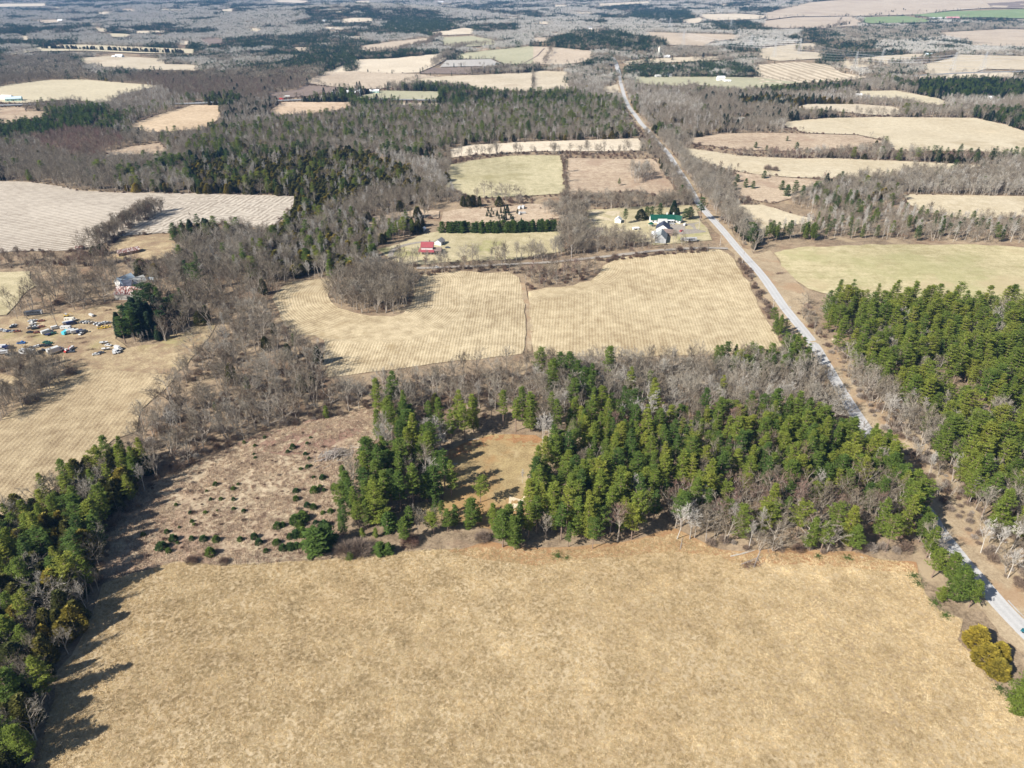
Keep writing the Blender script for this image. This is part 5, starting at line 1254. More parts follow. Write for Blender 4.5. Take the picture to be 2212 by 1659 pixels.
for k in ('evergreen', 'leafless'):
    mats = [M_spruce, M_bare]
    protos = [clump_shape(101 + i + (20 if k == 'evergreen' else 0), k).mesh("far_%s_wood" % k, mats) for i in range(5)]
    lst = CL[k]
    X = np.array([c[0] for c in lst]); Y = np.array([c[1] for c in lst]); Z = H(X, Y) - .3
    scatter("far_%s_wood" % k, "%s woods fading to blue towards the horizon" % ("dark evergreen" if k == 'evergreen' else "grey leafless"), protos,
            [(x, y, z, c[2], c[2] * random.uniform(.75, 1.1), c[3]) for c, x, y, z in zip(lst, X, Y, Z)])

# standing dry grass, tufts over the near fields
def tuft_shape(seed, n=22, h=.34, w=.42):
    random.seed(seed); q = MB()
    for i in range(n):
        b = Vector((random.uniform(-w, w), random.uniform(-w, w), 0)); q.sliver(b, b + Vector((random.gauss(0, .22), random.gauss(0, .22), h * random.uniform(.5, 1.2))), .11)
    return q
M_weed = veg_mat("weed_stalks", [(0, (.26, .16, .12)), (.4, (.46, .34, .25)), (.75, (.68, .56, .41)), (1, (.80, .69, .52))], .12, .3, isle=.7)
M_straw = veg_mat("straw_blades", [(0, (.20, .13, .065)), (.4, (.42, .31, .16)), (.75, (.66, .52, .30)), (1, (.82, .70, .46))], .12, .3, isle=.7)
def grass_on(name, label, poly, n, smin, smax, tint, thr=0.0, ht=1.0, mt=None):
    pw = [G(*p) for p in poly]; xs = [p[0] for p in pw]; ys = [p[1] for p in pw]
    x0, x1 = max(min(xs), -190), min(max(xs), 210); y0, y1 = max(min(ys), 88), max(ys)
    X = rng.uniform(x0, x1, n); Y = rng.uniform(y0, y1, n)
    k = inpoly(X, Y, pw); X, Y = X[k], Y[k]
    nz = vnoise(X, Y, 6) * .45 + vnoise(X, Y, 1.6) * .3 + vnoise(X, Y, 30) * .25
    k = nz + rng.uniform(-.25, .25, len(nz)) > thr; X, Y, nz = X[k], Y[k], nz[k]
    Z = H(X, Y) + .06 + .0007 * np.hypot(X, Y)
    s = rng.uniform(smin, smax, len(X))
    scatter(name, label, [tuft_shape(400 + i).mesh(name, [mt or M_straw]) for i in range(4)], list(zip(X, Y, Z, s, s * ht * rng.uniform(.6, 1.2, len(X)), np.clip(tint + (nz - .5) * .35 + rng.uniform(-.3, .24, len(X)), 0, 1))))
grass_on("dry_grass", "dry straw coloured grass standing over the foreground field", front, 110000, .5, 1.0, .74, .12, .6)
grass_on("scrub_grass", "pale tufted grass and weeds over the scrubland", scrub, 24000, .8, 1.8, .55, .48, .8, M_weed)
# ------------------------------------------------------------------ buildings
WALL = {k: plain_mat(k + "_wall", c, .8, .08) for k, c in {'white': (.78, .78, .76), 'grey': (.45, .46, .47), 'boards': (.42, .40, .36), 'tan': (.55, .45, .35), 'brown': (.22, .16, .12), 'palegreen': (.40, .62, .55), 'blue': (.40, .58, .72)}.items()}
def sheet_roof(name, a, b, scale=.35, thr=.5):
    m, n, l, bs = newmat(name)
    t = n.new("ShaderNodeTexCoord"); mp = n.new("ShaderNodeMapping"); mp.inputs["Scale"].default_value = (1.6, .5, .5)
    l.new(t.outputs["Object"], mp.inputs["Vector"])
    f = noise(n, l, mp.outputs[0], scale * 3, 6, .7)
    l.new(ramp(n, l, f, [(thr - .03, a), (thr + .06, b)]), bs.inputs["Base Color"]); bs.inputs["Roughness"].default_value = .55
    return m
ROOF = {'rust': sheet_roof("rusty_sheet", (.19, .06, .045), (.60, .55, .51)), 'red': plain_mat("red_metal_roof", (.32, .075, .085), .5, .12), 'green': plain_mat("green_metal_roof", (.010, .075, .05), .45, .08),
        'slate': plain_mat("dark_blue_shingles", (.055, .065, .10), .7, .2), 'silver': sheet_roof("old_silver_sheet", (.27, .29, .29), (.42, .44, .43)), 'white': plain_mat("white_sheet", (.80, .81, .82), .5, .05),
        'weather': plain_mat("weathered_sheet", (.50, .50, .47), .7, .25), 'pale': plain_mat("pale_blue_sheet", (.55, .66, .74), .5, .1), 'grey': plain_mat("grey_shingles", (.26, .25, .25), .8, .15), 'brown': plain_mat("brown_shingles", (.20, .15, .13), .8, .2),
        'teal': plain_mat("teal_sheet", (.20, .48, .42), .5, .1), 'pink': plain_mat("rosy_sheet", (.60, .30, .32), .6, .1)}
M_glass = plain_mat("dark_window_glass", (.03, .04, .055), .12, .05, spec=.6)
M_darkdoor = plain_mat("dark_door", (.09, .08, .075), .8, .1)
def quadbox(mb, pts, thick, m=0):
    """slab from four corner points, thickened along its normal"""
    p = [Vector(q) for q in pts]; nrm = (p[1] - p[0]).cross(p[3] - p[0]).normalized() * thick
    vs = [tuple(q) for q in p] + [tuple(q + nrm) for q in p]
    mb.add(vs, [(3, 2, 1, 0), (4, 5, 6, 7), (0, 1, 5, 4), (1, 2, 6, 5), (2, 3, 7, 6), (3, 0, 4, 7)], m)
def gable(name, label, cat, u, v, L, W, hw, hr, ang, wall='white', roof='white', sheets=1, windows=2, door=True, group=None, over=.35, front=True, parent=None, loc=None):
    a = math.radians(ang)
    if parent is None:
        x, y = G(u, v)
        if front: x += -math.sin(a) * W / 2; y += math.cos(a) * W / 2
        r = thing(name, label, cat, (x, y, float(H(x, y)) - .05), a, group); off = Vector((0, 0, 0)); R = None
    else:
        r = parent
    def T(p):
        if parent is None: return p
        c, s = math.cos(a), math.sin(a)
        return (loc[0] + p[0] * c - p[1] * s, loc[1] + p[0] * s + p[1] * c, (loc[2] if len(loc) > 2 else 0) + p[2])
    l2, w2 = L / 2, W / 2
    mb = MB()
    vs = [(-l2, -w2, 0), (l2, -w2, 0), (l2, w2, 0), (-l2, w2, 0), (-l2, -w2, hw), (l2, -w2, hw), (l2, w2, hw), (-l2, w2, hw), (-l2, 0, hw + hr), (l2, 0, hw + hr)]
    mb.add([T(q) for q in vs], [(0, 1, 5, 4), (1, 2, 6, 9, 5), (2, 3, 7, 6), (3, 0, 4, 8, 7), (0, 3, 2, 1), (4, 5, 9, 8), (6, 7, 8, 9)])
    mesh_obj('wall', mb.mesh('wall', [WALL[wall]]), r)
    sl = hr / w2
    for sgn in (-1, 1):
        for k in range(sheets):
            x0 = -l2 - over + (L + 2 * over) * k / sheets + (.02 if sheets > 1 else 0); x1 = -l2 - over + (L + 2 * over) * (k + 1) / sheets - (.02 if sheets > 1 else 0)
            lift = .04 + (.02 * (k % 2))
            e = w2 + over
            q = [(x0, sgn * e, hw - sl * over + lift), (x1, sgn * e, hw - sl * over + lift), (x1, sgn * .01, hw + hr + lift), (x0, sgn * .01, hw + hr + lift)]
            if sgn > 0: q = [q[1], q[0], q[3], q[2]]
            rb = MB(); quadbox(rb, [T(z) for z in q], .09)
            mesh_obj('roof_sheet' if sheets > 1 else 'roof_panel', rb.mesh('roof', [ROOF[roof]]), r)
    if windows:
        wb = MB(); wb.box(-.5, .5, -.03, .03, -.55, .55); wm = wb.mesh('window', [M_glass])
        for k in range(windows):
            xx = -l2 + L * (k + .5 + (.0 if not door else .12)) / windows
            if door and abs(xx) < .8: xx += 1.2
            p = T((min(xx, l2 - .8), -w2 - .02, min(hw * .6, 2.2)))
            o = mesh_obj('window', wm, r, p)
            if parent is not None: o.rotation_euler = (0, 0, a)
    if door:
        db = MB(); db.box(-.9, .9, -.04, .04, 0, min(2.4, hw * .8)); o = mesh_obj('door', db.mesh('door', [M_darkdoor]), r, T((0, -w2 - .03, .02)))
        if parent is not None: o.rotation_euler = (0, 0, a)
    return r
r = gable('barn', "long barn with rusty red and white sheet roof beside the dark conifers", 'barn', 279, 648, 15.5, 10.5, 3.6, 2.6, 1, 'boards', 'rust', sheets=13, windows=0)
r = gable('farmhouse', "white farmhouse with pale blue roof directly behind the rusty barn", 'house', 283, 622, 9, 7, 4.2, 3.0, 62, 'white', 'pale', windows=3)
gable('', '', '', 0, 0, 6, 5, 3.4, 2.4, -60, 'white', 'slate', windows=1, door=False, parent=r, loc=(-2, -4.2))
gable('shed', "weathered grey shed roof right of the white farmhouse", 'shed', 306, 620, 8, 8, 2.8, 2.6, 50, 'boards', 'weather', windows=0)
gable('shed', "little pale blue shed beside the conifers behind the barn", 'shed', 324, 612, 4, 3.5, 2.2, 1, 10, 'blue', 'pale', windows=0, door=False)
gable('shed', "low shed with rusty grey roof in the gold grass below the striped field", 'shed', 281, 551, 13, 6, 2.6, 1.4, 38, 'brown', 'rust', sheets=6, windows=0)
gable('shed', "tiny rust roofed hut beside the round evergreen", 'shed', 173, 541, 4, 3, 2, .8, 20, 'boards', 'rust', windows=0, door=False)
# red roofed house
x, y = G(923, 552)
r = gable('farmhouse', "white two storey house with red metal roof and wraparound red porch", 'house', 923, 549, 7.6, 6.6, 5.0, 2.3, -2, 'white', 'red', windows=3, door=False, over=.45)
pb = MB(); quadbox(pb, [(-5.6, -6.2, 2.35), (5.2, -6.2, 2.35), (4.4, -3.28, 3.1), (-4.4, -3.28, 3.1)], .1); mesh_obj('porch_roof', pb.mesh('porch_roof', [ROOF['red']]), r)
pb = MB(); quadbox(pb, [(-5.6, 2.8, 2.35), (-5.6, -6.2, 2.35), (-4.4, -3.28, 3.1), (-4.4, 2.8, 3.1)], .1); mesh_obj('porch_roof', pb.mesh('porch_roof', [ROOF['red']]), r)
for k in range(6):
    q = MB(); q.prism((-5.3 + 2.04 * k, -6.0, 0), (-5.3 + 2.04 * k, -6.0, 2.35), .08, .08, 6); mesh_obj('porch_post', q.mesh('porch_post', [WALL['white']]), r)
q = MB(); q.box(-5.4, 5.0, -6.1, -3.32, 0, .35); mesh_obj('porch_floor', q.mesh('porch_floor', [WALL['white']]), r)
gable('', '', '', 0, 0, 5, 4.5, 2.6, 1.6, 0, 'brown', 'brown', windows=1, door=False, parent=r, loc=(6.7, -1.5))
q = MB(); q.box(-.35, .35, -.35, .35, 7.0, 8.4); mesh_obj('chimney', q.mesh('chimney', [WALL['brown']]), r, (1.5, .6, 0))
gable('garage', "small white and grey garage on the gravel beside the red roofed house", 'garage', 957, 529, 6, 5, 2.6, 1.6, 68, 'white', 'grey', windows=1)
gable('shed', "tiny white hut under the trees left of the windbreak", 'shed', 919, 499, 3, 2.4, 1.9, 1.0, 80, 'white', 'white', windows=0, door=True)
# long green roofed house
r = gable('farmhouse', "long white house with dark green metal roof beside the gravel road", 'house', 1431, 483, 17.5, 7, 3.0, 2.7, -1, 'white', 'green', sheets=2, windows=6)
gable('', '', '', 0, 0, 7, 6, 2.9, 2.6, -28, 'white', 'green', windows=2, door=False, parent=r, loc=(11.0, -.8))
for cx_ in (3.5, 8.3):
    q = MB(); q.box(-.4, .4, -.4, .4, 4.6, 7.0); mesh_obj('chimney', q.mesh('chimney', [WALL['white']]), r, (cx_, .9, 0))
for k in range(5):
    q = MB(); q.box(-.12, .12, -.12, .12, 0, 2.7); mesh_obj('porch_post', q.mesh('porch_post', [WALL['white']]), r, (1.2 + 1.6 * k, -5.0, 0))
q = MB(); quadbox(q, [(.6, -5.3, 2.7), (8.4, -5.3, 2.7), (8.4, -3.55, 3.0), (.6, -3.55, 3.0)], .08); mesh_obj('porch_roof', q.mesh('porch_roof', [ROOF['white']]), r)
def gazebo(u, v, label, roofm, rad=2.6):
    x, y = G(u, v); r = thing('gazebo', label, 'gazebo', (x, y, float(H(x, y))))
    m = MB(); n = 8; vs = [(rad * 1.15 * math.cos(6.283 * k / n), rad * 1.15 * math.sin(6.283 * k / n), 2.3) for k in range(n)] + [(0, 0, 3.9)]
    m.add(vs, [(k, (k + 1) % n, n) for k in range(n)] + [tuple(range(n - 1, -1, -1))]); mesh_obj('roof', m.mesh('roof', [roofm]), r)
    for k in range(n):
        q = MB(); q.prism((rad * math.cos(6.283 * k / n), rad * math.sin(6.283 * k / n), 0), (rad * math.cos(6.283 * k / n), rad * math.sin(6.283 * k / n), 2.32), .07, .07, 5); mesh_obj('post', q.mesh('post', [WALL['white']]), r)
gazebo(1406, 490, "small round gazebo with green roof below the long house", ROOF['green'], 2.0)
gable('barn', "barn with dark blue shingle roof below the long green roofed house", 'barn', 1431, 500, 9.5, 9, 3.4, 3.0, 74, 'white', 'slate', windows=1, front=False)
gable('shed', "grey roofed shed squeezed between the long house and blue roofed barn", 'shed', 1430, 486, 6, 4.5, 2.8, 1.8, 0, 'white', 'weather', windows=0, front=False)
gable('barn', "old barn with silver sheet roof and pale left slope", 'barn', 1427, 520, 13, 7.5, 3.2, 3.4, 76, 'grey', 'silver', sheets=7, windows=0, front=False)
gable('shed', "narrow white roofed shed along the left side of the silver barn", 'shed', 1413, 512, 9, 3.4, 2.4, .7, 80, 'white', 'white', windows=0, front=False)
gable('shed', "brown roofed shed joining the blue and the silver barns", 'shed', 1443, 508, 6.5, 5.5, 2.6, 1.8, -20, 'brown', 'brown', windows=0, front=False)
gable('shed', "small white gabled shed left of the round pine in the farmyard", 'shed', 1335, 481, 5, 4.5, 2.6, 1.8, 75, 'white', 'white', windows=0, front=False)
gable('shed', "flat little white shed in the vegetable garden", 'shed', 1374, 498, 4, 2.6, 1.8, .4, 10, 'white', 'white', windows=0)
FAR = [('farmhouse', "white farmhouse with grey roof beside the highway left of the green barn", 'house', 703, 212, 8, 7, 3.5, 2.6, 60, 'white', 'grey'), ('farmhouse', "white farmhouse behind the narrow dark conifer", 'house', 727, 206, 12, 8, 3, 2.5, 15, 'white', 'white'),
       ('barn', "long white barn with small green gable beside the dark silo", 'barn', 760, 207, 18, 10, 4, 3.4, -3, 'white', 'white'), ('barn', "white barn joined right of the long white barn", 'barn', 772, 204, 10, 10, 4.5, 3.6, 70, 'palegreen', 'white'),
       ('barn', "pale green walled barn with white roof by the highway", 'barn', 808, 202, 15, 8, 3.6, 2.2, 0, 'palegreen', 'white'), ('shed', "low white shed left of the first farmhouse", 'shed', 620, 212, 8, 5, 2.4, 1.2, 10, 'tan', 'weather'),
       ('barn', "white barn with wide open front left of the tall silo", 'barn', 1373, 127, 13, 9, 4, 2.8, 5, 'white', 'white'), ('barn', "long bluish white barn behind the open barn", 'barn', 1390, 121, 19, 8, 3.6, 2, -2, 'blue', 'white'), ('barn', "white gabled barn right of the tall silo", 'barn', 1439, 126, 13, 9, 3.4, 3, -32, 'white', 'white'),
       ('farmhouse', "tan farmhouse left of the white barns by the silo", 'house', 1353, 120, 9, 8, 4.5, 2.6, 60, 'tan', 'grey'), ('shed', "low white shed between tan farmhouse and barns", 'shed', 1363, 121, 6, 5, 3, 1, 0, 'white', 'white'),
       ('barn', "white barn with grey roof at the edge of the dark wood", 'barn', 1444, 167, 12, 8, 3.6, 2.4, 0, 'white', 'grey'), ('farmhouse', "white house behind the round dark tree", 'house', 1422, 168, 11, 7, 3, 2.2, 8, 'white', 'weather'), ('barn', "tall white barn standing in the tan field", 'barn', 1558, 176, 13, 9, 6, 2.6, 3, 'white', 'white'),
       ('shed', "low white shed attached right of the tall white barn", 'shed', 1571, 178, 12, 7, 2.8, 1.2, -12, 'white', 'white'), ('shed', "small white shed left of the upper road", 'shed', 1242, 167, 9, 5, 2.6, 1.2, 0, 'white', 'white'), ('bungalow', "long low white bungalow with rosy roof in the slope clearing", 'house', 1596, 263, 18, 7, 2.8, 1.6, 8, 'white', 'weather'),
       ('shed', "grey flat building beside the yellow cedars right of the road", 'shed', 1459, 274, 11, 6, 3, .8, -3, 'grey', 'grey'), ('barn', "white barns in a row far behind the power lines", 'barn', 1531, 66, 30, 12, 5, 3, 8, 'white', 'white'), ('farmhouse', "white house with pale roof among trees beyond the power lines", 'house', 1645, 86, 18, 10, 5, 3, 30, 'white', 'white'),
       ('barn', "small white barn on the tan ridge at the upper right", 'barn', 2009, 125, 19, 12, 5, 4, -10, 'white', 'pale'), ('barn', "long red roofed barn beside the green crop field", 'barn', 2058, 45, 52, 18, 8, 6, 0, 'white', 'pink'), ('farmhouse', "white farmhouse left of the red roofed barn", 'house', 2014, 44, 24, 12, 6, 4, 0, 'white', 'white'), ('farmhouse', "second white farm building beside the red roofed barn", 'house', 2030, 43, 18, 12, 6, 4, 0, 'white', 'weather'),
       ('shed', "white hoop shed at the corner of the dark pine block", 'shed', 2128, 218, 17, 9, 3.4, 3, -12, 'white', 'white'), ('shed', "white shed on the left of the tan strip", 'shed', 1855, 210, 9, 6, 3.2, 1.6, -12, 'white', 'white'), ('shed', "grey roofed shed on the right of the tan strip", 'shed', 1873, 213, 8, 6, 2.6, 1.6, -12, 'grey', 'grey'),
       ('farmhouse', "white house under the narrow conifer above the cedar row", 'house', 1791, 214, 9, 8, 5, 2.4, 20, 'white', 'white'), ('barn', "pale teal barn at the far left edge beside the highway", 'barn', 30, 220, 20, 9, 4, 2.4, 20, 'palegreen', 'pale'), ('barn', "white barn at the far left edge beside the highway", 'barn', 12, 217, 16, 9, 4, 2.6, -10, 'white', 'white'),
       ('barn', "white roofed barn between the striped far fields", 'barn', 256, 125, 17, 10, 4, 3.4, -6, 'white', 'white'), ('shed', "small white shed left of the roofed barn between far fields", 'shed', 245, 125, 7, 6, 3, 2, 0, 'white', 'white'), ('greenhouse', "turquoise roofed building at the edge of the far left wood", 'greenhouse', 440, 108, 20, 10, 4, 1.5, -4, 'white', 'teal'),
       ('farmhouse', "white house in the clearing far up at the left", 'house', 131, 48, 26, 14, 6, 4, 0, 'white', 'white'), ('farmhouse', "white house among grey trees near the far hill wood", 'house', 703, 50, 15, 12, 6, 5, 40, 'white', 'white'), ('farmhouse', "white house right of the one among grey trees", 'house', 722, 49, 14, 10, 5, 4, 0, 'white', 'grey'), ('farmhouse', "small white house at the end of the tan hill field", 'house', 1109, 95, 12, 8, 4, 3, 0, 'white', 'white'),
       ('farmhouse', "white house between dark spires above the grey hedge", 'house', 1071, 146, 9, 7, 4, 3, 70, 'white', 'white'), ('farmhouse', "white house in front of the dark evergreen hill", 'house', 998, 51, 14, 10, 5, 4, 0, 'white', 'white'), ('farmhouse', "square white house above the far pale field", 'house', 1273, 65, 18, 12, 7, 3, 0, 'white', 'grey'), ('farmhouse', "white house on the skyline slope at upper centre", 'house', 1182, 23, 22, 14, 8, 5, 20, 'white', 'white'),
       ('farmhouse', "cream house beside the pale field near the top edge", 'house', 880, 16, 26, 14, 8, 5, 0, 'white', 'white'), ('farmhouse', "cream house in the wood right of the pale field near top edge", 'house', 952, 8, 36, 16, 8, 5, 0, 'tan', 'white'), ('shed', "white shed in the scrub right of the upper road", 'shed', 1378, 215, 11, 6, 3, 1, 0, 'white', 'white')]
for nm, lb, ct, u, v, L, W, hw, hr, ang, wl, rf in FAR:
    gable(nm, lb, ct, u, v, L, W, hw, hr, ang, wl, rf, windows=max(2, int(L / 5)) if v > 60 else 0, door=v > 60, group="far farm buildings")
def silo(u, v, h, rad, label, m, cap):
    x, y = G(u, v); r = thing('silo', label, 'silo', (x, y, float(H(x, y))), 0)
    n = 14; q = MB(); q.prism((0, 0, 0), (0, 0, h), rad, rad, n); mesh_obj('body', q.mesh('body', [m], True), r)
    q = MB(); vs = []; fs = []
    for k, (rr, zz) in enumerate(((rad * 1.02, h), (rad * .8, h + rad * .45), (rad * .4, h + rad * .75), (.05, h + rad * .85))):
        vs += [(rr * math.cos(6.283 * j / n), rr * math.sin(6.283 * j / n), zz) for j in range(n)]
        if k: fs += [((k - 1) * n + j, (k - 1) * n + (j + 1) % n, k * n + (j + 1) % n, k * n + j) for j in range(n)]
    q.add(vs, fs); mesh_obj('dome', q.mesh('dome', [cap], True), r)
    for k in range(1, 9):
        q = MB(); q.prism((0, 0, h * k / 9 - .08), (0, 0, h * k / 9 + .08), rad * 1.02, rad * 1.02, n); mesh_obj('hoop', q.mesh('hoop', [WALL['grey']]), r)
silo(1423, 123, 18.5, 2.6, "tall pale concrete silo standing alone beside the far white barns", plain_mat("concrete_silo", (.72, .70, .62), .8, .08), WALL['tan'])
silo(779, 206, 8, 2.2, "short dark silo at the end of the white barns", WALL['grey'], WALL['grey'])

# ------------------------------------------------------------------ vehicles
PAINT = {k: plain_mat(k + "_paint", c, .35, .05, spec=.5) for k, c in {'white': (.62, .62, .61), 'grey': (.30, .30, .30), 'silver': (.55, .56, .57), 'black': (.025, .027, .03), 'navy': (.02, .035, .12), 'blue': (.05, .17, .45), 'green': (.03, .12, .08), 'rust': (.24, .09, .055), 'tan': (.50, .42, .32),
         'yellow': (.75, .52, .10), 'turquoise': (.10, .55, .68), 'red': (.55, .06, .05), 'teal': (.02, .13, .17), 'cream': (.72, .67, .56), 'darkgrey': (.09, .10, .12)}.items()}
M_tyre = plain_mat("tyre_rubber", (.02, .02, .02), .9, .1); M_steel = plain_mat("dull_steel", (.35, .34, .33), .5, .15)
def extr(profile, w, m=0, taper=None):
    mb = MB(); n = len(profile)
    L, R_ = [], []
    for (x, z) in profile:
        t = 1.0 if taper is None else taper(z)
        L.append((x, -w / 2 * t, z)); R_.append((x, w / 2 * t, z))
    mb.add(L + R_, [tuple(range(n)), tuple(range(2 * n - 1, n - 1, -1))] + [(i, n + i, n + (i + 1) % n, (i + 1) % n) for i in range(n)])
    return mb
def fix(me):
    import bmesh
    b = bmesh.new(); b.from_mesh(me); bmesh.ops.recalc_face_normals(b, faces=b.faces); b.to_mesh(me); b.free(); return me
_wheel = {}
def wheel_mesh(r, w=.22):
    if r not in _wheel:
        mb = MB(); mb.prism((0, -w / 2, 0), (0, w / 2, 0), r, r, 12, 0, True); _wheel[r] = fix(mb.mesh('wheel', [M_tyre]))
    return _wheel[r]
VM = {}
def vmesh(kind, col):
    key = (kind, col)
    if key in VM: return VM[key]
    P = PAINT[col]; parts = []
    if kind == 'car':
        tp = lambda z: 1.0 if z < .85 else 1.0 - (z - .85) * .38
        parts.append(('body', fix(extr([(-2.2, .32), (-2.25, .65), (-2.1, .92), (-1.45, .98), (-.95, 1.40), (.45, 1.43), (1.05, 1.0), (1.95, .88), (2.22, .68), (2.2, .32)], 1.74, taper=tp).mesh('body', [P]))))
        parts.append(('window', fix(extr([(-1.30, 1.0), (-.93, 1.34), (.42, 1.37), (.95, 1.0)], 1.775, taper=tp).mesh('window', [M_glass]))))
        parts.append(('windscreen', fix(extr([(.50, 1.42), (1.06, 1.03), (1.12, 1.05), (.56, 1.44)], 1.30).mesh('windscreen', [M_glass]))))
        parts.append(('rear_window', fix(extr([(-1.50, 1.02), (-1.01, 1.42), (-.95, 1.44), (-1.44, 1.0)], 1.26).mesh('rear_window', [M_glass]))))
        wh = [(-1.35, .33), (1.35, .33)]; ww = .78
    elif kind == 'pickup':
        parts.append(('body', fix(extr([(-2.5, .45), (-2.5, 1.0), (.0, 1.0), (.05, 1.70), (1.0, 1.72), (1.45, 1.12), (2.4, 1.0), (2.55, .45)], 1.85).mesh('body', [P]))))
        parts.append(('window', fix(extr([(.15, 1.15), (.18, 1.62), (.95, 1.64), (1.3, 1.15)], 1.88).mesh('window', [M_glass]))))
        b = MB(); b.box(-2.38, -.1, -.78, .78, .80, 1.004); parts.append(('load_bed', b.mesh('load_bed', [M_tyre])))
        wh = [(-1.6, .38), (1.6, .38)]; ww = .82
    elif kind == 'van':
        parts.append(('body', fix(extr([(-2.6, .4), (-2.6, 2.05), (-2.4, 2.15), (1.3, 2.15), (1.9, 1.3), (2.55, 1.1), (2.6, .4)], 1.95).mesh('body', [P]))))
        parts.append(('window', fix(extr([(.4, 1.4), (.4, 1.95), (1.2, 1.95), (1.62, 1.4)], 1.98).mesh('window', [M_glass]))))
        parts.append(('windscreen', fix(extr([(1.36, 2.10), (1.92, 1.33), (1.98, 1.36), (1.42, 2.13)], 1.6).mesh('windscreen', [M_glass]))))
        wh = [(-1.7, .36), (1.7, .36)]; ww = .88
    elif kind == 'truck':
        b = MB(); b.box(-4.4, 1.7, -1.25, 1.25, 1.0, 3.5); parts.append(('cargo_box', b.mesh('cargo_box', [P])))
        parts.append(('body', fix(extr([(1.85, .5), (1.85, 2.5), (2.9, 2.5), (3.5, 1.6), (4.1, 1.5), (4.2, .5)], 2.1).mesh('body', [P]))))
        parts.append(('window', fix(extr([(2.1, 1.65), (2.1, 2.3), (2.8, 2.3), (3.25, 1.65)], 2.13).mesh('window', [M_glass]))))
        b = MB(); b.box(-4.3, 3.9, -.5, .5, .7, 1.0); parts.append(('chassis', b.mesh('chassis', [M_steel])))
        wh = [(-3.0, .5), (-1.9, .5), (3.1, .5)]; ww = 1.0
    elif kind == 'trailer':
        b = extr([(-4.2, .6), (-4.4, 1.4), (-4.2, 2.9), (-3.9, 3.05), (4.0, 3.05), (4.4, 2.6), (4.5, 1.4), (4.0, .6)], 2.5); parts.append(('body', fix(b.mesh('body', [P]))))
        b = MB()
        for xx in (-3.0, -1.0, 2.6): b.box(xx, xx + .9, -1.27, 1.27, 1.7, 2.35)
        parts.append(('window', b.mesh('window', [M_glass])))
        b = MB(); b.box(.7, 1.4, -1.28, -1.25, .7, 2.6); parts.append(('door', b.mesh('door', [PAINT['cream']])))
        b = MB(); b.prism((4.0, -.8, .6), (5.6, 0, .6), .06, .06, 4); b.prism((4.0, .8, .6), (5.6, 0, .6), .06, .06, 4); parts.append(('hitch', b.mesh('hitch', [M_steel])))
        wh = [(-.6, .36), (.25, .36)]; ww = 1.12
    elif kind == 'bus':
        b = extr([(-5.6, .6), (-5.7, 2.9), (-5.4, 3.15), (5.2, 3.15), (5.7, 2.6), (5.75, .6)], 2.5); parts.append(('body', fix(b.mesh('body', [P]))))
        b = MB()
        for k in range(6): b.box(-5.2 + 1.6 * k, -4.0 + 1.6 * k, -1.27, 1.27, 1.8, 2.6)
        parts.append(('window', b.mesh('window', [M_glass])))
        b = MB(); b.box(5.1, 5.78, -1.26, 1.26, .8, 3.0); parts.append(('cab_front', b.mesh('cab_front', [PAINT['white']])))
        wh = [(-3.6, .48), (3.8, .48)]; ww = 1.1
    elif kind == 'boat':
        b = MB(); V_, F_ = [], []
        for k, (x, w, zk, zt) in enumerate(((-2.6, 1.0, .5, 1.25), (-1, 1.1, .42, 1.25), (.8, 1.0, .45, 1.3), (2.1, .55, .65, 1.4), (2.8, .05, 1.1, 1.5))):
            V_ += [(x, -w, zt), (x, 0, zk), (x, w, zt), (x, 0, zt - .12)]
            if k:
                a = (k - 1) * 4; c = k * 4; F_ += [(a, a + 1, c + 1, c), (a + 1, a + 2, c + 2, c + 1), (a + 2, a + 3, c + 3, c + 2), (a + 3, a, c, c + 3)]
        F_ += [(0, 3, 2, 1)]; b.add(V_, F_); parts.append(('hull', fix(b.mesh('hull', [P]))))
        b = MB(); b.box(.1, .2, -.7, .7, 1.25, 1.75); parts.append(('windscreen', b.mesh('windscreen', [M_glass])))
        b = MB(); b.box(-2.4, 3.6, -.05, .05, .32, .42); parts.append(('trailer_frame', b.mesh('trailer_frame', [M_steel])))
        wh = [(-.8, .3)]; ww = .95
    elif kind == 'loader':
        b = MB(); b.box(-1.6, 1.4, -.8, .8, .6, 1.5); parts.append(('body', b.mesh('body', [P])))
        b = MB(); b.box(-.8, .5, -.6, .6, 1.5, 2.6); parts.append(('cab', b.mesh('cab', [PAINT['white']])))
        b = MB(); b.prism((1.2, 0, 1.3), (3.0, 0, 3.4), .2, .14, 4); b.prism((3.0, 0, 3.4), (4.1, 0, 1.2), .14, .1, 4); parts.append(('arm', b.mesh('arm', [P])))
        wh = [(-1.0, .6), (1.0, .5)]; ww = .85
    VM[key] = (parts, wh, ww)
    return VM[key]
VN = {'car': ('parked_car', 'car'), 'pickup': ('pickup_truck', 'pickup truck'), 'van': ('parked_van', 'van'), 'truck': ('box_truck', 'truck'), 'trailer': ('travel_trailer', 'trailer'), 'bus': ('old_bus', 'bus'), 'boat': ('boat_on_trailer', 'boat'), 'loader': ('excavator', 'excavator')}
def vehicle(kind, u, v, ang, col, label, group=None, sc=1.0):
    x, y = G(u, v); nm, ct = VN[kind]
    sc *= .76
    r = thing(nm, label, ct, (x, y, float(H(x, y)) + .08 + .0007 * math.hypot(x, y)), math.radians(ang), group, (sc, sc, sc))
    parts, wh, ww = vmesh(kind, col)
    for pn, me in parts: mesh_obj(pn, me, r)
    for xx, rr in wh:
        for s in (-1, 1): mesh_obj('wheel', wheel_mesh(rr), r, (xx, s * ww, rr))
    return r
GY = "old vehicles stored in the grassy yard"
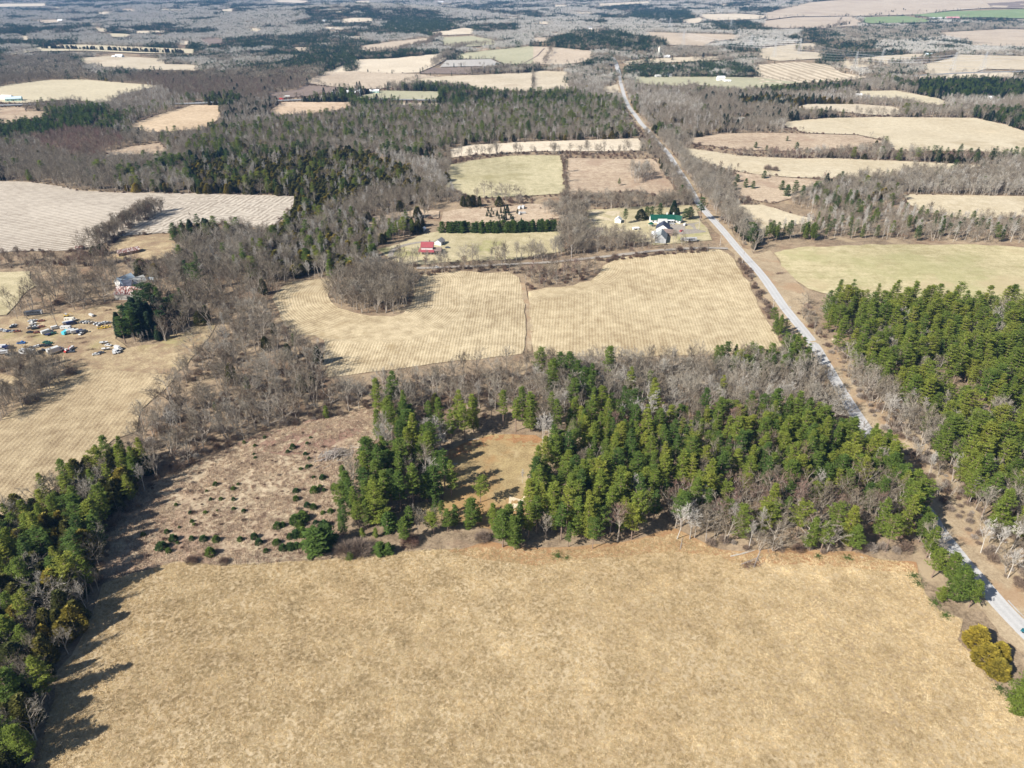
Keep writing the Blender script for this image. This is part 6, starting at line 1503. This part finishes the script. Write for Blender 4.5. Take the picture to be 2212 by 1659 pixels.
YARD = [('bus', 570, 190, 14, 'darkgrey', "dark grey motor coach with white front under the bare trees"), ('loader', 1115, 222, 20, 'yellow', "orange yellow excavator at the back of the yard"), ('trailer', 1525, 212, -35, 'white', "white camper behind the small bare tree", .55),
        ('car', 528, 305, 20, 'white', "white car left of the red brown wreck"), ('car', 583, 300, 60, 'silver', "silver car touching the white car near the red brown wreck"), ('car', 692, 300, 15, 'rust', "red brown wreck below the motor coach"),
        ('trailer', 1165, 288, 5, 'cream', "long flat cream trailer at the back of the yard", .8), ('boat', 1215, 300, 30, 'white', "white boat beside the long cream trailer"), ('van', 1120, 345, 35, 'white', "white van at the end of the cream trailer"), ('truck', 1205, 352, 38, 'navy', "navy truck behind the white van", .75),
        ('car', 1385, 318, 40, 'grey', "grey car first in the diagonal row"), ('car', 1436, 326, 42, 'white', "white car second in the diagonal row"), ('car', 1485, 328, 40, 'grey', "dull grey car third in the diagonal row"), ('car', 1533, 332, 38, 'tan', "tan car fourth in the diagonal row"), ('car', 1612, 345, 44, 'white', "white car fifth in the diagonal row"),
        ('car', 1662, 362, 60, 'silver', "silver car in front of the diagonal row"), ('car', 1703, 342, 42, 'silver', "silver car sixth in the diagonal row"), ('car', 1745, 330, 42, 'white', "white car seventh in the diagonal row"), ('car', 1800, 335, 35, 'grey', "grey car ending the diagonal row"),
        ('pickup', 1690, 418, 10, 'yellow', "yellow pickup below the diagonal row"), ('car', 1790, 402, 20, 'yellow', "yellow car beside the dark conifers"), ('boat', 560, 352, 12, 'white', "long white boat above the cluster of grey cars"), ('car', 545, 385, 30, 'grey', "grey car at the top of the left cluster"),
        ('car', 600, 395, 20, 'silver', "silver car in the middle of the left cluster"), ('car', 510, 415, 40, 'tan', "tan car at the left of the cluster"), ('car', 590, 428, 25, 'black', "black car at the bottom of the left cluster"), ('car', 690, 398, 20, 'rust', "rusty car right of the left cluster"), ('car', 505, 490, 5, 'black', "black car alone beside the track"), ('car', 628, 492, 20, 'rust', "small rusty wreck in the grass right of the black car"),
        ('van', 930, 420, 40, 'white', "white van with blue shadowed side near the yard centre"), ('truck', 800, 500, 52, 'white', "white box truck left of the dark green car", .85), ('car', 885, 512, 30, 'green', "dark green car beside the white box truck"), ('boat', 830, 528, 45, 'navy', "navy boat under the white box truck"),
        ('trailer', 1105, 428, 3, 'white', "long white trailer behind the turquoise box", .8), ('van', 1108, 500, 80, 'turquoise', "turquoise panel van at the left end of the packed row", 1.15), ('van', 1160, 478, 45, 'blue', "blue van next to the turquoise one"), ('truck', 1215, 486, 40, 'white', "first white box truck in the packed row", .8), ('truck', 1285, 492, 40, 'white', "second white box truck in the packed row", .8),
        ('van', 1345, 482, 45, 'navy', "navy van right of the white box trucks"), ('car', 1360, 512, 80, 'white', "white car in front of the navy van"), ('van', 1400, 488, 30, 'darkgrey', "dark grey van at the right end of the packed row"),
        ('car', 235, 378, 60, 'white', "white car above the black one at the left of the track"), ('car', 222, 405, 20, 'black', "black car left of the green track"), ('car', 120, 470, 10, 'silver', "silver car in the left edge row"), ('car', 170, 474, 10, 'navy', "navy car in the left edge row"), ('car', 225, 476, 5, 'grey', "grey car in the left edge row"),
        ('car', 290, 474, 20, 'rust', "rusty car ending the left edge row"), ('pickup', 20, 462, 25, 'silver', "silver pickup cut by the left edge"), ('pickup', 362, 668, 5, 'blue', "bright blue pickup with open bed beside the track"), ('car', 775, 655, 15, 'green', "dark green car upper in the wreck group"), ('car', 822, 672, 20, 'green', "second dark green car in the wreck group"),
        ('car', 720, 712, 15, 'black', "black car left in the wreck group"), ('car', 800, 712, 20, 'black', "black car right in the wreck group"), ('car', 520, 750, 20, 'darkgrey', "dark grey wreck left of the white car above the long trailer"), ('car', 600, 735, 30, 'white', "white car above the long white trailer"), ('car', 650, 718, 40, 'silver', "silver car above the long white trailer"),
        ('van', 80, 735, 10, 'white', "white van at the left edge above the long grey car"), ('truck', 150, 755, 15, 'navy', "navy truck beside the white van at the left edge", .7), ('van', 15, 775, 20, 'white', "white van cut by the left edge of the view"), ('bus', 40, 835, 12, 'silver', "silver coach at the lower left edge", .7), ('car', 165, 862, 20, 'black', "left of the two black cars by the hedge"), ('car', 240, 850, 20, 'black', "right of the two black cars by the hedge"),
        ('trailer', 475, 845, -9, 'white', "very long white trailer above the bare hedge", 1.15), ('truck', 945, 815, 52, 'white', "tall white truck casting a long shadow", 1.15), ('trailer', 1190, 762, 85, 'white', "small white rounded caravan right of the tall truck", .55), ('loader', 1120, 812, 70, 'red', "small red tractor with arm beside the caravan"), ('car', 1190, 812, 10, 'darkgrey', "dark wreck beside the red tractor"),
        ('pickup', 700, 800, 30, 'darkgrey', "dark grey pickup right of the long white trailer"), ('car', 1805, 705, -15, 'white', "white car below the dark conifers"), ('boat', 1762, 772, 10, 'white', "flat white boat left of the crashed trucks"), ('car', 1600, 855, 20, 'white', "white car in the straw grass at the yard edge"), ('car', 1675, 832, 25, 'darkgrey', "dark car touching the white one at the yard edge"),
        ('truck', 1975, 765, -25, 'white', "white flat truck furthest right in the yard", .7), ('pickup', 1900, 825, -60, 'white', "white pickup left of the flat truck"), ('van', 1945, 815, -30, 'silver', "silver van below the flat truck"), ('boat', 1730, 668, 10, 'silver', "grey boat beside the sapling row")]
for t in YARD:
    kind, zx, zy, ang, col, lb = t[:6]
    vehicle(kind, zx * .1302, 656.6 + zy * .1302, ang, col, lb, GY, t[6] if len(t) > 6 else 1.0)
vehicle('car', 2219, 1371, 128, 'teal', "dark teal car driving on the pale road at the right edge")
vehicle('van', 1123, 452, 70, 'white', "white caravan left of the pair in the spruce paddock", "caravans in the spruce paddock", 1.3)
vehicle('van', 1130, 451, 80, 'white', "white caravan right of the pair in the spruce paddock", "caravans in the spruce paddock", 1.3)
vehicle('trailer', 1122, 464, 85, 'white', "white trailer below the caravans in the spruce paddock", "caravans in the spruce paddock", .7)
vehicle('trailer', 1130, 463, 10, 'silver', "silver trailer below the caravans in the spruce paddock", "caravans in the spruce paddock", .6)
vehicle('car', 1447, 486, 5, 'silver', "silver car parked before the porch of the long house")
vehicle('car', 1453, 486, -5, 'white', "white car parked before the porch of the long house")
vehicle('car', 1472, 501, 40, 'red', "small red car in the gravel yard")
vehicle('van', 1479, 488, 60, 'white', "white van at the far end of the gravel yard")
vehicle('van', 1476, 520, 20, 'white', "white van on the lower lawn below the gravel yard")
vehicle('bus', 1491, 522, 5, 'white', "long white vehicle on the lower lawn", .7)
vehicle('car', 967, 537, 0, 'darkgrey', "dark car at the side of the red roofed house")
vehicle('pickup', 941, 580, 0, 'white', "white pickup on the lane below the red roofed house")
vehicle('truck', 609, 217, 2, 'red', "red truck on the highway at the far farm")
vehicle('van', 750, 216, 2, 'white', "white van on the highway by the white barns")
vehicle('car', 1124, 220, 0, 'darkgrey', "dark car on the highway in front of the brown field")

# ------------------------------------------------------------------ poles, pylons, cables
M_pole = plain_mat("weathered_pole", (.48, .44, .40), .9, .15)
def pole(u, v, h, label, ang=0):
    x, y = G(u, v); r = thing('utility_pole', label, 'utility pole', (x, y, float(H(x, y))), math.radians(ang), "utility poles")
    q = MB(); q.prism((0, 0, 0), (0, 0, h), .17, .11, 7, 0, True); mesh_obj('pole', q.mesh('pole', [M_pole]), r)
    q = MB(); q.box(-1.1, 1.1, -.07, .07, h - 1.0, h - .85); mesh_obj('crossarm', q.mesh('crossarm', [M_pole]), r)
    for s in (-1, 0, 1):
        q = MB(); q.prism((s, 0, h - .85), (s, 0, h - .55), .06, .05, 6, 0, True); mesh_obj('insulator', q.mesh('insulator', [WALL['white']]), r)
for u, v, h, lb in ((1555, 531, 9, "pale utility pole at the side road junction"), (1603, 572, 9, "pale utility pole on the left verge below the junction"), (1667, 678, 9, "utility pole beside the right stubble field corner"), (1509, 497, 9, "utility pole beside the shaded road by the long house"), (1234, 560, 10, "utility pole in the lane hedge"),
                    (784, 497, 10, "pale dead trunk like pole at the edge of the evergreen wood"), (1470, 425, 9, "utility pole on the left verge above the long house"), (1440, 362, 9, "utility pole on the left verge by the rough field"), (923, 571, 8, "utility pole on the lane below the red roofed house")):
    pole(u, v, h, lb, 40)
M_pyl = plain_mat("galvanised_steel", (.42, .43, .44), .5, .1)
PY = []
def pylon(u, v, h, label, ang=20):
    x, y = G(u, v); z = float(H(x, y)); r = thing('pylon', label, 'pylon', (x, y, z), math.radians(ang), "steel pylons of the power line")
    b = h * .11
    def wd(t): return b * (1 - t) ** 1.1 * .9 + h * .018
    q = MB(); lv = [0, .14, .28, .42, .55, .67, .78, .88, 1.0]; t_ = .10
    C = [(-1, -1), (1, -1), (1, 1), (-1, 1)]
    for i in range(len(lv) - 1):
        w0, w1 = wd(lv[i]), wd(lv[i + 1]); z0, z1 = lv[i] * h, lv[i + 1] * h
        for k in range(4):
            a, c = C[k], C[(k + 1) % 4]
            q.prism((a[0] * w0, a[1] * w0, z0), (a[0] * w1, a[1] * w1, z1), t_ * 1.5, t_ * 1.5, 3)
            q.prism((a[0] * w0, a[1] * w0, z0), (c[0] * w1, c[1] * w1, z1), t_ * .8, t_ * .8, 3); q.prism((c[0] * w0, c[1] * w0, z0), (a[0] * w1, a[1] * w1, z1), t_ * .8, t_ * .8, 3)
    mesh_obj('mast', q.mesh('mast', [M_pyl]), r)
    for f, l_ in ((.66, .20), (.79, .16), (.92, .12)):
        q = MB(); L2 = h * l_
        for s in (-1, 1):
            q.prism((0, 0, f * h), (s * L2, 0, f * h + .2), t_ * 1.2, t_ * .8, 3); q.prism((0, 0, f * h + h * .05), (s * L2, 0, f * h + .2), t_ * 1.2, t_ * .8, 3); q.prism((s * L2, 0, f * h + .2), (s * L2, 0, f * h - 1.6), .08, .08, 3)
        mesh_obj('cross_arm', q.mesh('cross_arm', [M_pyl]), r)
    PY.append((x, y, z, h, math.radians(ang)))
for u, v, h, lb in ((1844, 154, 34, "steel pylon in the tan field above the furrowed field"), (1900, 147, 34, "steel pylon behind the brown hedge in the tan field"), (2055, 157, 34, "steel pylon left of the pair near the right edge"), (2120, 155, 34, "steel pylon right of the pair near the right edge"), (1671, 125, 34, "steel pylon at the left end of the tan field"),
                    (1725, 118, 34, "steel pylon beside the small copse in the tan field"), (1475, 100, 34, "steel pylon on the rough slope above the silo"), (1620, 108, 34, "steel pylon among the grey trees right of the slope"), (1446, 66, 36, "far steel pylon above the wooded belt"), (1577, 70, 36, "far steel pylon beside the white barns")):
    pylon(u, v, h, lb)
M_cable = plain_mat("aluminium_cable", (.55, .56, .58), .4, .05)
def cable(order, side, f, label):
    q = MB()
    pts = []
    for i in order:
        x, y, z, h, a = PY[i]; L2 = h * {.66: .20, .79: .16, .92: .12}[f] * side
        pts.append(Vector((x + math.cos(a) * L2, y + math.sin(a) * L2, z + f * h - 1.6)))
    d0 = pts[0] - pts[1]; pts.insert(0, pts[0] + d0); d1 = pts[-1] - pts[-2]; pts.append(pts[-1] + d1)
    for a, b in zip(pts[:-1], pts[1:]):
        n = 14; prev = None
        for k in range(n + 1):
            t = k / n; p = a.lerp(b, t); p.z -= 4 * t * (1 - t) * min(12, (b - a).length * .03)
            if prev is not None: q.prism(prev, p, .09, .09, 3)
            prev = p
    o = mesh_obj('power_cable', q.mesh('power_cable', [M_cable])); o['label'] = label; o['category'] = 'cable'; o['group'] = "cables of the power line"
for si, sn in ((-1, "left"), (1, "right")):
    for f, fn in ((.66, "lowest"), (.79, "middle"), (.92, "top")):
        cable([3, 2, 0, 4, 6, 8], si, f, f"{fn} cable on the {sn} side of the nearer pylon row")
        cable([1, 5, 7, 9], si, f, f"{fn} cable on the {sn} side of the farther pylon row")

# ------------------------------------------------------------------ dead wood
M_log = plain_mat("weathered_log", (.38, .33, .29), .9, .3, 1.5, spec=.1); M_logpale = plain_mat("barkless_log", (.46, .43, .38), .8, .12, 1.5)
LOGM = []
for i in range(8):
    random.seed(300 + i); q = MB(); L = random.uniform(3, 8); r0 = random.uniform(.10, .24); k = random.uniform(-.4, .4)
    q.prism((-L / 2, 0, 0), (0, k * .5, .05), r0, r0 * .85, 7, 0, True); q.prism((0, k * .5, .05), (L / 2, 0, 0), r0 * .85, r0 * .5, 7, 0, True)
    for j in range(3): q.prism((random.uniform(-L / 3, L / 3), 0, 0), (random.uniform(-L / 2, L / 2), random.uniform(-1, 1), random.uniform(.2, .9)), r0 * .35, .02, 4)
    LOGM.append((q.mesh('log', [M_log]), q.mesh('log', [M_logpale])))
x, y = G(725, 985)
lp = thing('log_pile', "big heap of grey logs and branches beside the tall grove", 'log pile', (x, y, float(H(x, y))), math.radians(25))
random.seed(44)
for i in range(95):
    px_, py_ = random.gauss(0, 4.3), random.gauss(0, 2.2); hgt = max(.15, 2.1 * math.exp(-(px_ / 5) ** 2 - (py_ / 2.4) ** 2) * random.random() ** .5)
    o = mesh_obj('log', LOGM[i % 8][1 if i % 9 == 0 else 0], lp, (px_, py_, hgt)); o.rotation_euler = (0, random.uniform(-.25, .25), random.gauss(.35, .55)); s = random.uniform(.6, 1.1); o.scale = (s, s, s)
for u, v, a, s, pale, lb in ((811, 938, -20, 1.0, 1, "pale barkless log in the straw beside the tall grove"), (738, 996, -8, .8, 1, "whitish log in front of the log heap"), (1024, 950, 5, .9, 1, "pale log on the needle floor behind the clearing"), (1604, 1196, 18, 1.5, 1, "long pale fallen trunk on the front wood edge"), (1636, 1206, 60, 1.2, 0, "dark fallen tree crown reaching into the dry field"),
                             (1622, 1212, 25, 1.0, 0, "dark fallen branch left of the fallen crown"), (1472, 1175, 70, .9, 0, "dark broken branch at the left of the front edge"), (983, 1004, 35, .8, 1, "thin pale log at the clearing's upper left corner"), (830, 1213, 0, .3, 0, "short dark stick lying in the dry field"), (1862, 1205, -40, .35, 1, "short white log at the field edge by the road")):
    x, y = G(u, v); o = mesh_obj('fallen_log', LOGM[(u + v) % 8][pale], loc=(x, y, float(H(x, y)) + .25)); o.rotation_euler = (0, 0, math.radians(a)); o.scale = (s, s, s); o['label'] = lb; o['category'] = 'log'; o['group'] = "fallen logs"
def twigheap(seed, L, W, Hh, n):
    random.seed(seed); q = MB()
    for i in range(n):
        p = Vector((random.gauss(0, L / 3), random.gauss(0, W / 3), random.random() * Hh * .7)); d = Vector((random.gauss(0, 1), random.gauss(0, 1), random.gauss(0, .35))).normalized() * random.uniform(.8, 2.2)
        q.sliver(p, p + d, .12)
    return q
hm = [twigheap(5 + i, 6, 2.4, 1.1, 260).mesh('twigs', [M_shrub]) for i in range(3)]
for i, (u, v, s, lb) in enumerate(((1684, 592, 1.0, "grey brush pile on the bank between road and green field"), (1620, 1222, .9, "dark tangle of branches at the foot of the leafless strip"), (170.6, 733, .8, "brown weed heap at the top centre of the yard"), (182, 741, .7, "brown weed heap below the first one in the yard"), (197, 756, .7, "long brown weed heap in the yard grass"), (150, 742, .6, "pinkish brush heap near the yard centre"),
                                   (73, 728, .8, "dark scrap heap left in the yard"), (217, 781, .3, "small dark stump in the straw below the yard"), (240, 777, .3, "second small dark stump below the yard"), (231, 657, 1, "dark log stack below the barn"), (236, 671, .8, "dark timber stack right above the car row"), (1200, 468, .8, "rubble heap beside the pond"), (1212, 478, .7, "pale stone heap at the end of the windbreak"))):
    x, y = G(u, v); o = mesh_obj('brush_pile', hm[i % 3], loc=(x, y, float(H(x, y)))); o.rotation_euler = (0, 0, .3); o.scale = (s, s, s); o['label'] = lb; o['category'] = 'brush pile'; o['group'] = "brush piles"; o['tint'] = .2
# green boughs lying or hanging low on the field edge
def boughs(seed):
    random.seed(seed); q = MB()
    for k in range(26):
        a = random.random() * 6.28; L = random.uniform(.6, 2.6)
        for j in range(6): tri_tuft(q, Vector((math.cos(a) * L * (j + 1) / 6, math.sin(a) * L * (j + 1) / 6, random.uniform(.1, .7))), .32, 2, .4)
    return q.mesh('bough', [M_pine])
bm_ = [boughs(1), boughs(2)]
for i, (u, v, s, lb) in enumerate(((1203, 1204, 1.0, "green pine bough lying at the front left of the wood"), (1223, 1206, .7, "second green bough at the front left of the wood"), (1768, 1203, .8, "green bough below the pair of right front pines"), (1830, 1208, 1.0, "green bough in the dry grass near the road end"), (1972, 1245, 1.0, "green bough at the upper field corner by the road"), (1985, 1262, .9, "thin green bough below the corner pines"),
                                   (2018, 1305, 1.0, "green ground bough left of the lowest pine"), (2040, 1330, 1.0, "green bough spread under the lowest pine"), (2160, 1490, .9, "green bough at the lower right tree"), (2185, 1510, 1.3, "large green bough on the grass at lower right"), (2205, 1528, 1.2, "lowest green bough at the right edge"))):
    x, y = G(u, v); o = mesh_obj('pine_bough', bm_[i % 2], loc=(x, y, float(H(x, y)) + .1)); o.rotation_euler = (0, 0, i); o.scale = (s, s, s); o['label'] = lb; o['category'] = 'branch'; o['group'] = "pine boughs on the field edge"; o['tint'] = .3
# ------------------------------------------------------------------ air
hz = bpy.data.materials.new("haze"); hz.use_nodes = True
n_ = hz.node_tree.nodes; n_.clear()
o_ = n_.new("ShaderNodeOutputMaterial"); v_ = n_.new("ShaderNodeVolumePrincipled")
v_.inputs["Color"].default_value = (.22, .50, 1.0, 1); v_.inputs["Density"].default_value = 6.5e-5; v_.inputs["Anisotropy"].default_value = 0.0
hz.node_tree.links.new(v_.outputs[0], o_.inputs["Volume"])
hb = MB(); hb.box(-12600, 12600, -12600, 12600, -40, 176)
ho = mesh_obj("haze", hb.mesh("haze", [hz])); ho['kind'] = "stuff"; ho['label'] = "thin blue haze over the far land"
